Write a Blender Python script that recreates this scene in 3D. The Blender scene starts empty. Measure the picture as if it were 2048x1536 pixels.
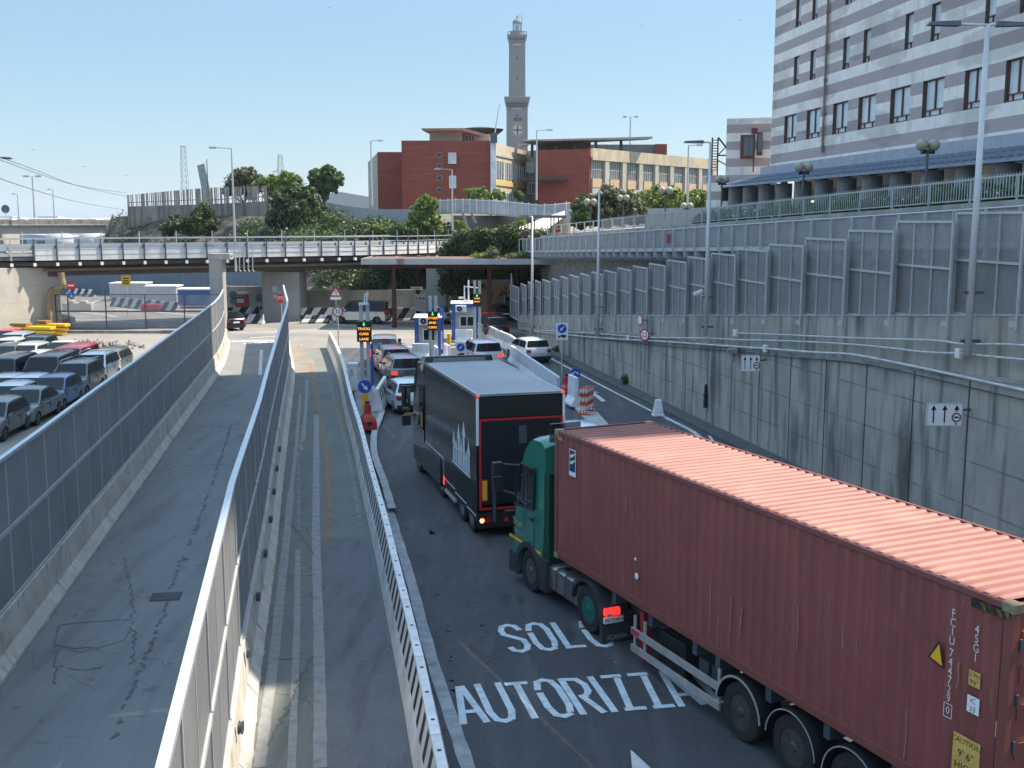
import bpy, math, random
import numpy as np
from mathutils import Vector, Matrix, Euler
R = math.radians
sc = bpy.context.scene
C = sc.collection

# ---------------- camera ----------------
F_PX, PITCH, CAM_H = 2177.85, 0.149132, 8.626
cd = bpy.data.cameras.new("camera"); cam = bpy.data.objects.new("camera", cd); C.objects.link(cam)
cd.sensor_width = 36; cd.lens = 36 * F_PX / 2048; cd.clip_start = .3; cd.clip_end = 9000
cam.location = (0, 0, CAM_H); cam.rotation_euler = (math.pi / 2 - PITCH, 0, 0)
sc.camera = cam
# ---------------- light ----------------
SUN_EL, SUN_AZ = R(57), R(74)          # azimuth measured from +Y (view direction) towards +X
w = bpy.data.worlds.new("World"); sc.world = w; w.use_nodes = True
nt = w.node_tree; nt.nodes.clear()
so = nt.nodes.new('ShaderNodeOutputWorld'); bg = nt.nodes.new('ShaderNodeBackground')
sky = nt.nodes.new('ShaderNodeTexSky'); sky.sky_type = 'NISHITA'; sky.sun_disc = False
sky.sun_elevation = SUN_EL; sky.sun_rotation = SUN_AZ
sky.altitude = 10; sky.air_density = 1.0; sky.dust_density = 0.6; sky.ozone_density = 1.6
bg.inputs[1].default_value = 0.108
# Nishita sky mixed with a pale veil, brightened overhead to lift the shaded surfaces
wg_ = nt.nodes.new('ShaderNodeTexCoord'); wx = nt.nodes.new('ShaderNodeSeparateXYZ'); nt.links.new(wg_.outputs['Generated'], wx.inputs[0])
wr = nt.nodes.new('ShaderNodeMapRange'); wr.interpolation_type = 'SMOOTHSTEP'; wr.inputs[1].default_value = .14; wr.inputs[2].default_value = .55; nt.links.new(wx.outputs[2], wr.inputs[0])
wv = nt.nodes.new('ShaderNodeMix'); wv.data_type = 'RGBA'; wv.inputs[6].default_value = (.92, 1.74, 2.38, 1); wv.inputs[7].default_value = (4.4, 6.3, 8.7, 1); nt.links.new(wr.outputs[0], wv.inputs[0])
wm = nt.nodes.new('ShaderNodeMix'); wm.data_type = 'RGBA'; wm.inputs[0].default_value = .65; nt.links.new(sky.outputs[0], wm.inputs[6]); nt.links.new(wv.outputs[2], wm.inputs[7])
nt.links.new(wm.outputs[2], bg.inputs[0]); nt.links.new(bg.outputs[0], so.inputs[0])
sl = bpy.data.lights.new("sun", 'SUN'); sl.energy = 4.2; sl.angle = R(.5); sl.color = (1.0, .86, .70)
sun = bpy.data.objects.new("sun", sl); C.objects.link(sun); sun.location = (60, 30, 80)
sd = Vector((math.sin(SUN_AZ) * math.cos(SUN_EL), math.cos(SUN_AZ) * math.cos(SUN_EL), math.sin(SUN_EL)))
sun.rotation_euler = (-sd).to_track_quat('-Z', 'Y').to_euler()
sc.view_settings.view_transform = 'Standard'; sc.view_settings.look = 'None'
sc.view_settings.exposure = 1.2; sc.view_settings.gamma = 1
sc.cycles.max_bounces = 6; sc.cycles.transparent_max_bounces = 16; sc.cycles.use_denoising = True

# ---------------- pixel -> world helpers (photo is 2048x1536) ----------------
def ray(px, py):
    a = (px - 1024) / F_PX; b = (768 - py) / F_PX
    return a, math.cos(PITCH) + b * math.sin(PITCH), -math.sin(PITCH) + b * math.cos(PITCH)
def G(px, py, z=0.0):
    a, dy, dz = ray(px, py); t = (z - CAM_H) / dz
    return Vector((a * t, dy * t, z))
def A(px, py, Y):
    a, dy, dz = ray(px, py); t = Y / dy
    return Vector((a * t, Y, CAM_H + dz * t))

# ---------------- materials ----------------
def M(name, col, rough=.7, metal=0., var=.12, scale=2., col2=None, bump=0., stretch=(1, 1, 1), coat=0., detail=5, emit=None, pos=False, contrast=(.35, .65), alpha=1.):
    m = bpy.data.materials.new(name); m.use_nodes = True
    n = m.node_tree; b = n.nodes['Principled BSDF']; L = n.links.new
    b.inputs['Roughness'].default_value = rough; b.inputs['Metallic'].default_value = metal
    b.inputs['Coat Weight'].default_value = coat
    if emit:
        b.inputs['Emission Color'].default_value = (*col, 1); b.inputs['Emission Strength'].default_value = emit
    b.inputs['Base Color'].default_value = (*col, 1)
    if var or col2:
        c2 = col2 or tuple(c * (1 - var * 2) for c in col)
        tc = n.nodes.new('ShaderNodeNewGeometry' if pos else 'ShaderNodeTexCoord')
        mp = n.nodes.new('ShaderNodeMapping'); mp.inputs['Scale'].default_value = stretch
        L(tc.outputs['Position' if pos else 'Object'], mp.inputs[0])
        nz = n.nodes.new('ShaderNodeTexNoise'); nz.inputs['Scale'].default_value = scale; nz.inputs['Detail'].default_value = detail
        nz.inputs['Roughness'].default_value = .65
        L(mp.outputs[0], nz.inputs['Vector'])
        rp = n.nodes.new('ShaderNodeMapRange'); rp.inputs[1].default_value = contrast[0]; rp.inputs[2].default_value = contrast[1]
        L(nz.outputs[0], rp.inputs[0])
        mx = n.nodes.new('ShaderNodeMix'); mx.data_type = 'RGBA'
        mx.inputs[6].default_value = (*col, 1); mx.inputs[7].default_value = (*c2, 1)
        L(rp.outputs[0], mx.inputs[0]); L(mx.outputs[2], b.inputs['Base Color'])
        m['mixnode'] = mx.name
        if bump:
            nb = n.nodes.new('ShaderNodeTexNoise'); nb.inputs['Scale'].default_value = scale * 6; nb.inputs['Detail'].default_value = 6
            L(mp.outputs[0], nb.inputs['Vector'])
            bp = n.nodes.new('ShaderNodeBump'); bp.inputs['Strength'].default_value = bump; bp.inputs['Distance'].default_value = .05
            L(nb.outputs[0], bp.inputs['Height']); L(bp.outputs[0], b.inputs['Normal'])
    return m
def overlay(m, kind, col, scale, lo, hi, stretch=(1, 1, 1), fac=1., pos=True, uv=False, detail=4, **kw):
    """mix a further pattern (noise streaks, cracks, joints) into a material's base colour"""
    n = m.node_tree; b = n.nodes['Principled BSDF']; L = n.links.new
    src = b.inputs['Base Color'].links[0].from_socket if b.inputs['Base Color'].links else None
    if uv: tc = n.nodes.new('ShaderNodeUVMap'); o = tc.outputs[0]
    elif pos: tc = n.nodes.new('ShaderNodeNewGeometry'); o = tc.outputs['Position']
    else: tc = n.nodes.new('ShaderNodeTexCoord'); o = tc.outputs['Object']
    mp = n.nodes.new('ShaderNodeMapping'); mp.inputs['Scale'].default_value = stretch
    mp.inputs['Location'].default_value = kw.get('off', (0, 0, 0)); mp.inputs['Rotation'].default_value = kw.get('rot', (0, 0, 0))
    L(o, mp.inputs[0])
    if kind == 'noise':
        t = n.nodes.new('ShaderNodeTexNoise'); t.inputs['Scale'].default_value = scale; t.inputs['Detail'].default_value = detail; out = t.outputs[0]
    elif kind == 'crack':
        dn = n.nodes.new('ShaderNodeTexNoise'); dn.inputs['Scale'].default_value = scale * 1.7; dn.inputs['Detail'].default_value = 4
        L(mp.outputs[0], dn.inputs['Vector'])
        ad = n.nodes.new('ShaderNodeMixRGB'); ad.blend_type = 'ADD'; ad.inputs[0].default_value = .7
        L(mp.outputs[0], ad.inputs[1]); L(dn.outputs['Color'], ad.inputs[2])
        t = n.nodes.new('ShaderNodeTexVoronoi'); t.feature = 'DISTANCE_TO_EDGE'; t.inputs['Scale'].default_value = scale
        L(ad.outputs[0], t.inputs['Vector']); out = t.outputs[0]
    elif kind == 'brick':
        t = n.nodes.new('ShaderNodeTexBrick'); t.offset = kw.get('offset', 0.); t.squash = 1
        t.inputs['Color1'].default_value = (0, 0, 0, 1); t.inputs['Color2'].default_value = (0, 0, 0, 1); t.inputs['Mortar'].default_value = (1, 1, 1, 1)
        t.inputs['Scale'].default_value = 1; t.inputs['Brick Width'].default_value = kw['bw']; t.inputs['Row Height'].default_value = kw['bh']
        t.inputs['Mortar Size'].default_value = scale; t.inputs['Mortar Smooth'].default_value = .3; out = t.outputs[0]
    elif kind == 'band':      # stripes along one axis
        sx = n.nodes.new('ShaderNodeSeparateXYZ'); L(mp.outputs[0], sx.inputs[0])
        fr = n.nodes.new('ShaderNodeMath'); fr.operation = 'FRACT'; L(sx.outputs[kw.get('axis', 2)], fr.inputs[0]); out = fr.outputs[0]
    if kind in ('noise', 'crack'): L((mp if kind == 'noise' else ad).outputs[0], t.inputs['Vector'])
    if kind == 'brick': L(mp.outputs[0], t.inputs['Vector'])
    rp = n.nodes.new('ShaderNodeMapRange'); rp.inputs[1].default_value = lo; rp.inputs[2].default_value = hi
    L(out, rp.inputs[0]); f = rp.outputs[0]
    if kw.get('mask'):
        ms = n.nodes.new('ShaderNodeTexNoise'); ms.inputs['Scale'].default_value = kw['mask'][0]; ms.inputs['Detail'].default_value = 2
        L(tc.outputs[0 if uv else ('Position' if pos else 'Object')], ms.inputs['Vector'])
        mr = n.nodes.new('ShaderNodeMapRange'); mr.inputs[1].default_value = kw['mask'][1]; mr.inputs[2].default_value = kw['mask'][2]
        L(ms.outputs[0], mr.inputs[0])
        mm = n.nodes.new('ShaderNodeMath'); mm.operation = 'MULTIPLY'; L(f, mm.inputs[0]); L(mr.outputs[0], mm.inputs[1]); f = mm.outputs[0]
    fm = n.nodes.new('ShaderNodeMath'); fm.operation = 'MULTIPLY'; fm.inputs[1].default_value = fac; L(f, fm.inputs[0])
    mx = n.nodes.new('ShaderNodeMix'); mx.data_type = 'RGBA'; mx.inputs[7].default_value = (*col, 1)
    if src: L(src, mx.inputs[6])
    else: mx.inputs[6].default_value = b.inputs['Base Color'].default_value
    L(fm.outputs[0], mx.inputs[0]); L(mx.outputs[2], b.inputs['Base Color'])
    return m
def see_through(m, open_frac, pattern=None):
    """perforated sheet: part of the surface is open"""
    n = m.node_tree; L = n.links.new
    out = [x for x in n.nodes if x.type == 'OUTPUT_MATERIAL'][0]; b = n.nodes['Principled BSDF']
    t = n.nodes.new('ShaderNodeBsdfTransparent'); mx = n.nodes.new('ShaderNodeMixShader'); mx.inputs[0].default_value = open_frac
    L(b.outputs[0], mx.inputs[1]); L(t.outputs[0], mx.inputs[2]); L(mx.outputs[0], out.inputs[0])
    return m
def leafmat(name, c1, c2):
    m = M(name, c1, rough=.55, col2=c2, scale=.9, pos=True, detail=3)
    overlay(m, 'noise', tuple(x * .45 for x in c1), 3.5, .5, .75, fac=.7)
    n = m.node_tree; L = n.links.new; out = [x for x in n.nodes if x.type == 'OUTPUT_MATERIAL'][0]; b = n.nodes['Principled BSDF']
    t = n.nodes.new('ShaderNodeBsdfTranslucent'); mx = n.nodes.new('ShaderNodeMixShader'); mx.inputs[0].default_value = .3
    L(b.inputs['Base Color'].links[0].from_socket, t.inputs[0]); L(b.outputs[0], mx.inputs[1]); L(t.outputs[0], mx.inputs[2]); L(mx.outputs[0], out.inputs[0])
    return m

# ---------------- mesh builder ----------------
class MB:
    def __init__(s, T=None): s.v = []; s.f = []; s.m = []; s.T = T or Matrix(); s.k = 0; s.uv = None
    def add(s, vs, fs):
        o = len(s.v); s.v += [tuple(s.T @ Vector(p)) for p in vs]; s.f += [tuple(i + o for i in q) for q in fs]; s.m += [s.k] * len(fs); return s
    def box(s, x0, x1, y0, y1, z0, z1):
        return s.add([(x0, y0, z0), (x1, y0, z0), (x1, y1, z0), (x0, y1, z0), (x0, y0, z1), (x1, y0, z1), (x1, y1, z1), (x0, y1, z1)],
                     [(3, 2, 1, 0), (4, 5, 6, 7), (0, 1, 5, 4), (1, 2, 6, 5), (2, 3, 7, 6), (3, 0, 4, 7)])
    def cbox(s, c, d): return s.box(c[0] - d[0] / 2, c[0] + d[0] / 2, c[1] - d[1] / 2, c[1] + d[1] / 2, c[2] - d[2] / 2, c[2] + d[2] / 2)
    def hexa(s, b, t): return s.add(list(b) + list(t), [(3, 2, 1, 0), (4, 5, 6, 7), (0, 1, 5, 4), (1, 2, 6, 5), (2, 3, 7, 6), (3, 0, 4, 7)])
    def tube(s, p, q, r, r2=None, n=8, cap=True):
        p = Vector(p); q = Vector(q); r2 = r if r2 is None else r2; d = (q - p)
        if d.length < 1e-6: return s
        a = d.to_track_quat('Z', 'Y'); vs = []
        for c, rr in ((p, r), (q, r2)):
            for i in range(n):
                t = 2 * math.pi * i / n; vs.append(c + a @ Vector((rr * math.cos(t), rr * math.sin(t), 0)))
        fs = [(i, (i + 1) % n, n + (i + 1) % n, n + i) for i in range(n)]
        if cap: fs += [tuple(range(n))[::-1], tuple(range(n, 2 * n))]
        return s.add(vs, fs)
    def bar(s, p, q, w, h):      # rectangular bar from p to q
        p = Vector(p); q = Vector(q); d = (q - p).normalized(); up = Vector((0, 0, 1))
        if abs(d.z) > .95: up = Vector((0, 1, 0))
        x = d.cross(up).normalized(); u = x.cross(d).normalized(); x *= w / 2; u *= h / 2
        return s.hexa([p - x - u, p + x - u, q + x - u, q - x - u], [p - x + u, p + x + u, q + x + u, q - x + u])
    def path(s, pts, r, n=6):
        for a, b in zip(pts, pts[1:]): s.tube(a, b, r, r, n)
        return s
    def prism(s, poly, a, b, axis='x'):
        f = {'x': lambda u, v, t: (t, u, v), 'y': lambda u, v, t: (u, t, v), 'z': lambda u, v, t: (u, v, t)}[axis]; n = len(poly)
        return s.add([f(u, v, a) for u, v in poly] + [f(u, v, b) for u, v in poly],
                     [tuple(range(n))[::-1], tuple(range(n, 2 * n))] + [(i, (i + 1) % n, n + (i + 1) % n, n + i) for i in range(n)])
    def loft(s, secs, closed=True, caps=True):
        n = len(secs[0]); vs = [p for c in secs for p in c]; fs = []
        for k in range(len(secs) - 1):
            for i in range(n if closed else n - 1):
                j = (i + 1) % n; fs.append((k * n + i, k * n + j, (k + 1) * n + j, (k + 1) * n + i))
        if caps: fs += [tuple(range(n))[::-1], tuple(range((len(secs) - 1) * n, len(secs) * n))]
        return s.add(vs, fs)
    def lathe(s, prof, c=(0, 0, 0), n=16):
        return s.loft([[(c[0] + r * math.cos(2 * math.pi * i / n), c[1] + r * math.sin(2 * math.pi * i / n), c[2] + z) for i in range(n)] for r, z in prof])
    def sweep(s, pts, prof):     # 2d profile (offset right, z) along a ground polyline, mitred
        secs = []
        for i, p in enumerate(pts):
            a = Vector(pts[max(i - 1, 0)]).xy; b = Vector(pts[min(i + 1, len(pts) - 1)]).xy; d = (b - a).normalized(); r = Vector((d.y, -d.x))
            secs.append([(p[0] + r.x * o, p[1] + r.y * o, (p[2] if len(p) > 2 else 0) + z) for o, z in prof])
        return s.loft(secs)
    def build(s, name, mats, parent=None, smooth=False, bevel=0, loc=None, rz=0, auto=None):
        me = bpy.data.meshes.new(name); me.from_pydata(s.v, [], s.f)
        if not isinstance(mats, (list, tuple)): mats = [mats]
        for m in mats: me.materials.append(m)
        if len(mats) > 1: me.polygons.foreach_set('material_index', s.m)
        if smooth or auto: me.polygons.foreach_set('use_smooth', [True] * len(s.f))
        me.update()
        if auto: me.set_sharp_from_angle(angle=R(auto))
        o = bpy.data.objects.new(name, me); C.objects.link(o)
        if parent: o.parent = parent
        if loc is not None: o.location = loc
        if rz: o.rotation_euler.z = rz
        if bevel:
            b = o.modifiers.new('bevel', 'BEVEL'); b.width = bevel; b.segments = 2; b.limit_method = 'ANGLE'
        return o
def tag(o, label=None, cat=None, group=None, kind=None):
    for k, v in (('label', label), ('category', cat), ('group', group), ('kind', kind)):
        if v: o[k] = v
    return o
def thing(name, loc, label, cat, rz=0, group=None):
    o = bpy.data.objects.new(name, None); C.objects.link(o); o.location = loc; o.rotation_euler.z = rz; o.empty_display_size = .3
    return tag(o, label, cat, group)
def copy_tree(o, loc=None, rz=None, label=None, scale=None):
    def rec(src, par):
        c = src.copy(); C.objects.link(c)
        if par: c.parent = par
        for ch in src.children: rec(ch, c)
        return c
    c = rec(o, None)
    if loc is not None: c.location = loc
    if rz is not None: c.rotation_euler.z = rz
    if label: c['label'] = label
    if scale: c.scale = scale
    return c
def struct(o): o['kind'] = 'structure'; return o
def text(s, size, mat, parent, mtx, name='lettering', align='CENTER', sx=1.):
    cu = bpy.data.curves.new(name, 'FONT'); cu.body = s; cu.size = size; cu.align_x = align; cu.align_y = 'CENTER'; cu.fill_mode = 'FRONT'; cu.resolution_u = 2
    t = bpy.data.objects.new(name, cu); C.objects.link(t); bpy.context.view_layer.update()
    me = bpy.data.meshes.new_from_object(t.evaluated_get(bpy.context.evaluated_depsgraph_get()))
    bpy.data.objects.remove(t); bpy.data.curves.remove(cu)
    me.name = name; me.materials.clear(); me.materials.append(mat)
    if sx != 1: me.transform(Matrix.Diagonal((sx, 1, 1, 1)))
    me.transform(mtx)
    o = bpy.data.objects.new(name, me); C.objects.link(o)
    if parent: o.parent = parent
    return o
FACE = Matrix.Rotation(R(90), 4, 'X')          # text standing upright, read when looking along +Y
def face_at(x, y, z, rz=0): return Matrix.Translation((x, y, z)) @ Matrix.Rotation(rz, 4, 'Z') @ FACE
rnd = random.Random(7)

# shared materials
concrete = M('concrete', (.36, .35, .32), .9, var=.2, scale=1.2, bump=.3)
overlay(concrete, 'noise', (.12, .12, .11), 2.2, .52, .75, stretch=(1, 1, .15), fac=.6)
concrete_lt = M('pale_concrete', (.40, .38, .33), .9, var=.12, scale=.8, bump=.2)
overlay(concrete_lt, 'noise', (.2, .18, .15), 1.5, .5, .8, stretch=(1, 1, .12), fac=.5)
steel = M('galvanised_steel', (.47, .49, .50), .5, .25, var=.08)
steel_l = M('pale_steel', (.60, .62, .63), .5, .1, var=.06)
steel_d = M('dark_steel', (.10, .12, .14), .5, .5, var=.1)
white = M('white_paint', (.72, .73, .73), .5, var=.05)
white_pl = M('white_plastic', (.76, .77, .77), .5, var=.1, scale=1.5, col2=(.5, .52, .53))
black = M('black_plastic', (.015, .015, .017), .5, var=0)
rubber = M('tyre_rubber', (.02, .02, .02), .85, var=.1)
glass = M('window_glass', (.010, .014, .016), .05, 0, var=0); glass.node_tree.nodes['Principled BSDF'].inputs['Specular IOR Level'].default_value = .28
glass_b = M('building_glass', (.14, .19, .22), .08, .1, var=.2, scale=.6)
glass_p = M('curtained_glass', (.58, .66, .70), .25, 0, var=.12, scale=.8)
red_pl = M('red_plastic', (.42, .03, .03), .45, var=.1)
yellow = M('yellow_paint', (.75, .42, .02), .5, var=.06)
blue_p = M('sign_blue', (.01, .07, .42), .4, var=.04)
red_s = M('sign_red', (.50, .02, .03), .4, var=.04)
sign_w = M('sign_white', (.75, .76, .77), .4, var=.03)
ink = M('sign_black', (.01, .01, .012), .5, var=0)
amber = M('amber_led', (1.0, .36, .02), .5, var=0, emit=1.1)
green_led = M('green_led', (.05, 1.0, .2), .5, var=0, emit=.8)
red_lit = M('lit_red_lamp', (1.0, .03, .02), .3, var=0, emit=.9)
red_off = M('red_lens', (.30, .01, .01), .2, var=0)
lens = M('headlamp_lens', (.5, .55, .58), .1, .3, var=0)
rust = M('rusty_steel', (.075, .028, .02), .85, var=.25, scale=3)
paintw = M('worn_white_paint', (.52, .54, .54), .8, col2=(.30, .31, .31), scale=3., pos=True, contrast=(.45, .7))
paintw2 = M('faded_white_paint', (.22, .235, .23), .85, col2=(.10, .11, .115), scale=4., pos=True, contrast=(.4, .65))
paintl = M('pale_line_paint', (.27, .28, .27), .85, col2=(.18, .188, .18), scale=4., pos=True, contrast=(.45, .7))
painty = M('worn_yellow_paint', (.30, .19, .08), .85, col2=(.13, .11, .09), scale=5., pos=True)
chrome = M('polished_metal', (.55, .57, .6), .22, .9, var=0)
bark = M('bark', (.10, .075, .055), .9, var=.2, scale=5)
leaf_d = leafmat('dark_leaves', (.038, .072, .022), (.08, .125, .035))
leaf_m = leafmat('mid_leaves', (.060, .11, .028), (.10, .16, .045))
leaf_y = leafmat('bright_leaves', (.13, .20, .035), (.22, .29, .06))
leaf_g = leafmat('grey_green_leaves', (.10, .115, .06), (.16, .17, .085))
# =====================================================================
# GROUND AND ROADS
# =====================================================================
def resample(pts, step, start=0.):
    pts = [Vector(p) for p in pts]; out = []; d = start; acc = 0.
    for a, b in zip(pts, pts[1:]):
        L = (b - a).length
        while d <= acc + L: out.append(a.lerp(b, (d - acc) / L)); d += step
        acc += L
    return out
def smooth(pts, n=3):
    pts = [Vector(p) for p in pts]
    for _ in range(n):
        q = [pts[0]]
        for a, b in zip(pts, pts[1:]): q += [a.lerp(b, .25), a.lerp(b, .75)]
        pts = q + [pts[-1]]
    return pts
def gl(*pp): return [G(*p) for p in pp]
def sheet(name, poly, z, mat, **kw):
    mb = MB(); mb.add([(p[0], p[1], z) for p in poly], [tuple(range(len(poly)))])
    o = mb.build(name, mat); struct(o); return o
def ribbon(pts, w0, z, mat, name, mb=None, wend=None, side=0.):
    own = mb is None; mb = mb or MB(); secs = []
    for i, p in enumerate(pts):
        a = pts[max(i - 1, 0)]; b = pts[min(i + 1, len(pts) - 1)]; d = (b - a).xy.normalized(); r = Vector((d.y, -d.x))
        jw = w0 * (1 + .08 * math.sin(i * 2.7))
        secs.append([(p.x + r.x * (side - .5) * jw, p.y + r.y * (side - .5) * jw, z), (p.x + r.x * (side + .5) * jw, p.y + r.y * (side + .5) * jw, z)])
    mb.loft(secs, closed=False, caps=False)
    return mb.build(name, mat) if own else mb

asph = M('junction_asphalt', (.25, .235, .21), .92, col2=(.19, .18, .165), scale=.25, pos=True, bump=.15)
overlay(asph, 'noise', (.08, .08, .08), .12, .5, .7, stretch=(1, 2.5, 1), fac=.45)
overlay(asph, 'noise', (.22, .21, .2), 40, .5, .8, fac=.3, detail=2)
asph_l = M('ramp_asphalt', (.19, .203, .205), .9, col2=(.155, .168, .17), scale=.35, pos=True, bump=.2)
overlay(asph_l, 'noise', (.30, .30, .29), 45, .50, .66, fac=.55, detail=3)
overlay(asph_l, 'noise', (.12, .125, .13), .9, .52, .7, stretch=(2.2, .2, 1), fac=.55, rot=(0, 0, R(-11)))
overlay(asph_l, 'noise', (.07, .075, .08), 1.6, .63, .70, fac=.5)
overlay(asph_l, 'crack', (.05, .05, .053), 2.6, .035, .0, fac=.8, mask=(.25, .56, .64))
overlay(asph_l, 'crack', (.06, .06, .065), .4, .010, .0, fac=.6, mask=(.3, .52, .6))
asph_m = M('lane_asphalt', (.15, .165, .15), .9, col2=(.12, .137, .13), scale=.5, pos=True, bump=.2)
overlay(asph_m, 'noise', (.16, .17, .15), 1.4, .5, .75, stretch=(1.6, .25, 1), fac=.5)
overlay(asph_m, 'noise', (.27, .27, .25), 45, .50, .66, fac=.5, detail=3)
overlay(asph_m, 'noise', (.08, .085, .08), 1.1, .58, .7, stretch=(2, .3, 1), fac=.5)
overlay(asph_m, 'crack', (.045, .045, .045), .45, .01, .0, fac=.7, mask=(.2, .4, .5))
asph_p = M('patched_asphalt', (.125, .136, .145), .9, col2=(.105, .115, .124), scale=1.2, pos=True, bump=.2)
overlay(asph_p, 'noise', (.05, .052, .06), .9, .5, .7, stretch=(2.2, .35, 1), fac=.7)
overlay(asph_p, 'noise', (.25, .25, .25), 45, .5, .66, fac=.5, detail=3)
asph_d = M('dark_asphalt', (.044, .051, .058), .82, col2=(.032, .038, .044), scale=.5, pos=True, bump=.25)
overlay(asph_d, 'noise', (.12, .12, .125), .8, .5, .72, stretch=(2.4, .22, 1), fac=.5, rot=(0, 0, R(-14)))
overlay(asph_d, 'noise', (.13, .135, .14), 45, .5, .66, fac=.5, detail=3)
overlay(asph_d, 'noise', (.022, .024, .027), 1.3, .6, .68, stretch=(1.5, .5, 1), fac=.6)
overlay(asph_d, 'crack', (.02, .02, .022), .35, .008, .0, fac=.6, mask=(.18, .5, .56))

mb = MB(); mb.add([(-2500, -60, -.02), (2500, -60, -.02), (2500, 6000, -.02), (-2500, 6000, -.02)], [(0, 1, 2, 3)])
farm = M('far_ground', (.20, .19, .17), .9, col2=(.12, .12, .11), scale=.01, pos=True)
struct(mb.build('ground', farm))
sheet('junction_road', [(-75, 8), (32, 8), (32, 128), (-75, 128)], 0, asph)

# base lines on the ground (foot of each barrier), read from the photograph
L_far = gl((457, 714), (461, 680))
LB = smooth([G(0, 1380) + (G(0, 1380) - G(128, 1200)) * 1.6] + gl((0, 1380), (128, 1200), (223.5, 1059), (292, 964), (335, 900), (420, 779), (435, 756), (445, 742), (457, 714), (461, 682)))
MBL = smooth([G(505, 1536) + (G(505, 1536) - G(518.6, 1366)) * 3.0] + gl((505, 1536), (518.6, 1366), (527, 1314), (539.6, 1216), (553.5, 1115), (562, 1010), (568, 957), (577, 870), (584.5, 808), (590, 766), (590.5, 742), (583, 707), (579, 683)))
SB = smooth([G(824, 1523) + (G(824, 1523) - G(808, 1419)) * 2.2] + gl((824, 1523), (808, 1419), (787, 1310), (765, 1195), (749, 1105), (733, 1035), (717, 959), (707, 902), (697, 865), (688, 828), (680, 779), (672, 744), (661, 714), (651, 692)))
WP = Vector((6.87, 52.7)); WD = Vector((-.208, 1)).normalized()      # right-hand retaining wall line
def wall_at(Y, off=0): x = WP.x + (52.7 - Y) * .208; return Vector((x - off * WD.y, Y + off * WD.x, 0))
def onplane(px, py, P, D, off=0):
    a, dy, dz = ray(px, py); n = Vector((D.y, -D.x)); t = (n.dot(P) - off) / (n.x * a + n.y * dy)
    return Vector((a * t, dy * t, CAM_H + dz * t))
def onwall(px, py, off=0.): return onplane(px, py, WP, WD, off)

def xat(line, Y):
    for a, b in zip(line, line[1:]):
        if a.y <= Y <= b.y: return a.x + (b.x - a.x) * (Y - a.y) / (b.y - a.y)
    return line[-1].x if Y > line[-1].y else line[0].x
def between(name, la, lb, y0, y1, z, mat, offa=0, offb=0, n=40):
    mb = MB(); secs = []
    for i in range(n + 1):
        Y = y0 + (y1 - y0) * i / n
        secs.append([(xat(la, Y) + offa, Y, z), (xat(lb, Y) + offb, Y, z)])
    mb.loft(secs, closed=False, caps=False)
    o = mb.build(name, mat); struct(o); return o
wl = [wall_at(Y) for Y in (8, 90)]
between('left_lane', LB, MBL, 10, 78, .004, asph_l, -.3, -.55)
between('middle_lane', MBL, SB, 10, 74, .004, asph_m, -.05, .3)
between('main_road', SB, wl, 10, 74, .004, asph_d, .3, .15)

# --- painted markings -------------------------------------------------
def stripes(name, items, mat, z=.010):
    mb = MB()
    for pts, wd in items: ribbon(smooth(gl(*pts), 2), wd, z, None, None, mb)
    o = mb.build(name, mat); struct(o); return o
def road_mark(*a, **k): return stripes(*a, **k)
road_mark('edge_line_marking', [([(944, 1560), (900, 1429), (860, 1310), (822, 1160), (797, 1080), (773, 1000)], .24)], M('edge_line_paint', (.36, .40, .42), .85, col2=(.22, .24, .25), scale=3, pos=True))
road_mark('lane_line_marking', [([(519, 1536), (529, 1450), (547, 1330), (562, 1180), (575, 1060), (582, 985)], .2),
    ([(582, 985), (592, 900), (597, 835), (601, 790)], .13), ([(640, 1536), (640, 1400), (637, 1250), (632, 1090), (632, 1000), (633, 830)], .22),
    ([(583, 1540), (590, 1360), (594, 1250), (596, 1100)], .14), ([(604, 900), (612, 820), (614, 760)], .14)], paintl)
road_mark('faded_lane_marking', [([(596, 1060), (598, 1000), (596, 900), (606, 860), (616, 780)], .12), ([(630, 780), (626, 740)], .2), ([(722, 1060), (712, 990), (700, 930), (684, 850), (668, 800), (655, 745)], .12)], paintw2, z=.009)
road_mark('yellow_line_marking', [([(658, 1083), (658, 1000), (655, 920), (648, 870), (638, 820), (628, 760), (620, 730)], .17), ([(700, 870), (684, 835), (668, 800)], .12)], painty, z=.0115)
sheet('dark_asphalt_patch', gl((642, 1082), (738, 1081), (830, 1560), (645, 1560)), .007, asph_p)
sheet('painted_sun_patch', gl((583, 748), (636, 744), (625, 715), (598, 690), (581, 690)), .0065, M('painted_sun_asphalt', (.24, .21, .17), .9, col2=(.17, .155, .13), scale=.8, pos=True))  # pool of sun on the middle lane put into a paler sheet
stop_arrow = [(-.12, 0), (.12, 0), (.12, 1.6), (.42, 1.5), (0, 2.7), (-.42, 1.5), (-.12, 1.6)]
def arrow(name, p, q, mat, z=.013, sc_=1.):
    p = Vector(p); q = Vector(q); d = (q - p).xy; u = d.normalized(); r = Vector((u.y, -u.x)); k = d.length / 2.7
    mb = MB(); mb.add([(p.x + r.x * a * k * sc_ + u.x * b * k, p.y + r.y * a * k * sc_ + u.y * b * k, z) for a, b in stop_arrow], [(0, 1, 2, 3, 4, 5, 6)])
    return struct(mb.build(name, mat))
arrow('faded_arrow_marking', G(607, 897), G(607, 881), painty, sc_=.8)
pw = M('fresh_arrow_paint', (.55, .57, .57), .8, col2=(.4, .42, .42), scale=4, pos=True)
mb = MB()
mb.add([tuple(G(*p)) [:2] + (.012,) for p in ((1212, 802), (1204, 804), (1178, 784), (1186, 783))], [(0, 1, 2, 3)])
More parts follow.
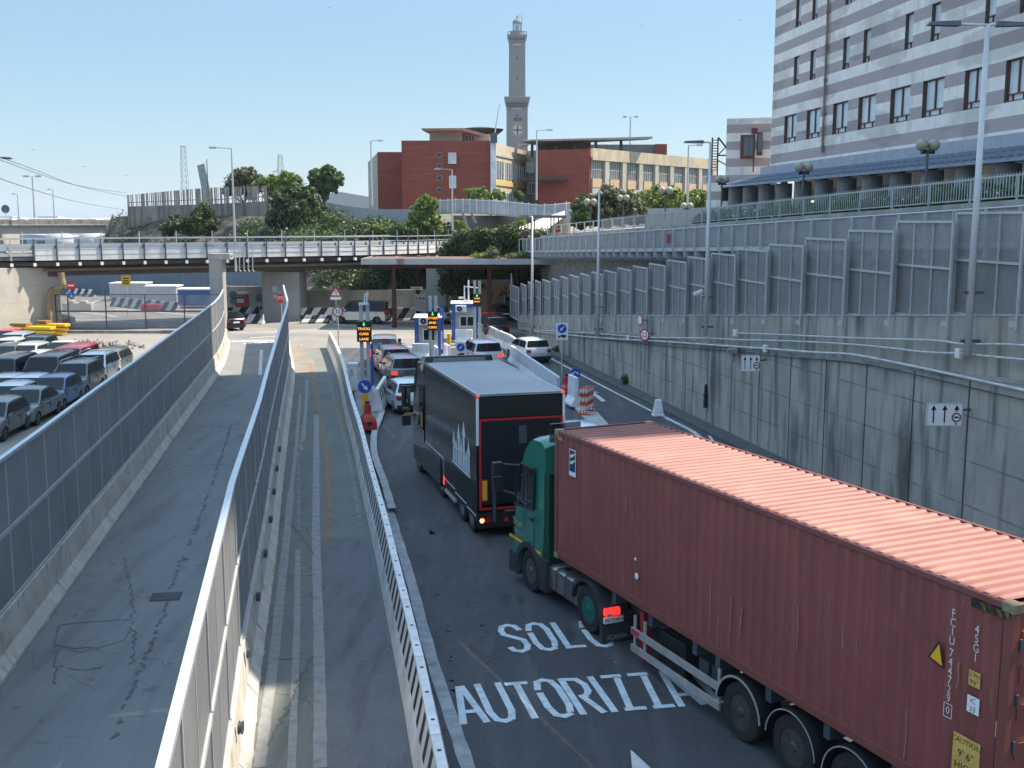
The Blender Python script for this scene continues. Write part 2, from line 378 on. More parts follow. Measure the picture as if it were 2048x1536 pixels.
mb.add([tuple(G(*p)) [:2] + (.012,) for p in ((1169, 777), (1199, 786), (1186, 785), (1178, 786))], [(0, 1, 2, 3)])
struct(mb.build('lane_arrow_marking', pw))
mb = MB(); mb.add([tuple(G(*p))[:2] + (.012,) for p in ((1261, 1500), (1266, 1560), (1312, 1560), (1300, 1536))], [(0, 1, 2, 3)]); struct(mb.build('arrow_tip_marking', pw))
road_mark('right_edge_line_marking', [([(1090, 712), (1104, 718), (1200, 770), (1304, 823)], .16), ([(1325, 832), (1360, 850), (1385, 862), (1402, 876), (1409, 886)], .2), ([(1440, 905), (1432, 890), (1418, 872)], .12)], paintw, z=.011)
road_mark('stop_line_marking', [([(463, 683), (520, 682), (562, 681)], .5), ([(500, 676), (562, 672)], .25), ([(556, 770 - 25), (523, 700), (520, 750)][1:], .2), ([(742, 786), (800, 785)], .25), ([(806, 692), (872, 700)], .2), ([(602, 690), (640, 701), (700, 730), (735, 765)][:1] + [(604, 691)], .1)], paintw, z=.011)
road_mark('junction_marking', [([(150, 640), (230, 640), (290, 648)], .5), ([(130, 622), (200, 628), (235, 634)], .4), ([(230, 618), (330, 626), (420, 632)], .5), ([(175, 615), (182, 606), (200, 600)], .25), ([(180, 648), (240, 646)], .3),
    ([(440, 665), (560, 664), (640, 660)], .25), ([(664, 648), (700, 652), (800, 655), (880, 662)], .25)], paintw, z=.011)
# scratch words on the left lane near the stop line
mb = MB()
for k, (a, b) in enumerate([((487, 688), (494, 687)), ((497, 688), (504, 686)), ((507, 687), (513, 685)), ((517, 688), (524, 684)), ((528, 687), (535, 684)), ((540, 686), (549, 683))]):
    ribbon([G(*a), G(*b)], .35, .012, None, None, mb)
struct(mb.build('worn_word_marking', paintw))

# SOLO / AUTORIZZATI painted letters (stencil strokes) laid in the lane's own directions
LET = {'S': [[(.95, .80), (.8, .95), (.5, 1), (.2, .95), (.05, .8), (.1, .64), (.5, .52), (.88, .40), (.95, .22), (.8, .06), (.5, 0), (.2, .05), (.05, .2)]],
       'O': [[(.5, 1), (.8, .95), (.95, .75), (.95, .27), (.8, .05), (.5, 0), (.2, .05), (.05, .27), (.05, .75), (.2, .95), (.5, 1)]],
       'L': [[(.1, 1), (.1, 0)], [(.1, .05), (.95, .05)]], 'A': [[(.02, 0), (.45, 1)], [(.55, 1), (.98, 0)], [(.25, .3), (.75, .3)]],
       'U': [[(.05, 1), (.05, .25), (.2, .05), (.5, 0), (.8, .05), (.95, .25), (.95, 1)]], 'T': [[(.0, .96), (1, .96)], [(.5, .92), (.5, 0)]],
       'R': [[(.08, 1), (.08, 0)], [(.12, .96), (.7, .94), (.92, .78), (.9, .6), (.7, .48), (.45, .46)], [(.5, .46), (.95, 0)]], 'I': [[(.5, 1), (.5, 0)]],
       'Z': [[(.05, .96), (.98, .96)], [(.72, .9), (.32, .08)], [(.05, .04), (.98, .04)]]}
def road_word(word, P0, P1, up, cell, gap, wd, name):
    ex = (P1 - P0).xy; n = len(word); mb = MB(); U = up.xy; ux = ex.normalized()
    tot = sum((.35 if c == 'I' else 1.) for c in word) * cell + gap * (n - 1); k = ex.length / tot; x = 0
    for c in word:
        w_ = (.35 if c == 'I' else 1.) * cell
        for si, st in enumerate(LET[c]):
            P = [P0.xy + ux * (x + w_ * a) * k + U * b for a, b in st]
            for i in range(len(P) - 1):
                if len(P) > 4 and i % 4 == 3: a_, b_ = P[i].lerp(P[i + 1], .0), P[i].lerp(P[i + 1], .8)
                else: a_, b_ = P[i], P[i + 1]
                d = (b_ - a_).normalized(); r = Vector((d.y, -d.x)); ww = wd * (1 - .0 * abs(d.dot(ux))) / 2
                e = 0 if len(P) == 2 else .04
                a2, b2 = a_ - d * e, b_ + d * (e if not (len(P) > 4 and i % 4 == 3) else 0)
                mb.add([(a2.x - r.x * ww, a2.y - r.y * ww, .012 + si * .0025 + i * .00015), (b2.x - r.x * ww, b2.y - r.y * ww, .012 + si * .0025 + i * .00015), (b2.x + r.x * ww, b2.y + r.y * ww, .012 + si * .0025 + i * .00015), (a2.x + r.x * ww, a2.y + r.y * ww, .012 + si * .0025 + i * .00015)], [(3, 2, 1, 0)])
        x += w_ + gap
    return struct(mb.build(name, M('road_letter_paint', (.52, .60, .64), .8, col2=(.30, .35, .38), scale=5, pos=True, contrast=(.45, .75))))
road_word('SOLO', G(1022, 1305), G(1232, 1292), G(1109, 1247) - G(1144, 1299), 1, .34, .13, 'solo_road_lettering')
road_word('AUTORIZZATI', G(926, 1450), G(1491, 1404), G(1190, 1352) - G(1242, 1423), 1, .22, .13, 'autorizzati_road_lettering')

def cracks(name, lines, mat, z=.0135):
    g = random.Random(9); mb = MB()
    for pts, wd, gap in lines:
        P = resample(smooth(gl(*pts), 1), .12); P = [p + Vector((g.gauss(0, .035), g.gauss(0, .03), 0)) for p in P]
        for a, b in zip(P, P[1:]):
            if g.random() < gap: continue
            d = (b - a).xy.normalized(); r = Vector((d.y, -d.x)); w0, w1 = wd * g.uniform(.3, 1.3) / 2, wd * g.uniform(.3, 1.3) / 2
            mb.add([(a.x - r.x * w0, a.y - r.y * w0, z), (b.x - r.x * w1, b.y - r.y * w1, z), (b.x + r.x * w1, b.y + r.y * w1, z), (a.x + r.x * w0, a.y + r.y * w0, z)], [(0, 1, 2, 3)])
    return struct(mb.build(name, mat))
ckm = M('crack_dark', (.085, .088, .09), .95, col2=(.14, .145, .15), scale=6, pos=True)
cracks('asphalt_crack', [([(225, 1479), (269, 1368), (315, 1264), (352, 1148), (385, 1078), (414, 995), (443, 912), (462, 850)], .085, .45), ([(248, 1115), (262, 1190), (271, 1272), (262, 1330)], .035, .05), ([(110, 1370), (108, 1250), (180, 1245), (262, 1240)], .03, .15), ([(112, 1290), (160, 1300), (235, 1290), (262, 1262)], .03, .2),
    ([(120, 1330), (170, 1345), (215, 1330)], .03, .2), ([(564, 1153), (637, 1150)], .03, .1), ([(545, 1320), (627, 1316)], .035, .1), ([(536, 1492), (580, 1410), (627, 1310)], .03, .05), ([(584, 1050), (628, 1110)], .025, .1), ([(594, 825), (640, 823), (690, 826)], .06, .02), ([(640, 1080), (738, 1080)], .03, .02),
    ([(765, 850), (777, 862), (790, 880)], .10, .2), ([(850, 1330), (960, 1322), (1040, 1300)], .03, .35), ([(880, 1212), (960, 1206)], .03, .4), ([(480, 960), (465, 1010), (470, 1040)], .05, .3), ([(330, 940), (360, 960), (395, 940)], .05, .4)], ckm)
cracks('oil_stain', [([(870, 1500), (900, 1400), (905, 1300), (880, 1180), (860, 1050), (850, 960)], .26, .55), ([(1000, 1500), (985, 1400), (960, 1250), (940, 1150)], .22, .6), ([(690, 1300), (680, 1200), (672, 1120)], .25, .6)], M('oil_dark', (.042, .047, .052), .7, col2=(.052, .058, .064), scale=3, pos=True), .0065)
# drain grate in the left lane
t = thing('drain_grate', G(332, 1194), 'rusty slotted iron drain grate sunk in the left lane', 'drain grate', rz=R(8))
MB().box(-.34, .34, -.28, .28, .006, .016).build('frame', M('cast_iron', (.06, .06, .06), .7, .4), t)
mb = MB()
for r_ in (-.13, .13):
    for i in range(10): mb.box(-.30 + i * .062, -.27 + i * .062, r_ - .1, r_ + .1, .017, .019)
mb.build('slot', black, t)

# =====================================================================
# BARRIERS AND FENCES
# =====================================================================
JP = [(0, 0), (0, .10), (-.17, .34), (-.22, 1.0), (-.40, 1.0), (-.45, .34), (-.62, .10), (-.62, 0)]
jers = M('barrier_concrete', (.56, .53, .46), .9, col2=(.42, .40, .355), scale=1.3, bump=.3, pos=True)
overlay(jers, 'noise', (.14, .14, .125), 5, .56, .75, stretch=(1, 1, .12), fac=.5)
overlay(jers, 'noise', (.13, .13, .12), 1.1, .60, .75, fac=.5)
def seg_barrier(line, step, name, label, cat, group, prof=JP, mat=jers, start=0., stop=None, gap=.05):
    q = resample(line, step, start)
    for i, (a, b) in enumerate(zip(q, q[1:])):
        if stop and a.y > stop: break
        d = (b - a).xy.normalized(); rz = math.atan2(d.y, d.x) - math.pi / 2; L = (b - a).xy.length - gap
        mb = MB()
        secs = []
        for y, s_ in ((0, .96), (.07, 1), (L - .07, 1), (L, .96)):
            secs.append([((x + .31) * s_ - .31, y, z * (s_ if z > .5 else 1)) for x, z in prof])
        mb.loft(secs)
        for hx in (.28, .72): mb.box(-.001 - .03, .012, L * hx - .12, L * hx + .12, .0, .055)   # pallet slot block
        mb.k = 0
        o = mb.build(name, mat, loc=(a.x, a.y, .004), rz=rz, bevel=.012)
        o.rotation_euler.y = R(rnd.uniform(-.4, .4)); tag(o, label, cat, group)
LBs = seg_barrier(LB, 6.0, 'jersey_barrier', 'weathered grey concrete barrier block under the left mesh fence', 'concrete barrier', 'concrete barriers under the left fence', start=1.1)
seg_barrier(MBL, 3.0, 'jersey_barrier', 'stained grey concrete barrier block under the middle mesh fence', 'concrete barrier', 'concrete barriers under the middle fence', start=.4)

mesh_m = see_through(M('perforated_mesh', (.27, .285, .30), .5, .2, col2=(.21, .225, .24), scale=.45, pos=True, contrast=(.4, .62)), .12)
mesh_w = see_through(M('wire_mesh', (.32, .33, .33), .6, .2, var=.1, scale=1.), .5)
def mesh_fence(line, step, off, z0, z1, name, label, midz, start=0., rail_w=.07):
    q = resample(line, step, start); t = thing(name, (q[0].x, q[0].y, z0), label, 'mesh fence')
    pts = []
    for i, p in enumerate(q):
        a = q[max(i - 1, 0)]; b = q[min(i + 1, len(q) - 1)]; d = (b - a).xy.normalized(); r = Vector((d.y, -d.x))
        pts.append(Vector((p.x + r.x * off - q[0].x, p.y + r.y * off - q[0].y, 0)))
    H = z1 - z0
    for i, p in enumerate(pts):
        d = (pts[min(i + 1, len(pts) - 1)] - pts[max(i - 1, 0)]).xy; rz = math.atan2(d.y, d.x) - math.pi / 2
        mb = MB(); mb.box(-.035, .035, -.03, .03, -.42, H); mb.box(.03, .10, -.05, .05, -.42, -.05)
        mb.build('post', steel, t, loc=p, rz=rz)
    for a, b in zip(pts, pts[1:]):
        mid = (a + b) / 2; L = (b - a).length; rz = math.atan2((b - a).y, (b - a).x) - math.pi / 2
        mb = MB(); mb.box(-.012, .012, -L / 2 + .04, L / 2 - .04, .03, H - .03); mb.build('mesh_panel', mesh_m, t, loc=mid, rz=rz)
        mb = MB(); mb.box(.014, .05, -L / 2 + .03, L / 2 - .03, H * midz - .045, H * midz + .045); mb.box(.014, .05, -L / 2 + .03, L / 2 - .03, 0, .06)
        mb.box(-.02, .02, -.02, .02, .0, H - .05); mb.build('mid_rail', steel, t, loc=mid, rz=rz)
        mb = MB(); mb.box(-.05, .06, -L / 2, L / 2, H - .03, H + .045); mb.build('top_rail', M_rail, t, loc=mid, rz=rz)
    return t
M_rail = M('rail_aluminium', (.50, .54, .57), .4, .4, var=.05)
LBf = [p for p in LB if p.y < 76.5]; MBf = [p for p in MBL if p.y < 80]
mesh_fence(LBf, 3.0, -.31, 1.0, 3.93, 'mesh_fence', 'tall slate grey perforated fence along the car park', .5, 1.1)
mesh_fence(MBf, 3.0, -.31, 1.0, 4.05, 'mesh_fence', 'tall perforated steel fence between the two left lanes', .5, .4)
# round steel cable reels hanging on the middle barrier heads
for i, p in enumerate(resample([v for v in MBL if v.y < 40], 3.0, .4)):
    t = thing('cable_reel', (p.x - .13, p.y, .90), 'round grey cable reel hung on a barrier of the middle fence', 'cable reel', group='cable reels on the middle barriers')
    MB().tube((-.02, 0, 0), (.02, 0, 0), .085, n=16).build('drum', steel_d, t, auto=40)
    mb = MB(); mb.tube((.021, 0, 0), (.03, 0, 0), .105, n=16); mb.tube((-.03, 0, 0), (-.021, 0, 0), .105, n=16); mb.build('flange', steel_d, t, auto=40)

# striped plastic barrier modules ---------------------------------------
def stripe_module(L, name='striped_barrier', slots=None):
    t = bpy.data.objects.new(name, None); C.objects.link(t)
    mb = MB(); mb.prism([(0, 0), (0, .06), (.08, .38), (.10, .44), (.46, .44), (.48, .38), (.56, .06), (.56, 0)], 0.01, L - .01, 'y')
    for h in (.3, .7): mb.box(-.002, .05, L * h - .1, L * h + .1, 0, .07)
    mb.build('base', white_pl, t, bevel=.015)
    MB().prism([(.10, .441), (.21, .96), (.35, .96), (.46, .441)], .01, L - .01, 'y').build('core', white_pl, t)
    n = slots or int(L / .58); p = L / n; mb = MB()
    for i in range(n):
        for sx in (-1, 1): a_, b_ = .28 + sx * .179, .28 + sx * .082; y0_, y1_ = i * p + p * .30, i * p + p * .70; mb.add([(a_, y0_, .47), (a_, y1_, .47), (b_, y1_, .93), (b_, y0_, .93)], [(0, 1, 2, 3)])
    [mb.tube((.28, L * (i + .5) / 3, 1.025), (.28, L * (i + .5) / 3, 1.034), .035, n=8) for i in range(3)]; mb.build('dark_slot', ink, t)
    mb = MB(); mb.box(.20, .36, 0.01, L - .01, .961, 1.03)
    o = mb.build('top_cap', white_pl, t, bevel=.012)
    return t
sm = stripe_module(3.0); first = True
q = resample(SB, 3.0, 0)
for i, (a, b) in enumerate(zip(q, q[1:])):
    d = (b - a).xy; rz = math.atan2(d.y, d.x) - math.pi / 2
    o = sm if first else copy_tree(sm); first = False
    o.location = (a.x, a.y, .004); o.rotation_euler.z = rz
    tag(o, 'long white plastic barrier with black vertical slots beside the main lanes', 'plastic barrier', 'slotted white barriers beside the main lanes')
# right-hand row between the two carriageways
RB = gl((1029, 706), (1014, 698), (957, 668))
q = [G(1029, 714), G(1012, 700), G(992, 691), G(974, 681), G(957, 676)]
s2 = stripe_module((q[1] - q[0]).length, slots=10)
for i in range(4):
    d = (q[i + 1] - q[i]).xy; rz = math.atan2(d.y, d.x) - math.pi / 2
    o = s2 if i == 0 else copy_tree(s2); o.location = (q[i].x, q[i].y, .004); o.rotation_euler.z = rz
    tag(o, 'black slotted white barrier behind the right booth lane', 'plastic barrier', 'slotted barriers right of the booths')
a = G(1127, 793); b = G(1030, 722)
seg_barrier([a, b], (b - a).length / 4 - .01, 'plain_barrier', 'smooth white barrier block running up to the right carriageway island', 'plastic barrier', 'smooth white barriers beside the right lane',
            [(0, 0), (0, .1), (-.14, .35), (-.17, 1.0), (-.33, 1.0), (-.36, .35), (-.5, .1), (-.5, 0)], M('clean_barrier', (.55, .60, .66), .7, var=.1))
# =====================================================================
# RIGHT RETAINING WALL
# =====================================================================
def uvstrip(name, cols, mat, parent=None, thick=.4, side=1):
    """cols: list of (x, y, z0, z1, s); front face with UV (s, z), plus top and back"""
    me = bpy.data.meshes.new(name); v = []; f = []; uv = []
    n = len(cols); D = (Vector(cols[-1][:2]) - Vector(cols[0][:2])).normalized(); r = Vector((D.y, -D.x)) * thick * side
    for x, y, z0, z1, s_ in cols: v += [(x, y, z0), (x, y, z1), (x + r.x, y + r.y, z1), (x + r.x, y + r.y, z0)]
    for i in range(n - 1):
        o = i * 4; p = o + 4; s0 = cols[i][4]; s1 = cols[i + 1][4]
        for (a, b, c, d) in ((o, p, p + 1, o + 1), (o + 1, p + 1, p + 2, o + 2), (o + 2, p + 2, p + 3, o + 3)):
            f.append((a, b, c, d))
            uv += [(s0, v[a][2]), (s1, v[b][2]), (s1, v[c][2]), (s0, v[d][2])]
    for o in (0, (n - 1) * 4): f.append((o, o + 1, o + 2, o + 3)); uv += [(cols[0][4], v[k][2]) for k in (o, o + 1, o + 2, o + 3)]
    me.from_pydata(v, [], f); l = me.uv_layers.new(name='UVMap'); l.data.foreach_set('uv', [c for q_ in uv for c in q_]); me.materials.append(mat); me.update()
    o = bpy.data.objects.new(name, me); C.objects.link(o)
    if parent: o.parent = parent
    return o
wallm = M('stained_wall_concrete', (.37, .355, .305), .92, col2=(.27, .265, .235), scale=.7, pos=True, bump=.25)
overlay(wallm, 'noise', (.085, .09, .088), 2.6, .50, .70, stretch=(1, 1, .09), fac=.85)
overlay(wallm, 'noise', (.48, .46, .41), 1.3, .56, .78, stretch=(1, 1, .3), fac=.5)
overlay(wallm, 'noise', (.05, .055, .05), .7, .57, .70, stretch=(1, 1, .22), fac=.85)
wallp = wallm.copy(); wallp.name = 'stained_wall_panels'
overlay(wallp, 'brick', (.09, .095, .09), .03, .3, .9, uv=True, bw=2.52, bh=1.18, fac=.6, mask=(.9, .35, .55))
overlay(wallp, 'brick', (.02, .02, .02), .035, .3, .9, uv=True, bw=2.52, bh=50, fac=.9)
walls = wallm.copy(); walls.name = 'stained_wall_top'
overlay(walls, 'noise', (.10, .085, .06), 1.5, .55, .75, stretch=(1, 1, .1), fac=.6)
def wtop(Y): return onwall(0, 0).z if False else CAM_H - (CAM_H - 2.6) * 1.0 * Y / 76. if False else zt(Y)
def zt(Y):   # coping height, read from the photograph (image row 632 all along)
    x = wall_at(Y).x; px = 1024 + F_PX * x / (Y * 1.0); return A(px, 632, Y).z
Ys = [8 + i * 2.52 for i in range(32)]
Ys = [y for y in Ys if y < 84]
wt = thing('retaining_wall', wall_at(40), 'long stained grey concrete retaining wall on the right of the road', 'retaining wall')
def zmid(Y):  # top of the lower panelled face
    return min(zt(Y) - .5, {0: 0}.get(1, 0) + (zt(Y) * .74 if Y < 60 else zt(Y) * .66))
s = 0; cl = []; cu = []
for i, Y in enumerate(Ys):
    p = wall_at(Y); cl.append((p.x, p.y, -.3, zmid(Y), i * 2.52)); pu = wall_at(Y, -.12); cu.append((pu.x, pu.y, zmid(Y) - .05, zt(Y), i * 2.52))
o = uvstrip('panelled_face', cl, wallp, wt, thick=.5); o.parent = wt; o.matrix_parent_inverse = Matrix.Translation(-wt.location)
o = uvstrip('upper_face', cu, walls, wt, thick=.45); o.matrix_parent_inverse = Matrix.Translation(-wt.location)
mb = MB(); mb.sweep([tuple(wall_at(Y, .02).xy) + (zmid(Y) - .02,) for Y in Ys], [(0, 0), (0, .1), (.3, .1), (.3, 0)])
o = mb.build('ledge', concrete, wt); o.matrix_parent_inverse = Matrix.Translation(-wt.location)
# vertical joints as flat dark strips in place of shadow gaps
mb = MB()
for Y in Ys[1:]:
    p = wall_at(Y, .006); mb.add([(p.x, p.y - .03, -.2), (p.x, p.y + .03, -.2), (p.x, p.y + .03, zmid(Y) - .03), (p.x, p.y - .03, zmid(Y) - .03)], [(0, 1, 2, 3)])
o = mb.build('joint', M('joint_shadow_gap', (.05, .05, .05), .95), wt); o.matrix_parent_inverse = Matrix.Translation(-wt.location)
# gutter / raised pavement at wall foot
mb = MB(); mb.sweep([tuple(wall_at(Y).xy) for Y in Ys], [(-.75, 0), (-.75, .10), (.1, .13), (.1, 0)])
struct(mb.build('wall_foot_kerb', M('kerb_concrete', (.10, .105, .10), .9, col2=(.06, .065, .06), scale=2, pos=True)))
# weeds at the wall foot
def leaves(name, clumps, n, size, mat, parent=None, seed=1, flat=0., shell=.55, loc=None):
    g = np.random.default_rng(seed); cs = np.array([c[:3] for c in clumps]); rs = np.array([(c[3], c[3], c[3]) if len(c) == 4 else c[3:6] for c in clumps])
    vol = rs.prod(axis=1) ** .75; idx = g.choice(len(clumps), n, p=vol / vol.sum())
    d = g.normal(size=(n, 3)); d /= np.linalg.norm(d, axis=1)[:, None]
    rad = shell + (1 - shell) * g.random(n) ** .6; rad *= 1 + .20 * g.normal(size=n)
    c = cs[idx] + d * rs[idx] * rad[:, None]
    nrm = d + g.normal(size=(n, 3)) * .7; nrm /= np.linalg.norm(nrm, axis=1)[:, None]
    t = np.cross(nrm, g.normal(size=(n, 3))); t /= np.linalg.norm(t, axis=1)[:, None]; b = np.cross(nrm, t)
    s1 = size * (.5 + g.random(n))[:, None]; s2 = s1 * (.35 + .4 * g.random(n))[:, None]
    V = np.stack([c - t * s1, c - b * s2, c + t * s1, c + b * s2], axis=1).reshape(-1, 3)
    if loc is not None: V = V - np.array(loc)
    me = bpy.data.meshes.new(name); me.vertices.add(n * 4); me.vertices.foreach_set('co', V.ravel())
    me.loops.add(n * 4); me.loops.foreach_set('vertex_index', np.arange(n * 4)); me.polygons.add(n)
    me.polygons.foreach_set('loop_start', np.arange(n) * 4); me.polygons.foreach_set('loop_total', np.full(n, 4)); me.update()
    me.materials.append(mat); o = bpy.data.objects.new(name, me); C.objects.link(o)
    if loc is not None and not parent: o.location = loc
    if parent: o.parent = parent
    return o
for k, (px, py, h, lb) in enumerate([(1252, 772, .5, 'small green weed growing at the wall foot near the lane arrow'), (1114, 706, .35, 'small weed at the wall foot behind the white hatchback'), (1062, 690, .35, 'low weed at the far wall foot beside the dark four wheel drive')]):
    p = G(px, py); o = leaves('weed', [(p.x, p.y, .1 + h / 2, .25, .3, h / 2)], 260, .09, leaf_m, loc=tuple(p), seed=k); tag(o, lb, 'weed')

# saw-tooth mesh panels on the coping
px_left = [(75, 669), (160, 667), (218, 664), (275, 661), (332, 659), (408, 657), (478, 653), (550, 650), (635, 647), (725, 644), (827, 641), (932, 636), (1052, 632), (1182, 627), (1322, 620), (1490, 614)]
tops = [(1000 + a / 4, 400 + (b - 0) / 4 - 0) for a, b in px_left]
tops = [(1000 + a / 4, y) for (a, _), y in zip(px_left, [569, 567, 564, 561, 559, 557, 553, 550, 547, 544, 541, 536, 532, 527, 520, 514])] + [(1419, 506.6), (1470, 498), (1533, 488.6), (1604, 476.6), (1688.6, 461), (1783, 443), (1900, 426), (2039, 410)]
ledge_m = M('ledge_concrete', (.42, .44, .45), .8, var=.15)
for i, (px, py) in enumerate(tops):
    a = onwall(px + 2, 632, -.40); nx = tops[i + 1][0] if i + 1 < len(tops) else px + 190
    b = onwall(nx - 2, 632, -.12)
    ht = A(px + 10, py, a.y).z - a.z
    L = (b - a).xy.length; d = (b - a).xy; rz = math.atan2(d.y, d.x) - math.pi / 2      # local +Y goes from far end to near end
    t = thing('mesh_screen', (a.x, a.y, a.z + .03), 'tall wire mesh screen in a galvanised frame in the stepped row above the retaining wall', 'mesh screen', rz, 'stepped mesh screens on the retaining wall')
    z0 = -.02; fr = MB()
    fr.box(-.04, .04, 0, .08, z0, ht); fr.box(-.03, .03, L - .08, L, z0 - .1, ht); fr.box(-.03, .03, 0.08, L - .08, ht - .07, ht); fr.box(-.03, .03, 0.08, L - .08, z0 + .05, z0 + .12); fr.box(-.03, .03, .08, L - .08, ht * .53, ht * .53 + .06)
    for k in (1, 2): fr.box(-.02, .02, L * k / 3 - .02, L * k / 3 + .02, z0 + .12, ht - .07)
    fr.build('frame', steel, t)
    MB().box(-.04, -.03, .08, L - .08, z0 + .12, ht - .07).build('mesh_infill', mesh_w, t)
    MB().box(-.03, .03, .08, L - .08, -.06, .03).build('base_rail', steel, t)
    if i == 0: mb = MB(); mb.box(-.04, .04, .5, .58, ht, ht + .9); mb.build('post', steel, t)

mb = MB(); mb.sweep([tuple(wall_at(Y, -.10).xy) + (zt(Y),) for Y in Ys], [(0, 0), (0, .035), (.75, .035), (.75, 0)]); o = mb.build('coping', ledge_m, wt); o.matrix_parent_inverse = Matrix.Translation(-wt.location)
# conduits along the wall
def conduit(pts, r, label, mat, off=.10):
    P = [onwall(*p, off) for p in pts]; P = smooth(P, 2); o0 = P[0].copy(); mb = MB(); mb.path([p - o0 for p in P], r, 6)
    o = mb.build('conduit_pipe', mat, loc=o0, smooth=True); tag(o, label, 'conduit'); return o
pvc = M('white_conduit', (.55, .57, .57), .5, var=.1)
conduit([(1038, 658), (1100, 662), (1190, 667), (1240, 671), (1300, 676), (1411, 676), (1480, 680), (1560, 681), (1700, 688), (1790, 697), (1850, 705), (1925, 707), (1990, 714), (2100, 724)], .035, 'pale conduit pipe running level along the wall under the lamp posts', pvc)
conduit([(1060, 662), (1190, 676), (1330, 683), (1420, 690), (1530, 697), (1640, 706), (1700, 707), (1800, 727), (1900, 748), (2100, 792)], .045, 'white conduit pipe sloping down along the middle of the wall', pvc, .12)
conduit([(1471, 666), (1600, 671), (1720, 677), (1880, 680), (1925, 690), (1990, 687), (2100, 694)], .032, 'thin white conduit pipe just below the coping at the near end of the wall', pvc)
conduit([(1200, 678), (1330, 692), (1480, 702), (1560, 714), (1700, 722), (1810, 744), (1920, 770), (2100, 812)], .02, 'thin dark cable clipped below the sloping white conduit', steel_d, .09)
for p, lb in (((1471, 666), 'grey junction box at the start of the upper conduit'), ((1531, 697), 'small white junction box on the sloping conduit'), ((1257, 676), 'tiny white junction box near the far height limit sign'), ((1918, 707), 'pale junction box beside the near lamp post')):
    P = onwall(*p, .12); o = MB().cbox((0, 0, 0), (.14, .22, .26)).build('junction_box', white, loc=P, bevel=.02, rz=math.atan2(WD.y, WD.x) - math.pi / 2); tag(o, lb, 'junction box')

# road signs hanging on the wall ---------------------------------------
def lane_sign(px0, py0, px1, py1, label):
    a = onwall(px1, (py0 + py1) / 2, .35); Y = a.y; L = A(px0, py0, Y); Rr = A(px1, py1, Y); w_ = Rr.x - L.x; h = L.z - Rr.z
    t = thing('lane_sign', ((L.x + Rr.x) / 2, Y, (L.z + Rr.z) / 2), label, 'road sign')
    MB().cbox((0, 0, 0), (w_, .04, h)).build('panel', sign_w, t, bevel=.01)
    mb = MB(); e = .02
    for x0, x1, z0, z1 in ((-w_ / 2, w_ / 2, h / 2 - e, h / 2), (-w_ / 2, w_ / 2, -h / 2, -h / 2 + e), (-w_ / 2, -w_ / 2 + e, -h / 2, h / 2), (w_ / 2 - e, w_ / 2, -h / 2, h / 2)): mb.box(x0, x1, -.026, -.022, z0, z1)
    mb.build('border', steel, t)
    mb = MB()
    for i, x in enumerate((-w_ * .31, 0, w_ * .33)):
        z0 = -h * .36; z1 = h * .42
        if i == 2: mb.box(x - w_ * .02, x + w_ * .02, -.027, -.023, -h * .44, -h * .36); z0 = h * .12
        mb.box(x - w_ * .018, x + w_ * .018, -.027, -.023, z0, z1 - h * .1)
        mb.add([(x - w_ * .075, -.027, z1 - h * .22), (x + w_ * .075, -.027, z1 - h * .22), (x, -.027, z1)], [(0, 1, 2)])
    mb.build('arrow', ink, t)
    x = w_ * .33; mb = MB()
    for r_, m_, yy in ((h * .205, ink, -.029), (h * .18, red_s, -.031), (h * .14, sign_w, -.033)):
        mb = MB(); mb.add([(x + r_ * math.cos(k * math.pi / 12), yy, -h * .12 + r_ * math.sin(k * math.pi / 12)) for k in range(24)], [tuple(range(24))]); mb.build('no_lorry_disc', m_, t)
    mb = MB(); mb.box(x - h * .1, x + h * .04, -.036, -.034, -h * .15, -h * .07); mb.box(x + h * .05, x + h * .11, -.036, -.034, -h * .15, -h * .09); mb.build('lorry_symbol', ink, t)
    mb = MB(); mb.tube((w_ / 2 - .1, .02, .1), (w_ / 2 + .35, .25, .1), .03); mb.build('bracket', steel_d, t)
    return t
lane_sign(1483, 710, 1519, 743, 'white lane sign with three arrows further along the wall')
lane_sign(1854, 806, 1923, 852, 'large white lane sign with three arrows nearest on the wall')
def round_sign(P, r, rz, txt, label, ring=red_s, face=sign_w, tcol=ink, name='round_sign', tilt=0, back=steel_d, size=1.15):
    t = thing(name, P, label, 'road sign', rz); t.rotation_euler.y = tilt
    MB().tube((0, .0, 0), (0, .03, 0), r, n=24).build('disc', ring, t, auto=40)
    mb = MB(); mb.tube((0, -.006, 0), (0, -.002, 0), r * .76 if ring != face else r * .98, n=24); mb.build('face', face, t)
    if txt: text(txt, r * size, tcol, t, face_at(0, -.01, 0), sx=.85)
    return t
t = round_sign(onwall(1289, 670, .3), .31, R(-48), '2,5', 'round red edged height limit sign hung low on the wall'); MB().tube((0, .03, 0), (.2, .3, .1), .03).build('bracket', steel_d, t)
t = round_sign(onwall(1280, 640, .3), .30, R(-74), '', 'round white sign seen edge on just under the coping'); MB().tube((0, .03, 0), (.2, .35, 0), .03).build('bracket', steel_d, t)
o = tag(MB().cbox((0, 0, 0), (.3, .35, .2)).tube((-.25, -.1, .05), (-.1, 0, 0), .07).tube((0, 0, -.1), (0, 0, -.4), .09, .06).build('siren_box', M('beige_plastic', (.30, .27, .22), .7), loc=onwall(1467, 702, .25), bevel=.02), 'beige loudspeaker box fixed to the wall above the farther lane sign', 'loudspeaker')
tag(MB().tube((0, 0, .5), (0, 0, -.5), .05, .09).tube((0, 0, .1), (.02, 0, -.35), .1, .07).build('cable_bundle', black, loc=onwall(1411, 792, .1)), 'black bundled cable hanging low on the wall', 'cable')

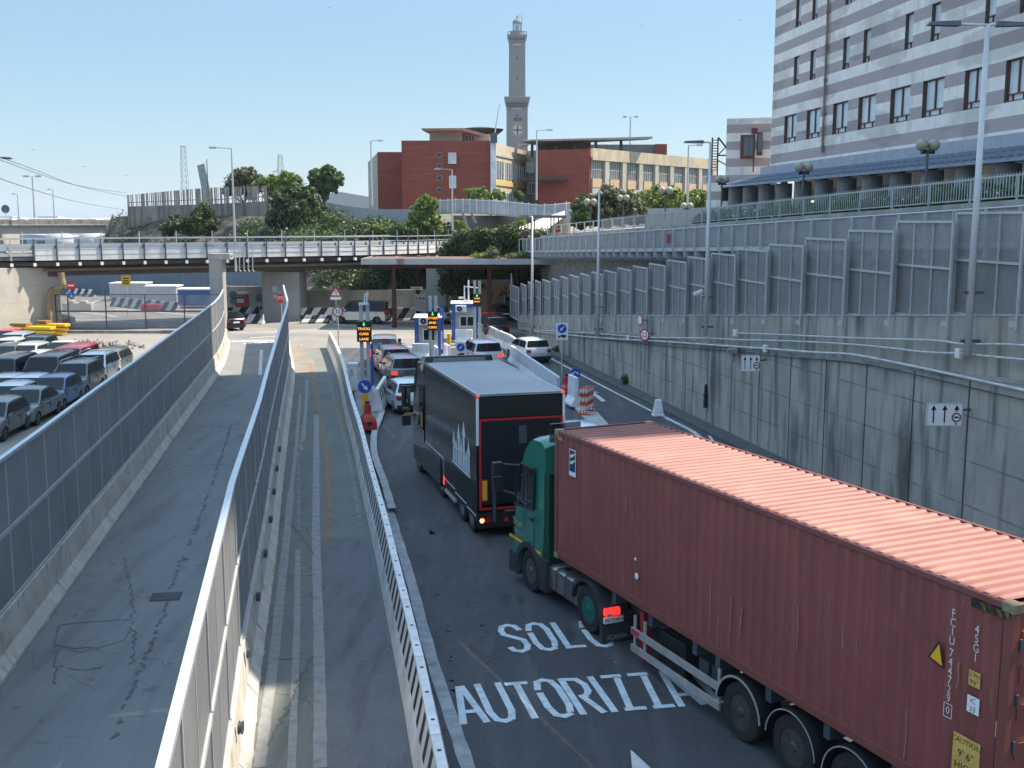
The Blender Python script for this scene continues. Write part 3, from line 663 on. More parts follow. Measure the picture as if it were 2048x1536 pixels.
# =====================================================================
# LAMP POSTS
# =====================================================================
def lamp_post(base, top, label, arm=None, r0=.11, r1=.06, head='flat', heads=None, group=None, mat=steel):
    base = Vector(base); top = Vector(top); t = thing('lamp_post', base, label, 'street lamp', group=group); H = top - base
    MB().tube((0, 0, 0), H, r0, r1, n=10).build('pole', mat, t, smooth=True)
    for a in heads or []:
        e = H + Vector((a, 0, abs(a) * .03))
        MB().tube(H, e, .035, n=6).build('arm', mat, t, smooth=True); s_ = 1 if a > 0 else -1; m_ = MB()
        m_.hexa([e + Vector((-s_ * .05, -.12, -.05)), e + Vector((s_ * .75, -.1, -.03)), e + Vector((s_ * .75, .1, -.03)), e + Vector((-s_ * .05, .12, -.05))],
                [e + Vector((-s_ * .05, -.08, .08)), e + Vector((s_ * .7, -.06, .05)), e + Vector((s_ * .7, .06, .05)), e + Vector((-s_ * .05, .08, .08))])
        m_.build('lamp_head', steel_d if head == 'flat' else steel, t)
    return t
def wall_lamp(pt, pb, heads, label, r0=.13, r1=.07):
    b = onwall(*pb, .22); a, dy, dz = ray(*pt); top = A(pt[0], pt[1], b.y)
    t = lamp_post(b, (b.x, b.y, top.z), label, heads=heads, r0=r0, r1=r1, mat=steel_l)
    for z in (.35, 1.6): MB().box(-.18, .3, -.05, .05, z, z + .08).build('wall_bracket', steel_d, t)
    return t
B = wall_lamp((1969, 50), (1934, 712), (-.75, .28), 'tall grey lamp post nearest on the right wall with a flat lamp head', .105, .06)
Lp = wall_lamp((1426, 285), (1411, 672), (-.35, ), 'grey lamp post on the right wall carrying a white camera', .105, .055)
cdir = thing('wall_camera', A(1400, 588, onwall(1411, 672, .22).y), 'white security camera on the lamp post halfway along the wall', 'camera')
mb = MB(); mb.bar((-.28, 0, -.02), (.1, 0, .14), .13, .13); mb.build('housing', white, cdir, bevel=.02)
mb = MB(); mb.tube((0, 0, .05), (.12, 0, -.12), .03); mb.tube((.12, 0, -.12), (.42, .05, -.05), .03); mb.build('arm', white, cdir)
wall_lamp((1200, 380), (1195, 672), (), 'slim grey lamp post on the wall behind the truck lane sign', .12, .05)
wall_lamp((1070, 433), (1064, 665), (-.3,), 'farthest slim grey lamp post at the end of the mesh screens', .11, .05)

# =====================================================================
# STONE WALL, PLAZA, WALKWAY
# =====================================================================
stone = M('rubble_stone', (.32, .30, .27), .95, col2=(.20, .19, .17), scale=1.6, pos=True, bump=.6)
overlay(stone, 'noise', (.36, .34, .31), 5, .55, .7, fac=.7, detail=2); overlay(stone, 'crack', (.04, .04, .038), 2.6, .07, .0, fac=.9, off=(3, 1, 0))
def back_at(Y, off=0): return wall_at(Y, -(3.4 + off))
def zplaza(Y): return 7.55 + (80 - Y) * .031
bw = thing('stone_wall', back_at(40), 'rubble stone wall holding up the plaza behind the mesh screens', 'stone wall')
cols = [(*back_at(Y).xy, 0, zplaza(Y), Y) for Y in range(10, 92, 2)]
o = uvstrip('masonry', cols, stone, bw, thick=.8); o.matrix_parent_inverse = Matrix.Translation(-bw.location)
mb = MB(); mb.sweep([tuple(back_at(Y, -.12).xy) + (zplaza(Y),) for Y in range(10, 92, 4)], [(0, 0), (0, .16), (.9, .16), (.9, 0)])
o = mb.build('coping', concrete, bw); o.matrix_parent_inverse = Matrix.Translation(-bw.location)
mb = MB(); mb.loft([[tuple(wall_at(Y, -.3).xy) + (zt(Y) - .25,), tuple(back_at(Y, .1).xy) + (zt(Y) - .25,)] for Y in range(8, 88, 4)], closed=False, caps=False)
struct(mb.build('back_street', M('path_asphalt', (.09, .09, .085), .9, pos=True)))
mb = MB(); ys = list(range(8, 93, 4)); mb.loft([[tuple(back_at(Y, .7).xy) + (zplaza(Y) + .1,), (70, Y, zplaza(Y) + .1)] for Y in ys], closed=False, caps=False)
mb.add([(*back_at(92, .7).xy, zplaza(92) + .1), (70, 92, zplaza(92) + .1), (75, 135, 8.4), (5, 128, 7.9), (2, 100, 7.3)], [(0, 1, 2, 3, 4)])
pav = M('plaza_paving', (.22, .21, .20), .9, col2=(.15, .145, .14), scale=.6, pos=True); struct(mb.build('plaza_pavement', pav))

# mesh-sided walkway on brackets
wk = lambda Y: back_at(Y, -1.5)
t = thing('walkway', (*wk(50).xy, 0), 'raised footway with mesh sides on brackets along the stone wall', 'walkway'); inv = Matrix.Translation(-t.location)
def adopt(o, p, inv): o.parent = p; o.matrix_parent_inverse = inv; return o
def zw(Y): return 6.55 + (76 - Y) * .031
mb = MB(); mb.loft([[tuple(wk(Y).xy) + (zw(Y) - .12,), tuple(back_at(Y).xy) + (zw(Y) - .12,), tuple(back_at(Y).xy) + (zw(Y) + .06,), tuple(wk(Y).xy) + (zw(Y) + .06,)] for Y in range(12, 93, 3)])
adopt(mb.build('deck', steel), t, inv)
mb = MB(); mb.loft([[tuple(wk(Y).xy) + (zw(Y) + .1,), tuple(wk(Y).xy) + (zw(Y) + .95,)] for Y in range(12, 93, 3)], closed=False, caps=False)
adopt(mb.build('mesh_side', see_through(M('walkway_mesh', (.30, .32, .34), .5, .3), .38)), t, inv)
ys = [12 + i * 1.45 for i in range(56)]
for i, Y in enumerate(ys):
    p = wk(Y); mb = MB(); z = zw(Y)
    mb.box(p.x - .05, p.x + .03, Y - .03, Y + .03, z - .1, z + 1.0); mb.hexa([(p.x, Y - .06, z - .4), (p.x + 1.5, Y - .06, z - .75), (p.x + 1.5, Y + .06, z - .75), (p.x, Y + .06, z - .4)], [(p.x, Y - .06, z - .12), (p.x + 1.5, Y - .06, z - .12), (p.x + 1.5, Y + .06, z - .12), (p.x, Y + .06, z - .12)])
    adopt(mb.build('bracket', steel), t, inv)
mb = MB(); mb.path([tuple(wk(Y).xy) + (zw(Y) + 1.0,) for Y in ys], .035); adopt(mb.build('handrail', steel), t, inv)
tag(MB().box(-.02, .02, -.3, .3, -.24, .24).build('red_placard', red_s, loc=wk(56) + Vector((-.08, 0, zw(56) + .55))), 'small red placard on the mesh side of the raised footway', 'placard')

# plaza railing (green-white bars)
t = thing('plaza_railing', (*back_at(50, .2).xy, zplaza(50)), 'long pale railing of thin bars along the plaza edge', 'railing'); inv = Matrix.Translation(-t.location)
rl = M('railing_paint', (.42, .47, .44), .6, var=.1)
rp = lambda Y, z: tuple(back_at(Y, .2).xy) + (zplaza(Y) + .15 + z,)
mb = MB(); Yr = [14 + i * 2.2 for i in range(35)]; mb.path([rp(Y, .74) for Y in Yr], .03); mb.path([rp(Y, .12) for Y in Yr], .025); adopt(mb.build('rail', rl), t, inv)
for Y in Yr: mb = MB(); mb.tube(rp(Y, 0), rp(Y, .76), .04, n=6); adopt(mb.build('post', rl), t, inv)
mb = MB()
for i in range(int(60 / .14)): Y = 14 + i * .14; p = rp(Y, .12); mb.box(p[0] - .01, p[0] + .01, Y - .009, Y + .009, p[2], p[2] + .72)
adopt(mb.build('bar_infill', rl), t, inv)

# =====================================================================
# STRIPED BUILDING
# =====================================================================
FD = Vector((.13, -1)).normalized()                  # facade direction, coming towards the camera
FP = Vector((16.3, 70.))
FN = Vector((-FD.y, FD.x)) * -1                      # outward normal (towards the road)
if FN.x > 0: FN = -FN
ZB = 13.25
strm = M('striped_render', (.80, .76, .69), .85, col2=(.68, .65, .60), scale=.8, pos=True, bump=.1)
overlay(strm, 'noise', (.30, .31, .30), 1.8, .55, .8, stretch=(1, 1, .15), fac=.6)
overlay(strm, 'band', (.38, .325, .32), 0, .4995, .5005, stretch=(1, 1, 1 / 1.1), off=(0, 0, -((ZB - .55) / 1.1)))
n = strm.node_tree
overlay(strm, 'noise', (.10, .095, .085), .5, .52, .56, stretch=(.35, .35, 1.1), fac=.25)
overlay(strm, 'noise', (.45, .45, .45), 3., .62, .75, stretch=(1, 1, .4), fac=.5)
sb = thing('striped_building', (FP.x, FP.y, 7.9), 'large building with grey and mauve horizontal bands and tall windows above an arcade', 'building'); sinv = Matrix.Translation(-sb.location)
def fpt(s_, z, off=0.): return Vector((FP.x + FD.x * s_ + FN.x * off, FP.y + FD.y * s_ + FN.y * off, z))
def onfac(px, py, off=0.):
    a, dy, dz = ray(px, py); t_ = (FN.dot(FP) + off) / (FN.x * a + FN.y * dy); return Vector((a * t_, dy * t_, CAM_H + dz * t_))
def fs(px, py): p = onfac(px, py); return (p.xy - FP).dot(FD)
ZT = 74.; ZL = 12.0; LEN = 39.5
wins = []      # (s0, s1, z0, z1, wide)
r1 = [(260, 350), (425, 525), (620, 730), (808, 935), (1045, 1190), (1282, 1440), (1590, 1735), (1890, 2060)]
for a, b in r1: wins.append((fs(1500 + a / 3.737, 230), fs(1500 + b / 3.737, 230), ZB, ZB + 1.65, 1))
s8 = wins[-1][1]; step = 2.75
while s8 + 2.4 < LEN: wins.append((s8 + 1.2, s8 + 2.5, ZB, ZB + 1.65, 1)); s8 += step
r2 = [(330, 375), (450, 492), (700, 757), (840, 895), (1147, 1215), (1320, 1387)]
r2s = [(fs(1500 + a / 3.737, 130), fs(1500 + b / 3.737, 130)) for a, b in r2]
pit = (r2s[4][0] - r2s[0][0]) / 2
k = 0
while r2s[0][0] + k * pit + 3 < LEN:
    for j in (0, 1):
        a0 = r2s[0][0] + k * pit + j * (r2s[1][0] - r2s[0][0]); wd = .78
        if a0 + wd < LEN - .4:
            for fl in range(1, 8):
                if ZB + fl * 3.3 + 1.65 < ZT: wins.append((a0, a0 + wd, ZB + fl * 3.3, ZB + fl * 3.3 + 1.65, 0))
    k += 1
# wall with real openings: split into cells
sb_s = sorted({0., LEN} | {round(v, 3) for w_ in wins for v in w_[:2]}); 
rows = sorted({ZL, ZT} | {round(v, 3) for w_ in wins for v in w_[2:4]})
mb = MB()
for z0, z1 in zip(rows, rows[1:]):
    cut = sorted([(w_[0], w_[1]) for w_ in wins if w_[2] <= z0 + .01 and w_[3] >= z1 - .01]); x = 0
    for a, b in cut + [(LEN, LEN)]:
        if a > x + .01: mb.hexa([fpt(x, z0), fpt(a, z0), fpt(a, z0, -.45), fpt(x, z0, -.45)], [fpt(x, z1), fpt(a, z1), fpt(a, z1, -.45), fpt(x, z1, -.45)])
        x = b
mb.hexa([fpt(0, ZL, -.451), fpt(.4, ZL, -.451), fpt(.4, ZL, -18), fpt(0, ZL, -18)], [fpt(0, ZT, -.451), fpt(.4, ZT, -.451), fpt(.4, ZT, -18), fpt(0, ZT, -18)])
mb.hexa([fpt(LEN - .4, ZL, -.451), fpt(LEN, ZL, -.451), fpt(LEN, ZL, -18), fpt(LEN - .4, ZL, -18)], [fpt(LEN - .4, ZT, -.451), fpt(LEN, ZT, -.451), fpt(LEN, ZT, -18), fpt(LEN - .4, ZT, -18)])
mb.hexa([fpt(0, ZT, 0), fpt(LEN, ZT, 0), fpt(LEN, ZT, -18), fpt(0, ZT, -18)], [fpt(0, ZT + .4, 0), fpt(LEN, ZT + .4, 0), fpt(LEN, ZT + .4, -18), fpt(0, ZT + .4, -18)])
mb.hexa([fpt(0.4, ZL, -1.6), fpt(LEN - .4, ZL, -1.6), fpt(LEN - .4, ZL, -18), fpt(0.4, ZL, -18)], [fpt(.4, ZT, -1.6), fpt(LEN - .4, ZT, -1.6), fpt(LEN - .4, ZT, -18), fpt(.4, ZT, -18)])
adopt(mb.build('wall', strm), sb, sinv)
brown = M('brown_window_frame', (.12, .045, .035), .6, var=.1)
reveal = M('brown_reveal', (.11, .095, .075), .8, var=.1)
nw = 0
for (a, b, z0, z1, wide) in sorted(wins, key=lambda w_: (w_[2], w_[0])):
    vis = fpt(a, z0); pxx = 1024 + F_PX * vis.x / vis.y; up = 768 - F_PX * ((vis.z - CAM_H) / vis.y + PITCH)
    if pxx > 2120 or up < -90: continue
    if nw > 92: continue
    nw += 1
    g = MB(); g.hexa([fpt(a, z0, -.16), fpt(b, z0, -.16), fpt(b, z0, -.18), fpt(a, z0, -.18)], [fpt(a, z1, -.16), fpt(b, z1, -.16), fpt(b, z1, -.18), fpt(a, z1, -.18)])
    fr = MB(); wd = b - a
    for u0, u1, v0, v1 in [(0, .06, 0, 1), (1 - .06, 1, 0, 1), (0, 1, .96, 1), (0, 1, 0, .04), (0, 1, .17, .2)] + ([(.47, .53, .17, 1), (.25, .28, 0, .17), (.72, .75, 0, .17)] if wide else [(.47, .53, 0, .17)]):
        fr.hexa([fpt(a + u0 * wd, z0 + v0 * 1.65, -.10), fpt(a + u1 * wd, z0 + v0 * 1.65, -.10), fpt(a + u1 * wd, z0 + v0 * 1.65, -.155), fpt(a + u0 * wd, z0 + v0 * 1.65, -.155)],
                [fpt(a + u0 * wd, z0 + v1 * 1.65, -.10), fpt(a + u1 * wd, z0 + v1 * 1.65, -.10), fpt(a + u1 * wd, z0 + v1 * 1.65, -.155), fpt(a + u0 * wd, z0 + v1 * 1.65, -.155)])
    f_ = adopt(fr.build('window', brown), sb, sinv); gp = g.build('pane', glass_p); gp.parent = f_
    rv = MB()   # reveal lining on the far jamb (the one the camera sees)
    rv.hexa([fpt(a, z0, .004), fpt(a + .02, z0, .004), fpt(a + .02, z0, -.10), fpt(a, z0, -.10)], [fpt(a, z1, .004), fpt(a + .02, z1, .004), fpt(a + .02, z1, -.10), fpt(a, z1, -.10)]); r_ = rv.build('reveal', reveal); r_.parent = f_
# blue band + awning + arcade
bluef = M('blue_render', (.34, .37, .42), .8, var=.1, pos=True)
mb = MB(); mb.hexa([fpt(-1.5, 11.2, .12), fpt(LEN, 11.2, .12), fpt(LEN, 11.2, -.4), fpt(-1.5, 11.2, -.4)], [fpt(-1.5, ZL - .003, .12), fpt(LEN, ZL - .003, .12), fpt(LEN, ZL - .003, -.4), fpt(-1.5, ZL - .003, -.4)]); adopt(mb.build('blue_band', bluef), sb, sinv)
aw = M('awning_tiles', (.22, .27, .34), .6, var=.1, pos=True); overlay(aw, 'band', (.05, .075, .12), 0, .80, .9, stretch=(1, 1, 3.2), fac=.8)
mb = MB(); n_ = 60
prof = []
for i in range(n_ + 1):
    s_ = -2. + (LEN + 2.) * i / n_; prof.append([fpt(s_, 11.45, .13), fpt(s_, 11.15, 1.2), fpt(s_, 10.80, 2.6), fpt(s_, 10.70, 2.6), fpt(s_, 11.3, .13)])
mb.loft(prof); adopt(mb.build('awning', aw), sb, sinv)
tile = MB()
for i in range(0, 70):
    s_ = -1.6 + i * .6
    if s_ > LEN: break
    tile.bar(fpt(s_, 11.47, .2), fpt(s_ + .05, 10.85, 2.62), .12, .07)
adopt(tile.build('awning_tile_ridge', aw), sb, sinv)
colm = M('grey_column', (.20, .20, .20), .85, var=.12, pos=True)
s_ = -.9
while s_ < 34:
    p = fpt(s_, 0, 1.9); zb = zplaza(max(p.y, 20)) + .1; mb = MB(); mb.tube((p.x, p.y, zb), (p.x, p.y, 10.68), .46, n=18); mb.tube((p.x, p.y, 10.68), (p.x, p.y, 10.9), .2, n=10)
    adopt(mb.build('column', colm, auto=40), sb, sinv); s_ += 2.75
mb = MB(); mb.hexa([fpt(-1, 7, -2.), fpt(LEN, 7, -2.), fpt(LEN, 7, -18), fpt(-1, 7, -18)], [fpt(-1, ZL, -2.), fpt(LEN, ZL, -2.), fpt(LEN, ZL, -18), fpt(-1, ZL, -18)]); adopt(mb.build('arcade_wall', strm), sb, sinv)
dk = M('dark_shopfront', (.03, .035, .04), .2, var=0); s_ = 3.
while s_ < 30:
    mb = MB(); mb.hexa([fpt(s_, 8.2, -1.9), fpt(s_ + 2.2, 8.2, -1.9), fpt(s_ + 2.2, 8.2, -1.99), fpt(s_, 8.2, -1.99)], [fpt(s_, 10.2, -1.9), fpt(s_ + 2.2, 10.2, -1.9), fpt(s_ + 2.2, 10.2, -1.99), fpt(s_, 10.2, -1.99)])
    adopt(mb.build('shopfront', dk), sb, sinv)
    mb = MB(); mb.hexa([fpt(s_ + .2, 9.7, -1.4), fpt(s_ + 1.4, 9.7, -1.4), fpt(s_ + 1.4, 9.7, -1.5), fpt(s_ + .2, 9.7, -1.5)], [fpt(s_ + .2, 9.8, -1.4), fpt(s_ + 1.4, 9.8, -1.4), fpt(s_ + 1.4, 9.8, -1.5), fpt(s_ + .2, 9.8, -1.5)])
    adopt(mb.build('strip_light', M('lit_tube', (.9, .95, 1.), .5, var=0, emit=2.)), sb, sinv); s_ += 3.4
# drain pipe on the facade
s_ = fs(1655, 150); mb = MB(); mb.path([fpt(s_, 12.35, .12), fpt(s_ - .02, 20, .12), fpt(s_, 30, .12), fpt(s_, ZT, .12)], .07, 8)
for k in range(12): mb.tube(fpt(s_, 12.6 + k * 1.8, .12), fpt(s_, 12.75 + k * 1.8, .12), .1, n=8)
adopt(mb.build('drainpipe', M('rusty_pipe', (.16, .10, .085), .7, col2=(.28, .22, .18), scale=.8)), sb, sinv)
# lower wing to the left of the main block
WY = 73.5; wl0 = A(1455, 240, WY); wl1 = A(1537, 214, WY)
wg = thing('striped_wing', (wl0.x, WY, 8), 'lower banded wing with a parapet left of the main striped block', 'building'); winv = Matrix.Translation(-wg.location)
x0 = A(1455, 300, WY).x; x1 = 17.; zt_ = A(1455, 236, WY).z
strw = strm
def wbox(mbx, x0, x1, y0, y1, z0, z1): mbx.hexa([(x0, y0, z0), (x1, y0 - (x1 - x0) * .35, z0), (x1, y1, z0), (x0 * y1 / y0 + .4, y1, z0)], [(x0, y0, z1), (x1, y0 - (x1 - x0) * .35, z1 + (x1 - x0) * 0.0), (x1, y1, z1), (x0 * y1 / y0 + .4, y1, z1)])
mb = MB(); wbox(mb, x0, x1, WY + .5, WY + 14, 7.5, zt_); adopt(mb.build('wall', strw), wg, winv)
mb = MB(); wbox(mb, A(1407, 400, WY).x, x1, WY - 1.0, WY + .6, 7.5, A(1415, 352, WY).z); adopt(mb.build('lower_wall', strw), wg, winv)
def wing_win(px0, px1, py0, py1, Y, nm, bars=0):
    a = A(px0, py0, Y); b = A(px1, py1, Y); f_ = MB(); f_.box(a.x, b.x, Y - .08, Y - .02, b.z, a.z); g_ = adopt(f_.build(nm, brown), wg, winv)
    p_ = MB(); ww = b.x - a.x; hh = a.z - b.z
    p_.box(a.x + ww * .22, a.x + ww * .56, Y - .10, Y - .081, b.z + hh * .14, a.z - hh * .06); p_.box(a.x + ww * .60, a.x + ww * .92, Y - .10, Y - .081, b.z + hh * .14, a.z - hh * .06)
    q_ = p_.build('pane', glass_b if not bars else dk); q_.parent = g_
    if bars:
        m_ = MB()
        for k in range(7): m_.box(a.x + ww * (k + .5) / 7 - .02, a.x + ww * (k + .5) / 7 + .02, Y - .14, Y - .12, b.z, a.z)
        r_ = m_.build('window_bar', brown); r_.parent = g_
wing_win(1481, 1509, 270, 318, WY - .55, 'window'); wing_win(1514, 1524, 265, 311, WY - .75, 'window')
wing_win(1444, 1470, 371, 402, WY - 1.85, 'window', 1); wing_win(1478, 1500, 366, 398, WY - 2.3, 'window', 1)
P = A(1509, 262, WY - .9); mb = MB(); mb.cbox((P.x, P.y, P.z), (.35, .3, .35)); mb.tube((P.x, P.y, P.z), (P.x, P.y, A(1509, 345, WY).z), .05); adopt(mb.build('drainpipe', M('red_brown_pipe', (.16, .03, .03), .6)), wg, winv)
# added unseen screen: openings let sun reach only the container roof and near fence
mb = MB()
for pl in ([(8, 27.1), (19.8, 34.75), (30.1, 41.4), (32, 42.6), (32, 80), (27.5, 80), (27.5, 45.2), (8, 45.2)], [(-10, 50.2), (27.5, 50.2), (27.5, 80), (-10, 80)], [(-30, 8), (13.5, 8), (13.5, 30.5), (8, 27.1), (8, 45.2), (-30, 45.2)], [(-30, 45.2), (-10, 45.2), (-10, 80), (-30, 80)]): mb.prism([(u_, v_ + (-.1 if v_ in (27.1, 34.75, 41.4, 42.6) else 0)) for u_, v_ in pl], 24, 24.3)
for y_ in (-28, -12, 4): mb.box(24.3, 29, y_, y_ + 1, 0, 60)
tag(mb.build('shade_screen', strm), 'unseen wall added with openings that shape the sun on container and fence', 'building')
# =====================================================================
# ROAD BRIDGE
# =====================================================================
BP = [(-60, 66), (-50, 72), (-42, 78), (-35.5, 83), (-28, 87.5), (-19.5, 91.5), (-12, 97), (-7, 105), (-3, 118)]
BPs = smooth([(x, y, 0) for x, y in BP], 3)
BPs = [Vector(p) for p in BPs]
def bz(p): return 5.62 + (0 if p.y < 92 else -.004 * (p.y - 92))      # underside of the edge panels
bt = thing('road_bridge', (-20, 92, 0), 'low road bridge with white edge panels and steel railings crossing the junction', 'bridge'); binv = Matrix.Translation(-bt.location)
def blof(name, prof, mat, pts=BPs, smooth_=False):
    mb = MB(); mb.sweep([(p.x, p.y, bz(p)) for p in pts], prof); return adopt(mb.build(name, mat), bt, binv)
bconc = M('bridge_edge_concrete', (.72, .72, .70), .8, col2=(.56, .57, .56), scale=.6, pos=True)
overlay(bconc, 'noise', (.28, .27, .25), .9, .52, .75, stretch=(1, 1, .2), fac=.5)
# the polyline runs left to right, so its right normal points to the camera
blof('deck', [(0, .02), (0, .32), (-9, .32), (-9, .02)], M('deck_asphalt', (.12, .12, .12), .9, pos=True))
blof('cross_girder', [(-.9, -.1), (-.9, .018), (-8.4, .018), (-8.4, -.1)], steel_d)
gird = M('girder_paint', (.10, .085, .07), .7, var=.15, pos=True)
blof('girder', [(-1.2, -1.25), (-1.2, -.101), (-1.7, -.101), (-1.7, -1.25)], gird); blof('girder', [(-6.8, -1.25), (-6.8, -.101), (-7.3, -.101), (-7.3, -1.25)], gird)
mb = MB(); mb.path([(p.x + .0, p.y + 1.0, bz(p) - .75) for p in BPs if p.x > -36], .13, 8); adopt(mb.build('service_pipe', M('drain_pipe', (.20, .17, .13), .7, pos=True), ), bt, binv)
qb = [p for p in resample(BPs, 1.62)]
for i, (a, b) in enumerate(zip(qb, qb[1:])):
    if a.x < -52 or a.x > -4.5: continue
    d = (b - a).xy; L = d.length; d.normalize(); rz = math.atan2(d.y, d.x)
    z = bz(a)
    if a.x > -37:
        mb = MB(); mb.box(.012, L - .012, -.11, .0, 0, .86); o = mb.build('edge_panel', bconc, bt, loc=(a.x - bt.location.x, a.y - bt.location.y, z), rz=rz)
    mb = MB(); mb.box(-.05, .05, -.20, -.112, .0, 1.62); mb.box(-.05, .05, .30, .36, .32, 1.15)
    mb.build('railing_post', steel_d if a.x > -37 else steel, bt, loc=(a.x - bt.location.x, a.y - bt.location.y, z), rz=rz)
    if i % 1 == 0 and a.x > -48:
        MB().box(-.1, .1, -.28, -.06, -.42, -.18).build('light_block', M_light if 'M_light' in globals() else globals().setdefault('M_light', M('white_block', (.75, .78, .8), .6, var=0)), bt, loc=(a.x - bt.location.x, a.y - bt.location.y, z), rz=rz)
for (o_, z0, z1, t_) in ((.16, 1.58, 1.66, .05), (.16, 1.2, 1.26, .03), (-.35, .82, 1.08, .06), (-.40, .5, .6, .05)):
    blof('rail', [(o_, z0), (o_, z1), (o_ - t_, z1), (o_ - t_, z0)], M_rail)
for (o_, z0, z1) in ((-8.8, 1.5, 1.58), (-8.7, .85, 1.05)): blof('rail', [(o_, z0), (o_, z1), (o_ - .05, z1), (o_ - .05, z0)], M_rail)
mb = MB()
for p in resample(BPs, 3.1): mb.box(p.x - .03, p.x + .03, p.y + 8.6, p.y + 8.7, bz(p), bz(p) + 2.1)
adopt(mb.build('far_railing_post', steel), bt, binv)
for p in [q_ for q_ in BPs if q_.x < -37][::1]: pass
blof('open_rail', [(.12, .35), (.12, .43), (.08, .43), (.08, .35)], M_rail); blof('open_rail', [(.12, .75), (.12, .83), (.08, .83), (.08, .75)], M_rail)
blof('cross_head', [(-.3, -.42), (-.3, -.102), (-.9, -.102), (-.9, -.42)], gird)
# piers
def pier(px0, px1, ybase, ytop, depth, label, mat=concrete_lt, Y=None, name='bridge_pier'):
    g = G((px0 + px1) / 2, ybase); Y = Y or g.y; a = A(px0, ybase, Y); b = A(px1, ytop, Y); t = thing(name, (a.x, Y, 0), label, 'pier'); w_ = b.x - a.x
    mb = MB(); mb.box(0, w_, 0, depth, -.2, b.z); mb.build('shaft', mat, t, bevel=.06); return t, w_, b.z
pm = M('pier_concrete', (.33, .33, .31), .85, col2=(.27, .27, .255), scale=.5, pos=True); overlay(pm, 'band', (.18, .18, .17), 0, .97, .99, stretch=(1.25, 1, 1), axis=0, fac=.7); overlay(pm, 'noise', (.18, .17, .16), 1.4, .55, .8, stretch=(1, 1, .1), fac=.5)
t, w_, zt2 = pier(526, 598, 642, 543, 3.4, 'broad grey concrete bridge pier beside the stop sign', pm)
for (u, v, ww, hh) in ((.9, 3.1, .38, .5), (.95, 2.55, .3, .3), (1.35, 2.7, .22, .4)): MB().box(u, u + ww, -.012, -.004, v - .6, v + hh - .6).build('notice', M('faded_notice', (.5, .52, .54), .7, col2=(.32, .33, .36), scale=6), t)
t, w_, zz = pier(424, 444, 690, 516, 1.0, 'slender concrete pier behind the end of the left fence', pm, Y=84.5)
MB().box(-.02, w_ + .62, -.05, 1.05, zz - .12, zz + .34).build('pier_head', concrete_lt, t)
mb = MB(); [mb.tube((w_ + .62, .2 + .15 * k, zz + .15), (w_ + .70, .2 + .15 * k, zz + .15), .04) for k in range(4)]; mb.build('bolt', steel_d, t)
# drooping drain pipes over the bridge edge
P = A(486, 512, 90.)
t = thing('hanging_pipes', P, 'row of thin steel pipes hanging down over the bridge edge', 'pipes')
for k in range(5): mb = MB(); x = k * .36 - .6; mb.tube((x + .06, -.35, 1.0), (x, -.35, -1.15), .04); mb.tube((x, -.35, -1.15), (x + .12, -.35, -1.25), .04); mb.build('pipe', steel, t)
# abutment, left
ab = thing('bridge_abutment', (-42, 82, 0), 'large pale concrete abutment under the left end of the bridge', 'abutment'); ainv = Matrix.Translation(-ab.location)
a0 = A(-140, 600, 76.); a1 = A(121, 600, 85.)
mb = MB(); d = Vector((a1.x - a0.x, a1.y - a0.y)).normalized(); rr = Vector((-d.y, d.x)) * 7
mb.hexa([(a0.x, a0.y, -.2), (a1.x, a1.y, -.2), (a1.x + rr.x, a1.y + rr.y, -.2), (a0.x + rr.x, a0.y + rr.y, -.2)], [(a0.x, a0.y, 5.3), (a1.x, a1.y, 5.0), (a1.x + rr.x, a1.y + rr.y, 5.0), (a0.x + rr.x, a0.y + rr.y, 5.3)])
abm = M('abutment_concrete', (.46, .45, .40), .85, col2=(.38, .37, .33), scale=.4, pos=True, bump=.1); overlay(abm, 'noise', (.25, .23, .19), 1., .55, .8, stretch=(1, 1, .15), fac=.5); overlay(abm, 'band', (.3, .29, .26), 0, .95, .98, stretch=(1, 1, .8), fac=.6)
adopt(mb.build('wall', abm), ab, ainv)
pp = M('ochre_pipe', (.28, .22, .13), .7, col2=(.18, .13, .08), scale=2, pos=True)
mb = MB(); q = [A(*p, 83.5) for p in ((122, 545), (124, 560), (128, 574), (118, 578), (104, 578), (98, 590), (98, 615), (99, 656))]; mb.path(smooth(q, 1), .24, 10); adopt(mb.build('drainpipe', pp), ab, ainv)
# transparent panel fence at the back of the car park
tf = thing('panel_fence', G(150, 665), 'dark framed fence of clear panels on a low wall behind the car park', 'fence'); tinv = Matrix.Translation(-tf.location)
FY = 84.; lowm = concrete
xs = [A(x, 600, FY).x for x in (112, 137, 212, 291, 369, 440)]
za, zb_, zc, z0 = (A(200, y, FY).z for y in (588, 622, 657, 684))
mb = MB(); mb.box(xs[0], xs[-1] + .5, FY - .1, FY + .25, -.1, A(200, 661, FY).z); adopt(mb.build('low_wall', lowm), tf, tinv)
for x in xs[:5]: mb = MB(); mb.box(x - .05, x + .05, FY - .16, FY - .101, .3, za); adopt(mb.build('post', steel_d), tf, tinv)
mb = MB(); mb.box(xs[0], xs[-1], FY - .08, FY - .03, za - .06, za); mb.box(xs[0], xs[-1], FY - .08, FY - .03, zb_ - .08, zb_ + .04); mb.box(xs[0], xs[-1], FY - .08, FY - .03, zc, zc + .08); adopt(mb.build('rail', steel_d), tf, tinv)
clear = see_through(M('dusty_clear_panel', (.30, .33, .36), .2, 0, var=.2, scale=1., pos=True), .72)
for a, b in zip(xs, xs[1:]): mb = MB(); mb.box(a + .06, b - .06, FY - .07, FY - .06, zc, za); adopt(mb.build('panel', clear), tf, tinv)
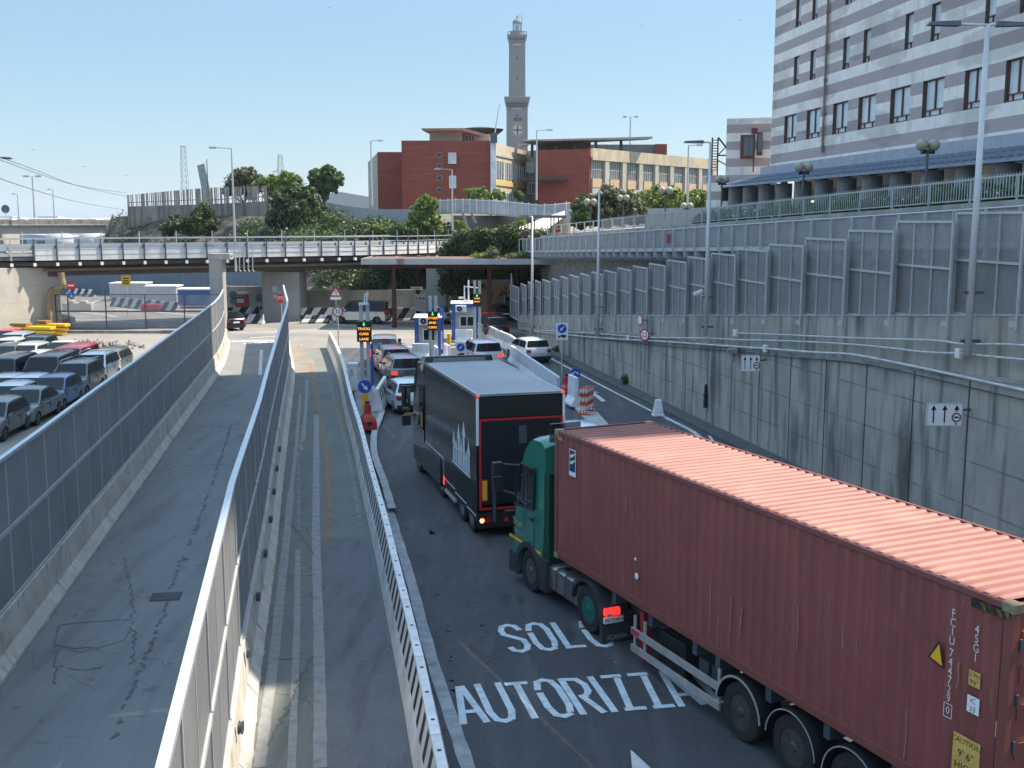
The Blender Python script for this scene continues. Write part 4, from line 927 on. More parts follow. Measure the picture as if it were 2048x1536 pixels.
# rubble pile in front of the fence
def rocks(name, c, n, spread, size, mat, label, cat='rubble', seed=3):
    g = random.Random(seed); mb = MB()
    for i in range(n):
        x, y = g.gauss(0, spread[0]), g.gauss(0, spread[1]); r = size * g.uniform(.4, 1.3)
        mb.T = Matrix.Translation((x, y, r * .25)) @ Euler((g.random() * 3, g.random() * 3, g.random() * 3)).to_matrix().to_4x4() @ Matrix.Diagonal((r, r * .7, r * .45, 1))
        mb.add([(-1, 0, 0), (1, .2, 0), (0, 1, .1), (.1, -1, 0), (0, .1, 1), (.1, 0, -1)], [(0, 3, 4), (3, 1, 4), (1, 2, 4), (2, 0, 4), (3, 0, 5), (1, 3, 5), (2, 1, 5), (0, 2, 5)])
    mb.T = Matrix(); return tag(mb.build(name, mat, loc=c), label, cat)
tag(rocks('rubble_pile', G(165, 692), 160, (2.2, .7), .3, M('rubble', (.13, .12, .11), .95, col2=(.28, .26, .24), scale=4), 'low heap of broken rubble below the low wall behind the car park'), kind='stuff')
# yellow barriers stacked
for px, py, w_, lb in ((60, 668, 3.2, 'stack of yellow traffic barriers lying left of the pipe'), (100, 662, 2.4, 'second stack of yellow barriers at the foot of the drain pipe')):
    P = G(px, py + 8); t = thing('stacked_barriers', P, lb, 'barriers', R(-8))
    for k in range(3): MB().box(-w_ / 2 + k * .2, w_ / 2 + k * .15, -.4, .4, .1 + k * .28, .32 + k * .28).build('barrier', yellow, t, bevel=.04)
    MB().box(-w_ / 2 + .3, 0, -.42, .42, .92, 1.1).build('plank', M('wood_plank', (.25, .16, .07), .8), t)

# =====================================================================
# JUNCTION: black/white barriers, containers, walls
# =====================================================================
bw_m = M('striped_concrete', (.58, .59, .57), .8, var=.15, pos=True)
overlay(bw_m, 'band', (.03, .03, .035), 0, .49, .51, stretch=(1, 0, 1), rot=(0, R(-33), 0), axis=0, fac=1.)
def zebra(p0, p1, n, label, group, h=1.1, slant=True, tall=.3):
    a, b = G(*p0), G(*p1); d = (b - a).xy; L = d.length / n; rz = math.atan2(d.y, d.x)
    for i in range(n):
        p = a.lerp(b, i / n); mb = MB(); mb.prism([(-.3, 0), (-.3, .12), (-.1, .4), (-.08, h), (.08, h), (.1, .4), (.3, .12), (.3, 0)], .02, L - .02, 'x')
        tag(mb.build('striped_block', bw_m, loc=(p.x, p.y, .004), rz=rz), label, 'concrete barrier', group)
zebra((455, 640), (528, 638), 4, 'black and white slanted striped concrete block left of the broad pier', 'striped blocks left of the broad pier')
zebra((452, 646), (528, 648), 3, 'black and white striped concrete block in the front row left of the broad pier', 'front striped blocks left of the broad pier', .8)
zebra((598, 641), (830, 641), 9, 'black and white slanted striped concrete block in the row behind the silver pick-up', 'striped blocks right of the broad pier')
zebra((600, 647), (690, 646), 3, 'low black and white block right of the broad pier in front of the long row', 'front striped blocks right of the broad pier', .7)
zebra((225, 612), (358, 624), 6, 'black and white block along the ramp behind the clear fence', 'striped blocks along the far ramp', .9)
zebra((122, 588), (188, 594), 5, 'black and white block at the far end of the ramp, left', 'striped blocks at the far left of the ramp', .8)
tag(MB().box(-.9, .9, -.3, .3, 0, .7).build('red_barrier', red_pl, loc=G(302, 622), bevel=.1), 'single red barrier block in the striped row behind the clear fence', 'plastic barrier')
tag(MB().box(-1.4, 1.4, -.4, .4, 0, .8).box(-.9, -.3, -.42, .42, .8, 1.0).box(.3, .9, -.42, .42, .8, 1.0).build('cream_barrier', M('cream_plastic', (.6, .55, .45), .6), loc=G(157, 622), bevel=.06), 'cream plastic barrier on the junction behind the clear fence', 'plastic barrier')
# long lorry trailers/containers behind
def boxcont(px0, px1, pt, pb, Y, mat, label, dep=2.4, name='site_container', rise=0):
    a = A(px0, pb, Y); b = A(px1, pt, Y); t = thing(name, (a.x, Y, max(a.z, 0)), label, 'container'); w_ = b.x - a.x; h = b.z - max(a.z, 0)
    MB().box(0, w_, 0, dep, .0, h).build('body', mat, t, bevel=.04)
    mb = MB()
    for k in range(int(w_ / .5)): mb.box(.2 + k * .5, .3 + k * .5, -.03, -.001, .2, h - .2)
    mb.build('rib', mat, t); MB().box(-.05, w_ + .05, -.05, dep + .05, h, h + .12).build('roof', white, t); return t
lg = M('pale_grey_steel', (.42, .43, .43), .6, var=.1)
boxcont(220, 290, 568, 600, 118, lg, 'long pale grey container on the far ramp, left one'); boxcont(291, 352, 574, 610, 114, lg, 'pale grey container next to the blue one under the bridge')
boxcont(356, 424, 580, 612, 108, M('blue_steel', (.03, .10, .33), .5, var=.1), 'blue container under the bridge beside the slender pier')
tt = thing('portable_toilet', G(485, 636, 0), 'red and white portable toilet behind the striped blocks', 'portable toilet'); MB().box(-.55, .55, -.5, .5, 0, 2.1).build('cabin', M('red_cabin', (.55, .07, .06), .5, var=.05), tt, bevel=.05); MB().box(-.58, .58, -.53, .53, 2.1, 2.3).build('roof', white, tt, bevel=.1); MB().box(-.3, .3, -.53, -.51, 1.4, 1.75).build('door_panel', sign_w, tt)
# low beige wall and slate screens behind the junction
def longwall(p0, p1, h, mat, label, thick=.4, name='boundary_wall', cat='wall', Y0=None, Y1=None, zb=0.):
    a = G(*p0) if Y0 is None else A(p0[0], p0[1], Y0); b = G(*p1) if Y1 is None else A(p1[0], p1[1], Y1)
    d = (b - a).xy; L = d.length; mb = MB(); mb.box(0, L, 0, thick, zb, h)
    return tag(mb.build(name, mat, loc=(a.x, a.y, 0), rz=math.atan2(d.y, d.x)), label, cat)
beige = M('beige_wall', (.40, .36, .28), .9, col2=(.28, .26, .21), scale=.7, pos=True); overlay(beige, 'noise', (.14, .13, .11), 1.1, .5, .75, stretch=(1, 1, .2), fac=.6)
longwall((600, 632), (900, 628), 2.3, beige, 'low stained beige wall behind the striped blocks and the pick-up', Y0=None)
longwall((443, 628), (528, 630), 2.6, beige, 'short beige wall behind the red portable toilet')
slate = M('slate_screen', (.10, .14, .18), .7, var=.08, pos=True); overlay(slate, 'band', (.16, .20, .24), 0, .95, .97, stretch=(.4, .4, 1), axis=0, fac=.5)
longwall((118, 600), (440, 560), 5.2, slate, 'long slate blue screen fence along the far ramp under the bridge', .1, 'screen_fence', 'fence', 128, 124)
longwall((440, 600), (525, 606), 4.6, slate, 'slate blue screen in front of the rocky bank beside the broad pier', .1, 'screen_fence', 'fence', 118, 114)
# signs around the junction
def sign_pole(P, h, label, name='sign', cat='road sign', r=.035):
    t = thing(name, P, label, cat); MB().tube((0, 0, 0), (0, 0, h), r, n=8).build('pole', steel, t); return t
def disc_on(t, z, r, col, face=None, txt=None, tcol=None, y=-.04, fr=.76, tsize=1.1):
    MB().tube((0, y, z), (0, y + .02, z), r, n=24).build('disc', col, t)
    if face: MB().tube((0, y - .006, z), (0, y - .002, z), r * fr, n=24).build('face', face, t)
    if txt: text(txt, r * tsize, tcol or ink, t, face_at(0, y - .012, z), sx=.85)
def arrow_deco(t, z, s_, ang, mat=sign_w, y=-.055, x=0.):
    mb = MB(); pts = [(-.12, -.8), (.12, -.8), (.12, .1), (.42, .05), (0, .8), (-.42, .05), (-.12, .1)]; c, s0 = math.cos(ang), math.sin(ang)
    mb.add([(x + (a * c - b * s0) * s_, y, z + (a * s0 + b * c) * s_) for a, b in pts], [tuple(range(7))]); mb.build('arrow', mat, t)
t = sign_pole(G(565, 668), 3.0, 'red stop sign on a thin pole in front of the broad pier', 'stop_sign')
oc = [(.42 * math.cos(R(22.5 + 45 * k)), 2.75 + .42 * math.sin(R(22.5 + 45 * k))) for k in range(8)]
MB().prism(oc, -.05, -.03, 'y').build('plate', red_s, t); text('STOP', .34, sign_w, t, face_at(0, -.056, 2.75), sx=.85)
P0 = G(678, 726); t = sign_pole(P0, 3.5, 'round speed limit sign reading 30 at the start of the slotted barrier row', 'speed_limit_sign'); disc_on(t, 3.15, .32, red_s, sign_w, '30', y=-.05, tsize=1.25)
t = sign_pole(G(673, 652), 3.0, 'triangular warning sign with a plate below it behind the speed limit sign', 'warning_sign')
MB().prism([(-.5, 2.45), (.5, 2.45), (0, 3.3)], -.05, -.03, 'y').build('triangle', red_s, t); MB().prism([(-.34, 2.54), (.34, 2.54), (0, 3.1)], -.058, -.052, 'y').build('face', sign_w, t); MB().box(-.45, .45, -.05, -.03, 2.18, 2.4).build('plate', sign_w, t)
MB().prism([(-.12, 2.6), (-.06, 2.6), (0, 2.95), (.06, 2.6), (.12, 2.6), (.03, 3.0), (-.03, 3.0)], -.064, -.06, 'y').build('symbol', ink, t)
for (px, py, cy, lb) in ((469, 645, 590, 'back of a dark round road sign left of the broad pier'), (520, 640, 596, 'back of a dark round road sign touching the left edge of the broad pier'), (447, 650, 592, 'round blue sign partly hidden behind the slender pier')):
    g = G(px, py); z = A(px, cy, g.y).z; t = sign_pole(g, z + .2, lb); disc_on(t, z, .36, steel_d if 'dark' in lb else blue_p)
    if px == 469: disc_on(t, z - .55, .3, steel_d)
    if px == 447: arrow_deco(t, z, .26, 0)
g = A(143, 590, 105.); t = sign_pole((g.x, 105, 0), g.z, 'red no entry sign above a blue arrow sign on the far ramp'); zz = A(143, 571, 105).z; disc_on(t, zz, .42, red_s); MB().box(-.28, .28, -.055, -.045, zz - .07, zz + .07).build('bar', sign_w, t); disc_on(t, zz - .95, .36, blue_p); arrow_deco(t, zz - .95, .26, R(200))
g = A(252, 562, 100.); t = sign_pole((g.x, 100, 0), g.z, 'yellow vertical direction sign under the bridge'); MB().box(-.42, .42, -.06, -.03, g.z - .45, g.z + .5).build('panel', yellow, t)
for k in range(3): MB().box(-.25, .25, -.07, -.062, g.z - .25 + k * .22, g.z - .15 + k * .22).build('mark', ink, t)
g = A(487, 600, 101.); t = sign_pole((A(496, 600, 101).x, 101, 0), A(496, 578, 101).z + .1, 'small pink round sign above the right of the portable toilet'); disc_on(t, A(496, 578, 101).z, .3, red_s, sign_w)
# mailbox poster board near canopy
P = A(840, 610, 92.); t = thing('notice_board', (P.x, 92, 0), 'tall pale notice board with red marks behind the left booth', 'notice board'); zt3 = A(840, 588, 92).z; zb3 = A(840, 622, 92).z
MB().box(-.5, .5, 0, .06, zb3, zt3).build('board', M('grey_board', (.42, .41, .41), .7), t); 
for k, x in enumerate((-.38, -.08, .22)): MB().box(x, x + .2, -.012, -.004, zt3 - .45, zt3 - .3).build('mark', red_s if k < 2 else ink, t)
for k in range(6): MB().box(-.4, .35, -.012, -.004, zt3 - .62 - k * .12, zt3 - .58 - k * .12).build('line_of_writing', M_grey if 'M_grey' in globals() else globals().setdefault('M_grey', M('grey_ink', (.25, .25, .26), .7, var=0)), t)
mb = MB(); mb.tube((-.4, .03, 0), (-.4, .03, zb3), .04); mb.tube((.4, .03, 0), (.4, .03, zb3), .04); mb.build('leg', steel, t)
P = A(834, 576, 92.6); t = thing('street_sign', (P.x, 92.6, 0), 'small pale name plate fixed to a canopy post behind the notice board', 'sign'); MB().box(-.5, .5, -.25, -.2, P.z - .12, P.z + .12).build('plate', sign_w, t); MB().box(-.4, .3, -.26, -.252, P.z - .03, P.z + .03).build('writing', ink, t)

# =====================================================================
# TOLL CANOPY
# =====================================================================
CY = 87.5; c0 = A(723, 519, CY); c1 = A(1102, 522, CY); zc0 = c0.z
ct = thing('toll_canopy', (c0.x, CY, 0), 'flat rusty-topped canopy on dark red posts over the booths', 'canopy'); W = c1.x - c0.x
MB().box(0, W, 0, 7.5, zc0 - .36, zc0).build('roof_slab', M('canopy_slab', (.16, .10, .08), .9, col2=(.10, .07, .06), scale=1.), ct)
fas = M('fascia', (.40, .42, .43), .6, col2=(.30, .31, .32), scale=.8); overlay(fas, 'noise', (.20, .08, .04), .5, .62, .68, stretch=(1, 1, .05), fac=.8, pos=False)
MB().box(-.03, W + .03, -.05, -.004, zc0 - .40, zc0 + .06).build('fascia', fas, ct)
MB().box(-.05, -.004, 0, 7.5, zc0 - .40, zc0 + .06).build('side_fascia', fas, ct)
for px, py in ((787, 520), (835, 520), (979, 520), (1031, 520)):
    dy = .9 if px in (787, 979) else 6.2; x = A(px, py, CY + dy).x - c0.x; mb = MB(); mb.box(x - .17, x + .17, dy - .17, dy + .17, 0, zc0 - .37); mb.box(x - .1, x + .1, dy - .19, dy - .171, 0, zc0 - .37); mb.build('post', rust, ct)
MB().box(0.5, W - .5, .7, 1.1, zc0 - .75, zc0 - .37).build('beam', rust, ct); MB().box(0.5, W - .5, 6.0, 6.4, zc0 - .75, zc0 - .37).build('beam', rust, ct)
for k, (px, h, w__, m_, lb) in enumerate(((985, .9, .7, leaf_g, 'pale spiky plant growing on the canopy roof'), (965, .5, .9, leaf_y, 'low yellowish weeds on the canopy roof left of the spiky plant'), (1050, .6, .6, leaf_m, 'green bush at the right end of the canopy roof'), (1028, .45, .8, leaf_g, 'dry brownish tuft on the canopy roof beside the green bush'))):
    p = A(px, 508, CY + 1.2); o = leaves('roof_plant', [(p.x, p.y + .4, zc0 + h * .45, w__, .6, h * .6)], 500, .11, m_, loc=(p.x, p.y, zc0), seed=20 + k, shell=.2); tag(o, lb, 'plant')
mb = MB(); mb.path(smooth([A(745, 513, CY), A(770, 509, CY), A(800, 512, CY), A(840, 513, CY), A(880, 509, CY)], 2), .05); tag(mb.build('loose_cable', black), 'dark cable trailing along the canopy roof edge', 'cable')
# beige office under the canopy
P = A(950, 620, 96); t = thing('gate_office', (P.x, 96, 0), 'small ochre office building at the end of the canopy', 'building'); w_ = A(1030, 620, 96).x - P.x; h = A(1000, 566, 96).z
MB().box(0, w_, 0, 4, 0, h).build('wall', M('ochre_wall', (.42, .28, .12), .85, var=.1), t); MB().box(-.3, w_ + .3, -.4, 4.2, h, h + .3).build('roof', concrete, t)
x = A(1015, 620, 96).x - P.x; MB().box(x - .3, x + .35, -.06, -.01, .9, 2.1).build('window', white, t); MB().box(x - .22, x + .27, -.08, -.062, 1., 2.).build('pane', glass, t); MB().box(x - 1.1, x - .5, -.05, -.005, 0, 2.1).build('door', M('door_beige', (.3, .22, .12), .7), t)
tag(MB().box(0, A(892, 600, 101).x - A(853, 600, 101).x, 0, 3, 0, A(870, 537, 101).z).build('concrete_block', pm, loc=(A(853, 600, 101).x, 101, 0)), 'tall bare concrete block standing behind the left booth', 'concrete block')

# =====================================================================
# BOOTHS
# =====================================================================
boothw = M('booth_panel', (.36, .38, .41), .6, var=.05); boothb = M('booth_blue', (.02, .09, .33), .5, var=.05)
def booth(px0, px1, pxl, ptop, pbot, label, rz):
    g = G((px0 + px1) / 2, pbot); Y = g.y; x0 = A(px0, pbot, Y).x; x1 = A(px1, pbot, Y).x; h = A(px0, ptop, Y).z; w_ = x1 - x0; D = 2.2
    t = thing('toll_booth', (x0, Y, 0.14), label, 'toll booth', rz); h -= .14
    MB().box(0, w_, 0, D, 0, h - .3).build('cabin', boothw, t)
    for x, y in ((0, 0), (w_, 0), (0, D), (w_, D)): MB().box(x - .12, x + .12, y - .12 if y == 0 else y - .1, y + .12, -.02, h - .3).build('corner_post', boothb, t)
    MB().box(-.14, w_ + .14, -.14, D + .14, h - .3, h - .06).build('fascia', boothb, t); MB().box(-.2, w_ + .2, -.2, D + .2, h - .06, h).build('roof', white, t, bevel=.02)
    a0, a1 = w_ * .28, w_ * .92
    MB().box(a0, a1, -.09, -.01, .95, 1.72).build('window_frame', white, t)
    mb = MB(); m_ = (a0 + a1) / 2; mb.box(a0 + .06, m_ - .03, -.1, -.091, 1.0, 1.66); mb.box(m_ + .03, a1 - .06, -.1, -.091, 1.0, 1.66); mb.build('window_pane', glass, t)
    ac = MB().box(.16, .94, -.42, -.1, 2.0, 2.48).build('air_conditioner', white_pl, t, bevel=.03)
    g_ = MB().tube((.45, -.44, 2.24), (.45, -.425, 2.24), .19, n=20).build('fan_grille', black, t); MB().tube((.45, -.452, 2.24), (.45, -.445, 2.24), .05, n=10).build('fan_hub', steel, t)
    mb = MB()
    for k in range(7): mb.hexa([(-.135, .02, .55 + k * .13), (-.135, .13, .60 + k * .13), (.0, -.135, .60 + k * .13), (.0, -.135, .55 + k * .13)][:4], [(-.14, .02, .60 + k * .13), (-.14, .13, .65 + k * .13), (.0, -.14, .65 + k * .13), (.0, -.14, .60 + k * .13)])
    mb.build('warning_stripe', yellow, t)
    MB().box(-.02, -.005, .4, 1.6, .95, 1.75).build('side_window', glass, t)
    return t, w_, h
t, w1, h1 = booth(834, 878, 823, 634, 716, 'left grey and blue toll booth with an air conditioner over its window', R(2))
t2, w2, h2 = booth(907, 952, 895, 606, 683, 'right grey and blue toll booth farther along the lanes', R(2))
mb = MB(); mb.tube((w2 * .55, .5, h2), (w2 * .55, .5, h2 + .2), .15); mb.tube((w2 * .5, .5, h2 + .2), (w2 * .5, .5, h2 + 1.2), .05); mb.tube((w2 * .68, .5, h2 + .1), (w2 * .68, .5, h2 + 1.6), .06); mb.tube((w2 * .5, .5, h2 + 1.15), (w2 * 1.1, .5, h2 + 1.05), .03); mb.cbox((w2 * .35, .3, h2 + .35), (.35, .2, .15)); mb.build('antenna_mast', white, t2)
# booth islands
kerbm = M('island_concrete', (.24, .24, .23), .9, col2=(.16, .16, .15), scale=1, pos=True)
def island(name, poly, h, mat=kerbm, top=None):
    mb = MB(); P = [tuple(G(*p).xy) for p in poly]; mb.prism(P, 0, h, 'z'); return struct(mb.build(name, mat, bevel=.03))
island('booth_island', [(820, 720), (880, 726), (896, 716), (872, 690), (862, 668), (842, 668)], .14)
island('booth_island', [(893, 684), (955, 692), (962, 680), (945, 655), (930, 655)], .14)
isl = [(717, 840), (742, 866), (752, 850), (764, 832), (768, 820), (764, 800), (752, 782), (738, 768), (722, 740), (708, 738), (700, 745)]
island('left_island', isl, .14)
road_mark('island_kerb_edge', [([(741, 771), (750, 786), (762, 803), (767, 822), (757, 850), (749, 868), (747, 890), (748, 915), (758, 945), (766, 964), (784, 1026)], .24)], M('kerb_white', (.42, .44, .44), .8, col2=(.3, .31, .31), scale=3, pos=True), z=.146 if False else .150)
island('right_island', [(1123, 800), (1150, 820), (1172, 845), (1200, 862), (1224, 862), (1196, 830), (1168, 805), (1140, 783)], .14, M('island_white', (.45, .46, .46), .8, col2=(.3, .31, .31), scale=1.5, pos=True))

# variable message signs
def vms(px0, px1, ptop, pbot, gpx, gpy, lines, label, rz=0, twin=True, cab=False):
    g = G(gpx, gpy); Y = g.y; x0 = A(px0, ptop, Y).x; x1 = A(px1, ptop, Y).x; z1 = A(px0, ptop, Y).z; z0 = A(px0, pbot, Y).z; w_ = x1 - x0; h = z1 - z0
    t = thing('message_sign', ((x0 + x1) / 2, Y, 0), label, 'electronic sign', rz)
    MB().box(-w_ / 2, w_ / 2, 0, .22, z0, z1).build('housing', black, t, bevel=.015)
    mb = MB(); 
    for x in (-.17, .17): mb.box(x - .09, x + .09, .23, .35, 0, z1 + (.9 if twin else .5))
    mb.build('post', steel, t)
    mb = MB(); mb.add([(-.07, -.01, z1 - h * .13), (.07, -.01, z1 - h * .13), (0, -.01, z1 - h * .23)], [(0, 1, 2)]); mb.box(-.018, .018, -.012, -.008, z1 - h * .13, z1 - h * .04); mb.build('green_arrow', green_led, t)
    for k, s_ in enumerate(lines):
        text(s_, h * .165, amber, t, face_at(0, -.01, z1 - h * (.36 + k * .25)), sx=1.0 if len(s_) > 4 else 1.15)
    return t, g
t, g = vms(713, 742, 643, 684, 727, 778, ['TRUCKS', 'CARS', 'LANE'], 'black message sign with amber words trucks cars lane by the left island')
mb = MB(); mb.tube((0, .3, 4.4), (.1, .1, 4.9), .05); mb.cbox((0, .1, 4.4), (.5, .15, .12)); mb.tube((.12, .29, 4.3), (.2, .29, 5.0), .045); mb.build('camera_arm', white, t)
MB().box(.3, .42, .22, .34, 0, 2.3).build('blue_post', boothb, t)
vms(855, 875, 623, 660, 862, 727, ['OTHER', 'AND', 'CARS'], 'black message sign with amber words in front of the left booth')
vms(946, 962, 588, 613, 956, 690, ['CARS', 'ONLY'], 'small black message sign with amber words beside the right booth')
g = G(707, 786); t = thing('control_cabinet', (g.x, g.y, .14), 'pale grey control cabinet beside the posts of the nearest message sign', 'cabinet'); MB().box(-.25, .25, -.2, .3, 0, 1.25).build('body', white_pl, t, bevel=.02); MB().box(-.28, .28, -.23, .33, 1.25, 1.4).build('roof', white_pl, t, bevel=.03); MB().box(-.15, .05, -.215, -.205, .75, 1.1).build('door', steel, t)
g = G(884, 712); t = thing('ticket_post', (g.x, g.y, .14), 'blue ticket post at the right corner of the left booth', 'post'); MB().box(-.12, .12, -.1, .1, 0, 2.9).build('post', boothb, t); MB().box(-.05, .05, -.12, -.101, .3, 1.5).build('light_strip', white, t)
def bollard_sign(px, py, rs, ang, label, zd=1.35):
    g = G(px, py); t = thing('keep_side_sign', (g.x, g.y, .14), label, 'road sign')
    MB().tube((0, 0, .25), (0, 0, .98), .14, n=16).build('bollard', yellow, t, auto=40); MB().tube((0, 0, 0), (0, 0, .25), .06, n=8).build('foot', steel_d, t); MB().tube((0, .02, .98), (0, .02, zd), .03).build('pole', steel, t)
    disc_on(t, zd, rs, blue_p)
    if ang is not None: arrow_deco(t, zd, rs * .85, ang)
    else: arrow_deco(t, zd + .02, rs * .55, R(130), x=-.08); arrow_deco(t, zd + .02, rs * .55, R(-130), x=.08)
    return t
bollard_sign(731, 838, .30, R(-140), 'yellow bollard with a blue keep right disc on the left island', 1.30)
bollard_sign(1150, 806, .24, None, 'yellow bollard with a blue two arrow disc on the right island', 1.3)
g = G(898, 700); o = thing('yellow_bollard', (g.x, g.y, .1), 'plain yellow bollard in front of the right booth', 'bollard'); MB().tube((0, 0, .3), (0, 0, 1.0), .13, n=14).build('sleeve', yellow, o, auto=40); MB().tube((0, 0, 0), (0, 0, .3), .06).build('foot', steel_d, o)
# red plastic barrier ends
def red_cone(px, py, label):
    g = G(px, py); t = thing('red_barrier', (g.x, g.y, .14), label, 'plastic barrier', R(20))
    mb = MB(); mb.loft([[(x * k, y * k, z) for x, y in ((-.32, -.4), (.32, -.4), (.32, .4), (-.32, .4))] for z, k in ((0, 1), (.35, .95), (.5, .75), (.62, .42), (1.05, .36))]); mb.build('body', red_pl, t, bevel=.05)
    MB().tube((0, 0, 1.05), (0, 0, 1.16), .1, n=12).build('cap', black, t); MB().box(-.09, .09, -.405, -.39, .2, .36).build('socket', black, t); return t
red_cone(736, 864, 'faded red water barrier standing at the tip of the left island'); red_cone(1133, 800, 'faded red water barrier behind the black lorry on the right island')
def white_block(px, py, rz, L, label, h=.95):
    g = G(px, py); mb = MB(); mb.prism([(-.28, 0), (-.28, .1), (-.1, .4), (-.08, h), (.08, h), (.1, .4), (.28, .1), (.28, 0)], -L / 2, L / 2, 'y')
    return tag(mb.build('white_barrier', white_pl, loc=(g.x, g.y, .14), rz=rz, bevel=.02), label, 'plastic barrier')
white_block(842, 722, R(75), 1.1, 'white barrier block at the foot of the left booth'); white_block(928, 690, R(85), 1.2, 'wide white barrier block under the window of the right booth')
white_block(872, 728, R(10), 1.2, 'short white barrier block between the left booth and the ticket post'); white_block(894, 724, R(20), 1., 'small white barrier block right of the ticket post')
white_block(1146, 815, R(12), 1.3, 'white concrete end block beside the yellow bollard on the right island', 1.35)
for k, (a, b, lb) in enumerate((((742, 830), (759, 800), 'slotted white barrier standing across the left island'), )):
    A_, B_ = G(*a), G(*b); m = stripe_module((B_ - A_).length, slots=5); m.location = (A_.x, A_.y, .15); d = (B_ - A_); m.rotation_euler.z = math.atan2(d.y, d.x) - math.pi / 2 ; tag(m, lb, 'plastic barrier')
g = G(1316, 832); t = thing('white_marker_block', (g.x, g.y, .01), 'single white tapered marker block on the right edge line', 'marker block'); mb = MB(); mb.loft([[(x * k, y * k, z) for x, y in ((-.27, -.26), (.27, -.26), (.27, .26), (-.27, .26))] for z, k in ((0, 1), (.08, 1), (.10, .85), (.70, .5), (.74, .42))]); mb.build('body', white_pl, t, bevel=.03)
# folding red/white fences
g = G(1174, 832); t = thing('folding_barrier', (g.x, g.y, .14), 'folded red and white work barrier on the right island', 'work barrier', R(-20)); rw = M('red_white_bars', (.62, .09, .03), .6, var=0); overlay(rw, 'band', (.7, .68, .65), 0, .5, .52, stretch=(1, 1, 2.6), pos=False, fac=1.)
for k in range(3):
    mb = MB(); x = k * .13 - .15
    mb.tube((x, -.55, 0), (x, -.55, 1.15), .03); mb.tube((x, .55, 0), (x, .55, 1.15), .03); mb.tube((x, -.55, 1.15), (x, .55, 1.15), .03); mb.tube((x, -.55, .3), (x, .55, .3), .03)
    for j in range(5): mb.box(x - .015, x + .015, -.44 + j * .2, -.36 + j * .2, .3, 1.15)
    mb.box(x - .2, x + .2, -.58, -.52, 0, .05); mb.box(x - .2, x + .2, .52, .58, 0, .05); mb.build('panel', rw, t)
# truck lane signs
def truck_sign(px0, px1, pt, pb, gpx, gpy, label, Y=None):
    g = G(gpx, gpy); Y = Y or g.y; a = A(px0, pt, Y); b = A(px1, pb, Y); w_ = b.x - a.x; h = a.z - b.z; zc = (a.z + b.z) / 2
    t = thing('truck_lane_sign', ((a.x + b.x) / 2, Y, 0), label, 'road sign'); MB().tube((0, .04, 0), (0, .04, b.z), .035).build('pole', steel, t); MB().box(-w_ / 2, w_ / 2, 0, .03, b.z, a.z).build('panel', sign_w, t, bevel=.008)
    MB().tube((0, -.008, zc + h * .17), (0, -.003, zc + h * .17), w_ * .38, n=24).build('blue_disc', blue_p, t); arrow_deco(t, zc + h * .17, w_ * .30, R(135), y=-.012)
    mb = MB(); mb.box(-w_ * .12, w_ * .34, -.008, -.004, zc - h * .32, zc - h * .19); mb.box(-w_ * .32, -w_ * .14, -.008, -.004, zc - h * .33, zc - h * .25)
    for x in (-.25, .1, .22): mb.tube((x * w_, -.008, zc - h * .35), (x * w_, -.004, zc - h * .35), w_ * .05, n=10)
    mb.build('lorry_symbol', ink, t); return t
truck_sign(1112, 1136, 646, 680, 1119, 768, 'white sign with a blue arrow and lorry on a tall pole at the right carriageway')
truck_sign(911, 932, 684, 716, 918, 752, 'white sign with a blue arrow and lorry between the black lorry and the right booth')
# =====================================================================
# VEHICLES
# =====================================================================
paints = {}
def paint(col, rough=.22, metal=.25):
    k = (col, rough)
    if k not in paints:
        m = M('car_paint', col, rough, metal, var=.04, scale=1., coat=.3); paints[k] = m
    return paints[k]
KIND = {   # L, W, H, wheelbase, wheel r, belt, hood z, rear glass slant(dy), windscreen base y, windscreen top y, roof rear y
 'hatch': dict(L=4.0, W=1.74, H=1.47, wb=2.54, r=.31, belt=.92, cow=.98, nose=.70, wsb=1.05, wst=.25, rr=-1.60, rb=-1.92, rz=1.42, deck=None),
 'suv': dict(L=4.45, W=1.84, H=1.68, wb=2.68, r=.35, belt=1.05, cow=1.12, nose=.88, wsb=1.05, wst=.35, rr=-1.88, rb=-2.12, rz=1.64, deck=None),
 'mpv': dict(L=4.4, W=1.80, H=1.80, wb=2.70, r=.32, belt=1.02, cow=1.08, nose=.82, wsb=1.30, wst=.60, rr=-2.02, rb=-2.14, rz=1.77, deck=None),
 'van': dict(L=4.9, W=1.93, H=1.92, wb=3.10, r=.34, belt=1.10, cow=1.16, nose=.90, wsb=1.55, wst=.85, rr=-2.30, rb=-2.38, rz=1.88, deck=None),
 'sedan': dict(L=4.55, W=1.80, H=1.44, wb=2.70, r=.32, belt=.90, cow=.95, nose=.70, wsb=1.02, wst=.20, rr=-1.05, rb=-1.72, rz=1.36, deck=.98),
 'wagon': dict(L=4.65, W=1.82, H=1.48, wb=2.75, r=.33, belt=.92, cow=.97, nose=.72, wsb=1.05, wst=.25, rr=-1.95, rb=-2.22, rz=1.40, deck=None),
}
